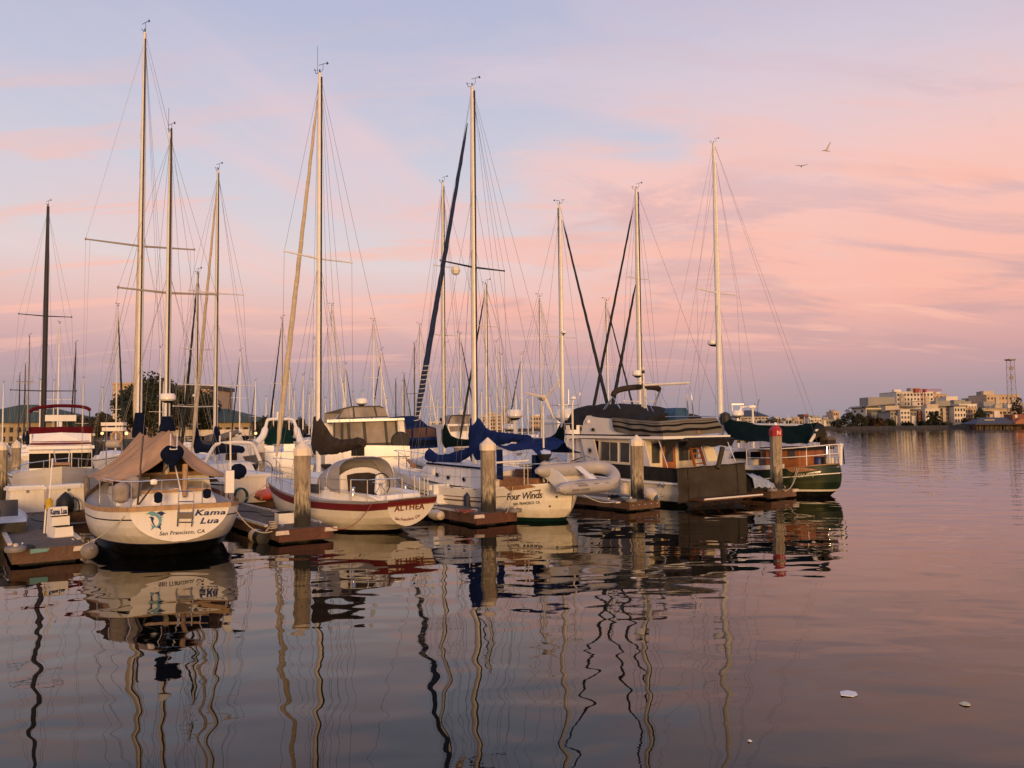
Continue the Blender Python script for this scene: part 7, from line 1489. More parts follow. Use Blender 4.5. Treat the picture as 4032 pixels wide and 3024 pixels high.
# --- masts of the middle distance and beyond: (column, top, assumed height, toward, mast, furled sail, spreaders, cover, label)
mid = [
 (255, 662, 11.5, 1, MAST, FURLD, ((.62, .9), (.3, .3)), None, 'sailboat whose bright mast and black furled sail stand left of the ketch forestay'),
 (64, 729, 11, 0, SAILC, None, ((.6, .8),), NAVY, 'sailboat with a tan wooden looking mast at the left'),
 (129, 700, 12, 1, MASTW, None, ((.4, 1.0),), NAVY, 'sailboat with a leaning white mast right of the black mast'),
 (164, 743, 11.5, 0, MASTD, FURLD, ((.2, .9),), NAVY, 'sailboat with a dark mast and dark furled sail right of the flybridge'),
 (43, 810, 10.5, 0, MASTD, None, ((.3, .9),), None, 'sailboat with a dark plain mast second from the left edge'),
 (55, 790, 10.5, 0, MASTD, None, ((.8, .8), (.2, .9)), NAVY, 'sailboat with a dark double spreader mast near the left edge'),
 (8, 828, 10, 0, MASTW, None, ((.3, .8),), None, 'sailboat with the white mast closest to the left edge'),
 (88, 822, 11, 1, MASTW, None, ((.5, .9),), None, 'distant sailboat with a thin white mast just left of the black mast'),
 (117, 824, 11, 0, MAST, None, ((.55, .9),), None, 'distant sailboat with a thin mast just right of the black mast'),
 (180, 818, 11, 0, MASTW, None, ((.3, .9),), None, 'distant sailboat with a pale mast right of the flybridge bimini'),
 (222, 839, 10.5, 1, MAST, None, ((.4, .9),), NAVY, 'distant sailboat with a short mast between flybridge and tower block'),
 (247, 845, 10, 0, MASTW, None, ((.4, .8),), None, 'distant sailboat with a short white mast before the tan tower'),
 (347, 752, 11.5, 0, MASTW, None, ((.35, 1.0),), NAVY, 'sailboat with a white mast between the two ketch masts'),
 (353, 824, 11, 1, MAST, None, ((.75, .9), (.3, .9)), None, 'distant sailboat with a twin spreader mast behind the radar dome'),
 (394, 845, 10.5, 0, MASTW, None, ((.3, .8),), None, 'distant sailboat with a pale mast right of the mizzen'),
 (401, 790, 11, 0, SAILC, FURLD, ((.5, .9),), None, 'sailboat with a tan mast and dark furled sail right of the mizzen'),
 (421, 833, 10.5, 1, MAST, None, ((.3, .9),), None, 'distant sailboat with a thin mast left of the tall silver mast'),
 (499, 833, 11, 0, MASTD, FURLD, ((.35, .9),), NAVY, 'distant sailboat with a dark mast above the clubhouse roof'),
 (519, 759, 11.5, 0, MASTW, FURLB, ((.5, .9),), NAVY, 'sailboat with a white mast and blue furled sail above the clubhouse'),
 (552, 823, 11, 0, MASTW, FURLD, ((.4, .8),), NAVY, 'sailboat with a white mast at the right end of the clubhouse'),
 (609, 689, 12, 0, MASTW, FURLD, ((.5, .9),), NAVY, 'sailboat with a white mast and dark furled sail left of the sloop genoa'),
 (591, 830, 11, 0, MAST, None, ((.9, .9),), NAVY, 'distant sailboat with a high spreader left of the tan genoa'),
 (625, 798, 11, 1, MAST, SAILW, ((.4, .8),), None, 'distant sailboat with a white furled sail right of the tan genoa'),
 (636, 844, 10.5, 0, MAST, None, ((.4, .8),), None, 'distant sailboat with a short grey mast right of the tan genoa'),
 (655, 811, 10.5, 0, MASTW, None, ((.45, .4),), NAVY, 'sailboat with a bright plain white mast left of the sloop mast'),
 (668, 852, 10, 1, MASTW, None, ((.3, .8),), None, 'distant sailboat with a short leaning white mast left of the sloop mast'),
 (674, 822, 11, 1, MASTW, None, ((.85, .5),), None, 'distant sailboat with a white mast touching the sloop mast'),
 (679, 733, 11.5, 0, MAST, None, ((.4, .8),), NAVY, 'sailboat with a thin mast tucked behind the sloop mast'),
 (703, 861, 10, 0, MASTW, None, ((.4, .8),), None, 'distant sailboat with a tiny white mast left of the flybridge cruiser'),
 (717, 661, 12.5, 1, MAST, SAILW, ((.54, 1.0), (.1, 1.0)), NAVY, 'sailboat with a grey mast and white furled sail above the flybridge cruiser'),
 (742, 827, 10.5, 0, MASTW, None, ((.4, .8),), None, 'distant sailboat with a short white mast beside the flybridge radar'),
 (747, 787, 11, 1, MASTW, FURLD, ((.4, .8),), None, 'distant sailboat with a white mast and dark furled sail left of the cruiser radar'),
 (762, 848, 10.5, 0, MAST, None, ((.4, .8),), None, 'distant sailboat with a small mast directly left of the cruiser radar'),
 (807, 694, 12, 1, MASTW, SAILW, ((.55, .9), (.25, .7)), NAVY, 'sailboat with a bright mast and long white furled sail right of the cruiser radar'),
 (824, 757, 11.5, 0, MAST, FURLD, ((.5, .9),), None, 'sailboat with a grey mast crossing the long white furled sail'),
 (855, 820, 11, 0, MASTD, None, ((.4, .8),), None, 'distant sailboat with a brown mast above the blue canvas cruiser'),
 (873, 809, 11, 1, MASTD, FURLD, ((.15, .9),), None, 'distant sailboat with a black mast and black furled sail over the blue cruiser'),
 (895, 743, 11.5, 0, MASTD, None, ((.5, .9),), None, 'sailboat with a thin dark mast left of the blue furled sail'),
 (907, 703, 12, 1, MAST, SAILW, ((.6, .9),), None, 'sailboat with a silver mast and white furled sail passing behind the blue furled sail'),
 (870, 824, 10.5, 0, MAST, None, ((.5, .8),), None, 'distant sailboat with a thin pale mast left of the black pair'),
 (962, 745, 11.5, 0, MAST, None, ((.6, .5),), None, 'sailboat with a mast just right of the three spreader mast'),
 (963, 831, 10.5, 0, MASTW, None, ((.3, .8),), None, 'distant sailboat with a thick white mast right of the three spreader mast'),
 (979, 838, 10.5, 0, MASTW, None, ((.35, .8),), None, 'distant sailboat with a white mast above the far flybridge boat'),
 (994, 722, 11.5, 1, MAST, FURLB, ((.5, .7),), None, 'sailboat with a thin mast and dark blue furled sail left of the cutter mast'),
 (1011, 830, 10.5, 0, MAST, None, ((.5, .7),), None, 'distant sailboat with a thin mast just left of the cutter mast'),
 (1072, 739, 12, 0, MAST, None, ((.45, .7),), None, 'sailboat with a mast above the two dark halyard pennants'),
 (1083, 767, 11.5, 1, MASTW, None, ((.4, .7),), None, 'sailboat with a slim white mast right of the pennants'),
 (1089, 841, 10, 0, MASTW, None, ((.3, .3),), None, 'distant sailboat with a stout bright white mast over the blue cover'),
 (1094, 814, 11, 1, SAILC, SAILW, ((.3, .8),), None, 'distant sailboat with a brown mast and white furled sail over the blue cover'),
 (1114, 828, 10.5, 0, MASTW, None, ((.5, .3),), None, 'distant sailboat with a short white mast left of the turbine blade'),
 (1126, 766, 11.5, 0, MASTW, FURLD, ((.5, .4),), None, 'sailboat with a white mast above the wind turbine left blade'),
 (1166, 641, 12.5, 1, MAST, SAILW, ((.55, .9), (.18, 1.0)), None, 'sailboat with a tall mast and two white furled sails behind the wind turbine'),
 (1310, 650, 12, 1, MASTW, FURLD, ((.55, .8), (.2, 1.0)), None, 'sailboat with a white mast and dark furled sail left of the trawler flybridge'),
 (1140, 860, 10, 0, MASTW, None, ((.5, .8),), None, 'distant sailboat with a small mast below the turbine hub'),
 (1150, 838, 11, 0, MAST, None, ((.5, .7),), None, 'distant sailboat with a thin grey mast left of the turbine pole'),
 (1040, 846, 10.5, 0, MAST, None, ((.5, .7),), None, 'distant sailboat with a thin mast right of the cutter mast'),
 (1058, 858, 10, 1, MASTW, None, ((.5, .7),), None, 'distant sailboat with a short pale mast under the staysail stay'),
 (945, 862, 10, 0, MAST, None, ((.5, .7),), None, 'distant sailboat with a tiny grey mast below the blue furled sail'),
 (930, 846, 10.5, 1, MASTW, None, ((.5, .7),), None, 'distant sailboat with a small white mast right of the blue furled sail'),
 (784, 846, 10.5, 0, MASTW, None, ((.5, .7),), None, 'distant sailboat with a small white mast right of the cruiser radar'),
 (835, 862, 10, 0, MASTW, None, ((.5, .7),), None, 'distant sailboat with a tiny mast left of the brown mast'),
 (716, 872, 10, 1, MASTW, None, ((.5, .7),), None, 'distant sailboat with a tiny mast low beside the flybridge canopy'),
 (575, 858, 10, 1, MASTW, None, ((.5, .7),), None, 'distant sailboat with a tiny white mast left of the green canvas cruiser'),
 (1225, 872, 10, 0, MASTW, None, ((.5, .7),), None, 'distant sailboat with a tiny mast right of the dome mast')]
for i, (x, top, H, tw, mm, fm, spr, cov, lb) in enumerate(mid):
    D = (H - CAMH) * 1720.4 / (yh(x) - top); D = max(40, min(150, D)); near = D < 75
    sailboat(lb, x, top, D, bool(tw), mm, fm, spr, cov, [WHITE, CREAM, WHITE2][i % 3], rad=max(.05, .00072 * D + .012), detail=near, group='sailboats moored behind the front row' if near else 'distant sailboats in the far rows')
# masts beyond the estuary on the distant bank
for i, (px, yt, lb) in enumerate([(3103, 1632, 'bright white mast beside the red topped pile, distant bank'), (3168, 1640, 'white mast left of the distant brick tower'), (3238, 1655, 'thin white mast right of the distant white office'), (3290, 1640, 'thin mast above the white hulls at the far bank'),
                                   (3125, 1655, 'short mast left of the distant small tan block'), (3145, 1650, 'short mast below the distant white cube block'), (3182, 1652, 'short mast before the brick tower'), (3030, 1660, 'short mast right of the hip roofed office'), (3063, 1655, 'thin mast over the red pile cap'), (2978, 1655, 'thin mast right of the wind generator pole'), (3210, 1658, 'short mast right of the distant floodlights')]):
    p = atY(px, yt, 700); o_ = thing('sailboat', 'distant sailboat: ' + lb, 'sailboat', (p.x, 700, 0), R(100 + 15 * (i % 4)), 'sailboats on the distant bank')
    MB().tube([(0, 0, 1), (0, 0, p.z)], [.28, .2], 6).build('mast', MASTW, o_); Hl = Hull([(-6, 1.2, 1.5, -.2, 2), (0, 1.8, 1.4, -.4, 2.3), (5, .1, 2.1, -.3, 1.5)], [('a', .1, 0)], .5, .2, 12); Hl.build(o_, [WHITE, BLACK], 1, DECK, .05, WHITE)

# ================================================================ MOTOR YACHTS BEHIND
def box_boat(name, label, frm, L_, B, fb, hullm=WHITE, stripe=NAVY, q=3.2, bowz=1.6, boot=BLACK):
    root = thing(name, label, 'motor yacht', frm.o, frm.rz)
    st = [(0, B * .94, fb, -.3, q + .6), (L_ * .4, B, fb * 1.05, -.45, q), (L_ * .7, B * .8, fb * 1.25, -.45, q - .8), (L_ * .9, B * .38, fb * bowz * .93, -.4, q - 1.4), (L_, .004, fb * bowz, -.3, 1.5)]
    H = Hull(st, [('a', .0, 2), ('a', .12, 0), ('f', (.12, -.3, .5), 0), ('s', -.26, 1), ('s', -.19, 0)], .55, .0, 30); H.build(root, [hullm, stripe, boot], 2, DECK, .08, hullm); return root, H
# burgundy striped flybridge yacht, bow toward the viewer
cb = atY(242, 1990, 29.0); Bq = Fr(cb.x + .9, 29.0 + 9.6, 180 + 16 if True else 0); Bq = Fr(cb.x - math.sin(R(14)) * 10.2 * -1 * 0 + 0, 0, 0) if False else Bq
dv = Vector((math.sin(R(30)), -math.cos(R(30)), 0)); Lb = 10.5; sternp = Vector((cb.x, 29.0, 0)) - dv * Lb; Bq = Fr(sternp.x, sternp.y, 0); Bq.rz = math.atan2(dv.y, dv.x); Bq.m = Matrix.Rotation(Bq.rz, 3, 'Z'); Bq.mi = Bq.m.inverted()
br, BH = box_boat('flybridge_yacht', 'flybridge yacht with burgundy stripes and bimini facing the viewer', Bq, Lb, 1.75, 1.05, CREAM, WHITE, 3.0, 1.55)
def bq(x, y, pl): return Bq.X(420 / 1072 * x, 1600 + 420 / 1072 * y, pl)
xf = 6.9
W1 = [bq(285, 490, xf), bq(925, 460, xf), bq(920, 610, xf), bq(310, 650, xf)]
hwid = max(abs(W1[0].y), abs(W1[1].y)); yc = (W1[0].y + W1[1].y) / 2; hw_ = abs(W1[0].y - W1[1].y) / 2
zt, zb_ = bq(600, 425, xf).z, bq(600, 640, xf).z
MB().box((xf - 2.6, yc, (zt + zb_) / 2 - .1), (5.2, hw_ * 2, zt - zb_ + .4)).build('deckhouse', WHITE, br, 0)
zt2 = bq(600, 470, xf).z; zb2 = bq(600, 615, xf).z
for y0, y1 in ((-.98, -.36), (-.33, .33), (.36, .98)):
    MB().prism([(xf + .01, yc + hw_ * y0, zb2), (xf + .01, yc + hw_ * y1, zb2), (xf - .03, yc + hw_ * y1, zt2), (xf - .03, yc + hw_ * y0, zt2)], (.03, 0, 0)).build('windscreen', GLASS, br, 0)
MB().box((xf - 2.3, yc, zt + .05), (5.4, hw_ * 2.12, .12)).build('brow', WHITE, br, 0)
z1, z2, z3 = bq(600, 420, xf).z + .1, bq(600, 275, xf).z, bq(600, 205, xf).z
mb = MB().prism([(xf - .3, yc - hw_ * .98, z1), (xf - .1, yc, z1), (xf - .3, yc + hw_ * .98, z1), (xf - .7, yc + hw_ * .92, z2), (xf - .5, yc, z2 + .05), (xf - .7, yc - hw_ * .92, z2)], (-.1, 0, 0)); mb.build('flybridge_front', WHITE, br, 0)
for sd in (-1, 1): MB().box((xf - 2.2, yc + sd * hw_ * .95, (z1 + z2) / 2), (3.6, .06, z2 - z1)).build('flybridge_side', WHITE, br, 0)
za = z1 + (z2 - z1) * .12; zb3 = z1 + (z2 - z1) * .27
for (u0, u1, m_) in ((.08, .25, RED), (.31, .37, RED)):
    P = [(xf - .3 - .4 * u + .02, yc - hw_ * (.98 - .06 * u), z1 + (z2 - z1) * u) for u in (u0, u1)]
    for s_ in (-1, 1):
        a0, a1 = Vector((xf - .3 - .4 * u0 + .015, yc + s_ * hw_ * .97, z1 + (z2 - z1) * u0)), Vector((xf - .3 - .4 * u1 + .015, yc + s_ * hw_ * .96, z1 + (z2 - z1) * u1)); c0, c1_ = Vector((xf - .1 - .4 * u0 + .015, yc, z1 + (z2 - z1) * u0)), Vector((xf - .1 - .4 * u1 + .015, yc, z1 + (z2 - z1) * u1))
        MB().add([a0, c0, c1_, a1], [(0, 1, 2, 3)]).build('stripe', m_, br, 0)
rows = []
for i in range(17):
    y = yc + hw_ * (-1.02 + 2.04 * i / 16); xx = xf - .55 - .25 * abs(-1 + i / 8); rows.append([Vector((xx + .02 * math.sin(i * 1.9), y, z2 - .02)), Vector((xx - .05, y, z3 + .01 * math.sin(i)))])
MB().grid(rows).build('burgundy_cloth', REDC, br, 60); 
for sd in (-1, 1): MB().box((xf - 2.4, yc + sd * hw_ * 1.0, (z2 + z3) / 2), (3.3, .03, z3 - z2)).build('burgundy_cloth', REDC, br, 0)
xbm = xf - 1.6; pth = smooth_path([bq(302, 62, xbm), bq(330, 30, xbm), bq(420, 8, xbm), bq(600, -6, xbm), bq(800, 2, xbm), bq(885, 22, xbm), bq(902, 45, xbm)], 4)
bi = MB().tube(pth, .07, 8).build('bimini_bundle', REDC, br); mb = MB()
for e_ in (pth[0], pth[-1]): mb.tube([e_, Vector((e_.x + .4, e_.y, z3))], .02, 6); mb.tube([e_, Vector((e_.x - .5, e_.y, z3))], .02, 6)
mb.build('bimini_frame', RUBBER, bi)
rdc = bq(610, 118, xf - 2.2); mb = MB().box(rdc, (.3, 1.15, .26)); mb.build('radar_scanner', WHITE2, br, 0); MB().tube([rdc - Vector((0, 0, .1)), Vector((rdc.x, rdc.y, z1))], .07, 8).build('radar_post', WHITE, br)
zd = BH.par(9)[1]; pth = [bq(150, 615, 7.2), bq(290, 570, 8.4), bq(440, 550, 9.4), bq(540, 535, 10.2), bq(700, 520, 10.2), bq(790, 525, 9.4), bq(930, 535, 8.2)]
rail(br, pth, [1.25, 1.35, 1.45, 1.55, 1.55, 1.45, 1.35], .016, name='bow_rail', mid=False)
mb = MB(); a_ = bq(545, 460, 10.2); mb.tube(smooth_path([bq(568, 620, 10.3), bq(545, 460, 10.2), bq(560, 442, 10.2), bq(690, 440, 10.2), bq(698, 460, 10.2), bq(685, 610, 10.3)], 4), .02, 6); mb.build('pulpit_gate', STEEL, br)
bp_ = Vector((0, 0, BH.par(10.4)[1] + .02)); MB().box((10.5, 0, bp_.z + .06), (.9, .5, .07)).build('bow_platform', TEAK, br, 0); MB().prism([(10.75, -.22, bp_.z + .02), (10.75, .22, bp_.z + .02), (10.8, .06, bp_.z - .3), (10.8, -.06, bp_.z - .3)], (.05, 0, 0)).build('anchor', RUBBER, br, 0)
# white flybridge cruiser with clear curtains behind the red striped sloop: stern toward the viewer
def fc(x0, D, deg): p = atY(x0, 1700, D); return Fr(p.x, D, deg)
C1 = fc(1470, 34.5, 12); c1r, c1h = box_boat('flybridge_cruiser', 'white flybridge cruiser with black edged clear curtains behind the red striped sloop', C1, 11, 1.85, 1.15, WHITE, GREYC)
def c1(x, y, pl): return C1.X(900 + .422 * x, 1500 + .422 * y, pl)
def panelX(root, fn, pts, pl, mat, nm, th=.03, par=None): return MB().prism([fn(a_, b_, pl) for a_, b_ in pts], (th, 0, 0)).build(nm, mat, par or root, 0)
a_ = c1(1260, 600, .3); b_ = c1(1690, 880, .3)
panelX(c1r, c1, [(900, 620), (1268, 600), (1690, 606), (1700, 860), (1650, 900), (900, 880)], .3, WHITE, 'cockpit_bulkhead', .06)
panelX(c1r, c1, [(1145, 620), (1268, 605), (1268, 700), (1145, 700)], .26, GLASS, 'doorway', .03)
mb = MB(); mb.prism([c1(1272, 708, .24), c1(1690, 702, .24), c1(1690, 708, .24), c1(1272, 714, .24)], (.03, 0, 0)); mb.build('hull_moulding', GREYC, c1r, 0)
enc = MB().prism([c1(985, 385, .5), c1(1640, 365, .5), c1(1675, 610, .5), c1(985, 620, .5)], (3.2, 0, 0)).build('aft_enclosure', VINYL, c1r, 0)
for pts in ([(1050, 392), (1068, 392), (1068, 612), (1050, 612)], [(1108, 390), (1128, 390), (1138, 612), (1118, 612)], [(1255, 380), (1275, 380), (1288, 605), (1268, 605)], [(1455, 372), (1472, 372), (1486, 600), (1469, 600)], [(1555, 370), (1568, 370), (1582, 600), (1568, 600)], [(1280, 580), (1670, 568), (1675, 600), (1280, 610)], [(980, 390), (992, 390), (992, 620), (980, 620)]):
    panelX(c1r, c1, [(sum(p[0] for p in pts) / 4 + (a_ - sum(p[0] for p in pts) / 4) * (1.45 if max(p[0] for p in pts) - min(p[0] for p in pts) < 60 else 1), b_) for a_, b_ in pts], .47, RUBBER, 'curtain_edge', .02, enc)
panelX(c1r, c1, [(1575, 372), (1632, 370), (1655, 560), (1592, 570)], .46, WHITE2, 'corner_post', .02, enc)
MB().prism([c1(918, 362, .2), c1(1640, 345, .2), c1(1642, 366, .2), c1(918, 388, .2)], (3.8, 0, 0)).build('hardtop', WHITE, c1r, 0)
up_ = MB().prism([c1(1005, 350, 1.0), c1(1490, 330, 1.0), c1(1450, 248, 1.0), c1(1400, 236, 1.0), c1(1160, 238, 1.0), c1(1060, 262, 1.0)], (2.4, 0, 0)).build('flybridge_enclosure', VINYL, c1r, 0)
for pts in ([(1000, 358), (1070, 255), (1160, 232), (1410, 230), (1455, 250), (1440, 252), (1400, 242), (1160, 244), (1075, 264), (1022, 346)], [(1010, 346), (1490, 326), (1492, 336), (1010, 358)], [(1155, 240), (1170, 240), (1182, 348), (1167, 348)], [(1352, 236), (1368, 236), (1392, 340), (1376, 340)]):
    panelX(c1r, c1, pts, .96, RUBBER, 'canopy_edge', .03, up_)
MB().prism([c1(895, 300, 1.9), c1(1080, 250, 1.9), c1(1160, 232, 1.9), c1(1160, 245, 1.9), c1(1050, 275, 1.9), c1(1035, 300, 1.9), c1(960, 305, 1.9)], (1.6, 0, 0)).build('canopy_side', RUBBER, c1r, 0)
panelX(c1r, c1, [(893, 305), (1030, 300), (990, 360), (940, 450), (890, 440)], 1.95, VINYL, 'side_curtain', .03)
panelX(c1r, c1, [(890, 395), (1010, 400), (1000, 640), (880, 640)], 1.6, WHITE2, 'house_side', .05)
radome(c1r, c1(1240, 188, 2.0),   .27, c1(1240, 240, 2.0))
c_ = c1(1605, 560, .38); MB().lathe([(.02, -.05), (.38, -.04), (.42, .02), (.36, .08), (.02, .1)], c_, 16, axis=(1, .1, .1)).build('round_cushion', RUBBER, c1r)
# second flybridge boat in the distance behind the green sail cover
C2 = fc(1835, 50, 20); c2r, c2h = box_boat('flybridge_cruiser', 'distant flybridge boat with a clear curtained canopy behind the green covered sloop', C2, 11, 1.9, 1.2, WHITE, NAVY)
def c2(x, y, pl): return C2.X(1550 + .422 * x, 1500 + .422 * y, pl)
MB().prism([c2(505, 420, .6), c2(860, 415, .6), c2(870, 600, .6), c2(505, 610, .6)], (4, 0, 0)).build('deckhouse', WHITE, c2r, 0)
MB().prism([c2(505, 402, .5), c2(870, 398, .5), c2(870, 414, .5), c2(505, 420, .5)], (4.4, 0, 0)).build('hardtop', WHITE, c2r, 0)
for pts in ([(515, 425), (600, 420), (600, 468), (530, 475)], [(612, 420), (690, 418), (690, 466), (612, 468)], [(700, 418), (728, 417), (728, 466), (700, 467)]): panelX(c2r, c2, pts, .55, VINYL, 'window', .03)
e2 = MB().prism([c2(510, 402, 1), c2(728, 398, 1), c2(724, 322, 1), c2(690, 316, 1), c2(545, 320, 1), c2(522, 345, 1)], (2, 0, 0)).build('canopy', VINYL, c2r, 0)
for pts in ([(505, 405), (520, 345), (540, 318), (720, 312), (720, 322), (548, 328), (530, 350), (517, 405)], [(630, 316), (640, 316), (668, 402), (656, 402)]): panelX(c2r, c2, pts, .95, RUBBER, 'canopy_edge', .03, e2)
MB().prism([c2(465, 348, 2.2), c2(540, 318, 2.2), c2(520, 375, 2.2), c2(470, 375, 2.2)], (1, 0, 0)).build('canopy_side', GREYC, c2r, 0)
MB().lathe([(.02, -.2), (.22, -.1), (.25, .05), (.15, .2), (.02, .24)], c2(635, 300, 1.8), 12).build('satellite_dome', WHITE, c2r)
# blue canvas cruiser
C3 = fc(1668, 42, 18); c3r, c3h = box_boat('cabin_cruiser', 'cabin cruiser under blue canvas with tinted curtain windows', C3, 9, 1.6, 1.1, WHITE, NAVY)
def c3(x, y, pl): return C3.X(1550 + .422 * x, 1500 + .422 * y, pl)
MB().prism([c3(-40, 345, .8), c3(60, 328, .8), c3(210, 325, .8), c3(265, 370, .8), c3(320, 420, .8), c3(100, 450, .8), c3(0, 440, .8)], (2.6, 0, 0)).build('blue_canopy', BLUE, c3r, 0)
en = MB().prism([c3(90, 425, .5), c3(330, 418, .5), c3(395, 440, .5), c3(412, 620, .5), c3(100, 640, .5)], (2.8, 0, 0)).build('canvas_enclosure', BLUE, c3r, 0)
VR = M('tinted_vinyl', (.075, .04, .036), .5, var=.5, vs=2, spec=.15)
for pts in ([(105, 455), (165, 445), (165, 530), (120, 530)], [(182, 440), (300, 432), (300, 528), (185, 532)], [(312, 430), (385, 445), (395, 520), (312, 525)], [(120, 560), (405, 545), (408, 600), (120, 610)]): panelX(c3r, c3, pts, .47, VR if pts[0][1] < 540 else NAVY, 'curtain_window', .02, en)
MB().prism([c3(100, 640, .4), c3(420, 622, .4), c3(430, 720, .4), c3(110, 740, .4)], (2.5, 0, 0)).build('cockpit_side', WHITE, c3r, 0)
# green canvas express cruiser with arch
C4 = fc(1095, 38, 14); c4r, c4h = box_boat('express_cruiser', 'white express cruiser with a radar arch and green canvas', C4, 9.5, 1.75, 1.15, WHITE, NAVY)
def c4(x, y, pl): return C4.X(750 + .2411 * x, 1600 + .2411 * y, pl)
MB().prism([c4(1185, 760, .5), c4(1700, 745, .5), c4(1720, 1080, .5), c4(1190, 1100, .5)], (3, 0, 0)).build('cockpit_block', WHITE, c4r, 0)
for pts in ([(1200, 640), (1360, 640), (1360, 740), (1200, 745)], [(1520, 620), (1700, 612), (1700, 730), (1525, 735)]): panelX(c4r, c4, pts, .45, WHITE, 'seat_back', .1)
mb = MB(); rows = []
for i in range(9):
    f = i / 8; xx = c4(1205, 620, .9).lerp(c4(1690, 610, .9), f); tt = c4(1215, 440, 1.4).lerp(c4(1640, 400, 1.4), f) + Vector((0, 0, .25 * math.sin(math.pi * f))); rows.append([xx, xx.lerp(tt, .5) + Vector((-.08, 0, 0)), tt, tt + Vector((1.4, 0, -.1))])
mb.grid(rows); mb.build('green_cover', M('green_cover_canvas', (.004, .024, .020), .9, var=.3, vs=3, bump=.4, bs=5, spec=.1), c4r, 60)
ap = smooth_path([c4(1080, 600, .7), c4(1190, 470, .9), c4(1250, 250, 1.1), c4(1290, 215, 1.1), c4(1450, 208, 1.1), c4(1620, 210, 1.1), c4(1690, 250, 1.1), c4(1760, 470, .9), c4(1800, 600, .7)], 5)
MB().tube(ap, [.16] * 8 + [.075] * (len(ap) - 16) + [.16] * 8, 8).build('radar_arch', WHITE, c4r)
mb = MB(); mb.tube([c4(1425, 205, 1.1), c4(1425, 90, 1.1)], .06, 7); mb.build('light_post', WHITE, c4r)
# white cockpit sailboat stern with targa arch, wheel and the partly hidden name
C5 = fc(955, 31.5, 24); c5r, c5h = box_boat('cruising_yacht', 'white cruising yacht stern with a cream arch and black steering wheels', C5, 11, 1.8, 1.05, WHITE, WHITE, 2.6)
def c5(x, y, pl): return C5.X(750 + .2411 * x, 1600 + .2411 * y, pl)
ap = smooth_path([c5(235, 930, .6), c5(310, 780, .8), c5(400, 640, 1.0), c5(470, 612, 1.0), c5(700, 588, 1.0), c5(960, 595, 1.0), c5(1030, 640, 1.0), c5(1090, 770, .8), c5(1150, 920, .6)], 5); MB().tube(ap, .07, 9).build('arch', CREAM, c5r)
mb = MB(); mb.tube([p + Vector((.3, 0, -.1)) for p in ap[6:-6]], .03, 6); mb.build('arch_inner_rail', CREAM, c5r)
MB().prism([c5(540, 660, 3.5), c5(1000, 650, 3.5), c5(1010, 900, 3.5), c5(560, 900, 3.5)], (2, 0, 0)).build('coachroof', WHITE, c5r, 0)
MB().prism([c5(580, 770, 3.4), c5(760, 765, 3.4), c5(760, 880, 3.4), c5(570, 880, 3.4)], (.03, 0, 0)).build('companionway', BROWNC, c5r, 0)
MB().prism([c5(300, 940, 1.2), c5(960, 910, 1.2), c5(1120, 960, 1.2), c5(1120, 1250, 1.2), c5(300, 1260, 1.2)], (1.6, 0, 0)).build('cockpit_block', WHITE2, c5r, 0)
MB().prism([c5(800, 915, .6), c5(980, 925, .6), c5(990, 1080, .6), c5(905, 1090, .6)], (.5, 0, 0)).build('helm_seat', WHITE, c5r, 0); MB().prism([c5(860, 1120, .3), c5(1020, 1110, .3), c5(1030, 1250, .3), c5(860, 1260, .3)], (.5, 0, 0)).build('locker', WHITE, c5r, 0); MB().prism([c5(895, 1165, .28), c5(980, 1160, .28), c5(985, 1235, .28), c5(895, 1240, .28)], (.03, 0, 0)).build('locker_hatch', TRIMW, c5r, 0)
MB().prism([c5(850, 820, 2.6), c5(1060, 790, 2.6), c5(1080, 920, 2.6), c5(900, 890, 2.6)], (.05, 0, 0)).build('windscreen', GLASSG, c5r, 0)
MB().prism([c5(985, 935, .9), c5(1110, 950, .9), c5(1090, 1050, .9), c5(985, 1045, .9)], (.04, 0, 0)).build('side_window', GLASS, c5r, 0)
for x, y, r_ in ((1190, 1035, .36), (590, 1040, .30)):
    c_ = c5(x, y, .5); mb = MB(); mb.tube([c_ + Vector((0, r_ * math.cos(t), r_ * math.sin(t))) for t in [2 * math.pi * k / 26 for k in range(27)]], .016, 6); w_ = mb.build('steering_wheel', RUBBER, c5r); mb = MB()
    for k in range(5): mb.tube([c_, c_ + Vector((0, r_ * math.cos(k * 1.2566), r_ * math.sin(k * 1.2566)))], .008, 4)
    mb.build('spokes', STEEL, w_)
P = [c5(1000, 1270, -.02), c5(1300, 1235, -.02), c5(1300, 1500, -.02), c5(1000, 1510, -.02)]; MB().prism(P, (.08, 0, 0)).build('stern_panel', WHITE, c5r, 0)
fit_text(c5r, 'QUI', [c5(x, y, -.05) for x, y in ((975, 1405), (1165, 1395), (1165, 1335), (975, 1342))], (-.003, 0, 0), GREYC, 0, .0)
MB().tube([c5(480, 590, .9), c5(480, 480, .9)], .03, 6).build('aerial', MASTW, c5r)
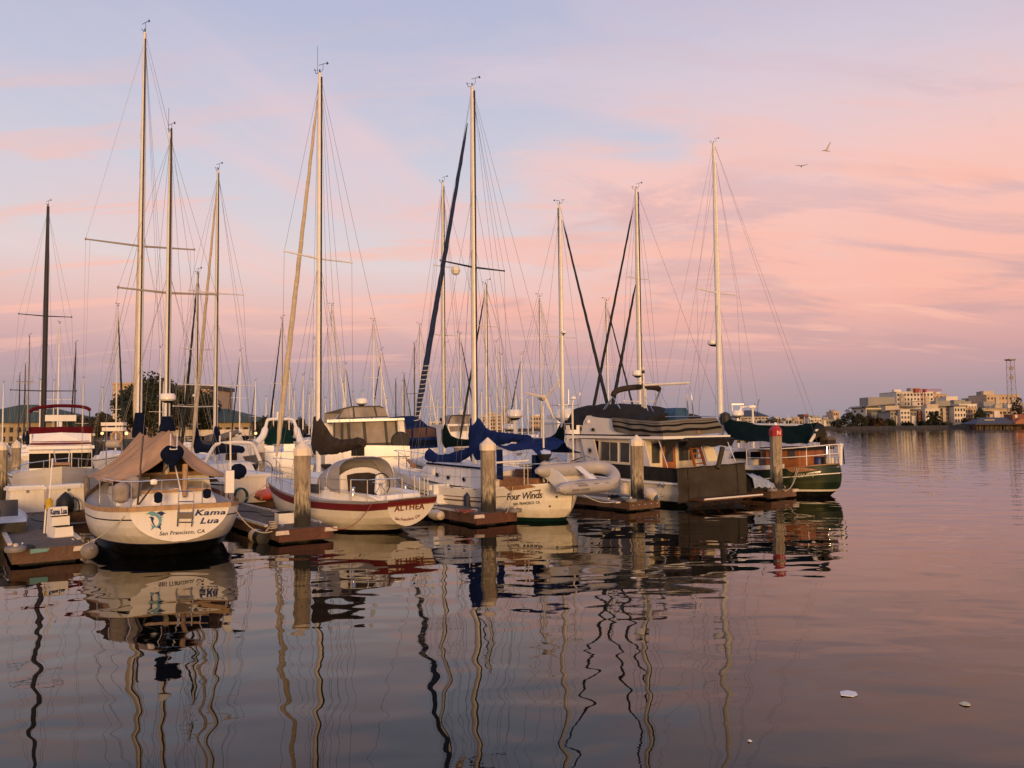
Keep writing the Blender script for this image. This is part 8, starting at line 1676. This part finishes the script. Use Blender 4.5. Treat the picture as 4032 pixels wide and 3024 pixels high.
# grey boom cover on the sailboat beyond, with its own white coachroof
C6 = fc(905, 37, 30); c6r, c6h = box_boat('sailing_yacht', 'white sailing yacht with a grey boom cover seen through the arch', C6, 10, 1.6, 1.05, WHITE, NAVY, 2.4)
c6r['category'] = 'sailboat'
def c6(x, y, pl): return C6.X(750 + .2411 * x, 1600 + .2411 * y, pl)
GB = M('grey_boom_cover', (.17, .155, .15), .9, var=.25, vs=4, bump=.4, bs=6, spec=.1)
MB().tube([c6(470, 520, 2.2), c6(640, 455, 2.2), c6(790, 405, 2.2)], [.16, .14, .10], 10).build('sail_cover', GB, c6r); MB().tube([c6(785, 408, 2.2), c6(835, 398, 2.2)], .10, 8).build('boom_end', CREAM, c6r)
MB().prism([c6(300, 480, 3), c6(460, 440, 3), c6(480, 560, 3), c6(300, 570, 3)], (1.2, 0, 0)).build('spray_hood', GB, c6r, 0); MB().prism([c6(680, 520, 1), c6(830, 450, 1), c6(860, 560, 1), c6(690, 580, 1)], (.06, 0, 0)).build('cockpit_tent', TRIMW, c6r, 0)
cover(c6r, [(c6(120, 400, 0).x * 0 + 3.0, 3.1, 1.9, .14), (3.4, 2.5, 1.8, .2), (4.4, 2.2, 1.75, .18), (5.4, 2.1, 1.75, .15)], NAVY)
# distant white radars and flybridges beyond the green sail cover, right of the turbine
for i, (px, py, D, r_, lb) in enumerate(((2026, 1628, 52, .55, 'white radar dome on a post left of the wind turbine pole'), (2003, 1680, 55, .4, 'lower white radar dome left of the turbine pole'), (2232, 1630, 48, .72, 'large white radar dome between turbine pole and trawler'))):
    p = atY(px, py, D); o_ = thing('radar_dome_post', lb, 'radar', (p.x, D, .4)); radome(o_, (0, 0, p.z - .4), r_, None); MB().tube([(0, 0, 0), (0, 0, p.z - .4 - .24 * r_ / .3)], .09, 8).build('post', MASTW, o_)
C7 = fc(2262, 112, 20); c7r, c7h = box_boat('flybridge_cruiser', 'distant white fishing cruiser with towers behind the trawler bow', C7, 12, 2.1, 1.4, WHITE, NAVY)
MB().box((4.5, 0, 2.6), (5, 3.4, 2.2)).build('deckhouse', WHITE, c7r, 0); MB().box((4.5, 0, 4.2), (4, 3.0, 1.0)).build('flybridge', WHITE2, c7r, 0); MB().box((4.2, 0, 6.1), (3.2, 2.6, .14)).build('tower_top', WHITE, c7r, 0)
mb = MB()
for x_ in (3.0, 5.4):
    for y_ in (-1.1, 1.1): mb.tube([(x_, y_, 4.6), (x_, y_ * .9, 6.1)], .05, 6)
mb.build('tower_legs', STEEL, c7r); MB().box((6.98, 0, 2.95), (.06, 3.0, .8)).build('windscreen', GLASS, c7r, 0); MB().box((1.98, 0, 2.9), (.06, 2.4, .8)).build('aft_windows', GLASS, c7r, 0)
# small gear seen between yacht and ketch
c_ = atY(448, 1690, 34); lr = thing('davit_gear', 'cream liferaft pods and life ring on a rack left of the amber lamp', 'boat gear', (c_.x, 34, .5)); zz = c_.z - .5
mb = MB().box((0, 0, zz + .22), (.95, .3, .14)); mb.box((.02, 0, zz + .0), (.9, .3, .16)); mb.build('rack', CREAM, lr, 0); mb = MB(); mb.tube([(.18 + .22 * math.cos(t), -.1, zz - .35 + .26 * math.sin(t)) for t in [2 * math.pi * k / 20 for k in range(21)]], .06, 8); mb.build('life_ring', TEAKL, lr); MB().lathe([(.02, -.3), (.16, -.28), (.18, 0), (.16, .28), (.02, .3)], (.02, 0, zz - .62), 12, axis=(1, 0, 0)).build('canister', HYP, lr); mb = MB(); mb.tube([(-.3, 0, 0), (-.3, 0, zz + .2)], .03, 6); mb.tube([(.35, 0, 0), (.35, 0, zz + .2)], .03, 6); mb.build('rack_post', STEEL, lr)
# gulls
GULLW = M('gull_pale', (.55, .48, .40), .8, var=.1); GULLD = M('gull_dark', (.11, .08, .08), .8, var=.2)
def gull(label, px, py, D, s, wings, heading):
    p = atY(px, py, D); g = thing('gull', label, 'gull', p, heading, 'gulls in the sky'); mb = MB(); rows = []
    for x, r_ in ((-.30, .012), (-.22, .045), (-.08, .085), (.08, .08), (.18, .05), (.24, .045), (.30, .03), (.36, .008)): rows.append([Vector((x * s, r_ * s * math.cos(t), r_ * s * .9 * math.sin(t) + .03 * s * (x > .15))) for t in [2 * math.pi * k / 10 for k in range(10)]])
    mb.grid(rows, 0, True)
    for sd, w_ in zip((1, -1), wings):
        prev = None; rr = []
        for i in range(7):
            f = i / 6; y = sd * s * (.06 + w_[0] * f); z = s * (w_[1] * f + w_[2] * f * f); c = .20 * (1 - .75 * f ** 1.5); rr.append([Vector((s * (.06 + c * .5 - .12 * f), y, z)), Vector((s * (.06 - c * .1 - .12 * f), y, z + .015 * s)), Vector((s * (.06 - c * .6 - .12 * f), y, z - .005 * s))])
        mb.grid(rr, 0); mb.add([v for r_ in rr[4:] for v in [q + Vector((0, 0, .004)) for q in r_]], [(0, 1, 4, 3), (1, 2, 5, 4), (3, 4, 7, 6), (4, 5, 8, 7)], 1)
    mb.add([(-.28 * s, .03 * s, 0), (-.28 * s, -.03 * s, 0), (-.46 * s, -.09 * s, 0), (-.46 * s, .09 * s, 0)], [(0, 1, 2, 3)])
    return mb.build('body', [GULLW, GULLD], g, 0)
gull('pale gull with one dark tipped wing raised, higher of the two', 3254, 593, 55, .72, ((.45, .95, -.25), (.55, .35, -.2)), R(205))
gull('dark gull gliding edge-on, lower of the two', 3156, 654, 60, .62, ((.75, .25, -.1), (.65, .30, -.12)), R(255))
# litter on the water
for px, py, w_, mat, lb in ((3340, 2731, .22, WHITE2, 'pale torn paper floating on the water at the lower right'), (3798, 2773, .14, M('litter_cream', (.55, .52, .34), .7), 'small yellowish scrap floating near the right edge'), (2495, 2275, .12, WHITE2, 'tiny white scrap floating below the trawler pile'), (2952, 2918, .05, WHITE2, 'tiny pale fleck floating near the bottom edge')):
    p = onz(px, py, .006); o_ = thing('floating_litter', lb, 'litter', p, random.random() * 3); n = 7; rn = random.Random(px)
    MB().prism([Vector((w_ * .5 * math.cos(2 * math.pi * k / n) * rn.uniform(.6, 1.25), w_ * .36 * math.sin(2 * math.pi * k / n) * rn.uniform(.6, 1.25), .004 * math.sin(k * 2))) for k in range(n)], (0, 0, .006)).build('scrap', mat, o_, 0)
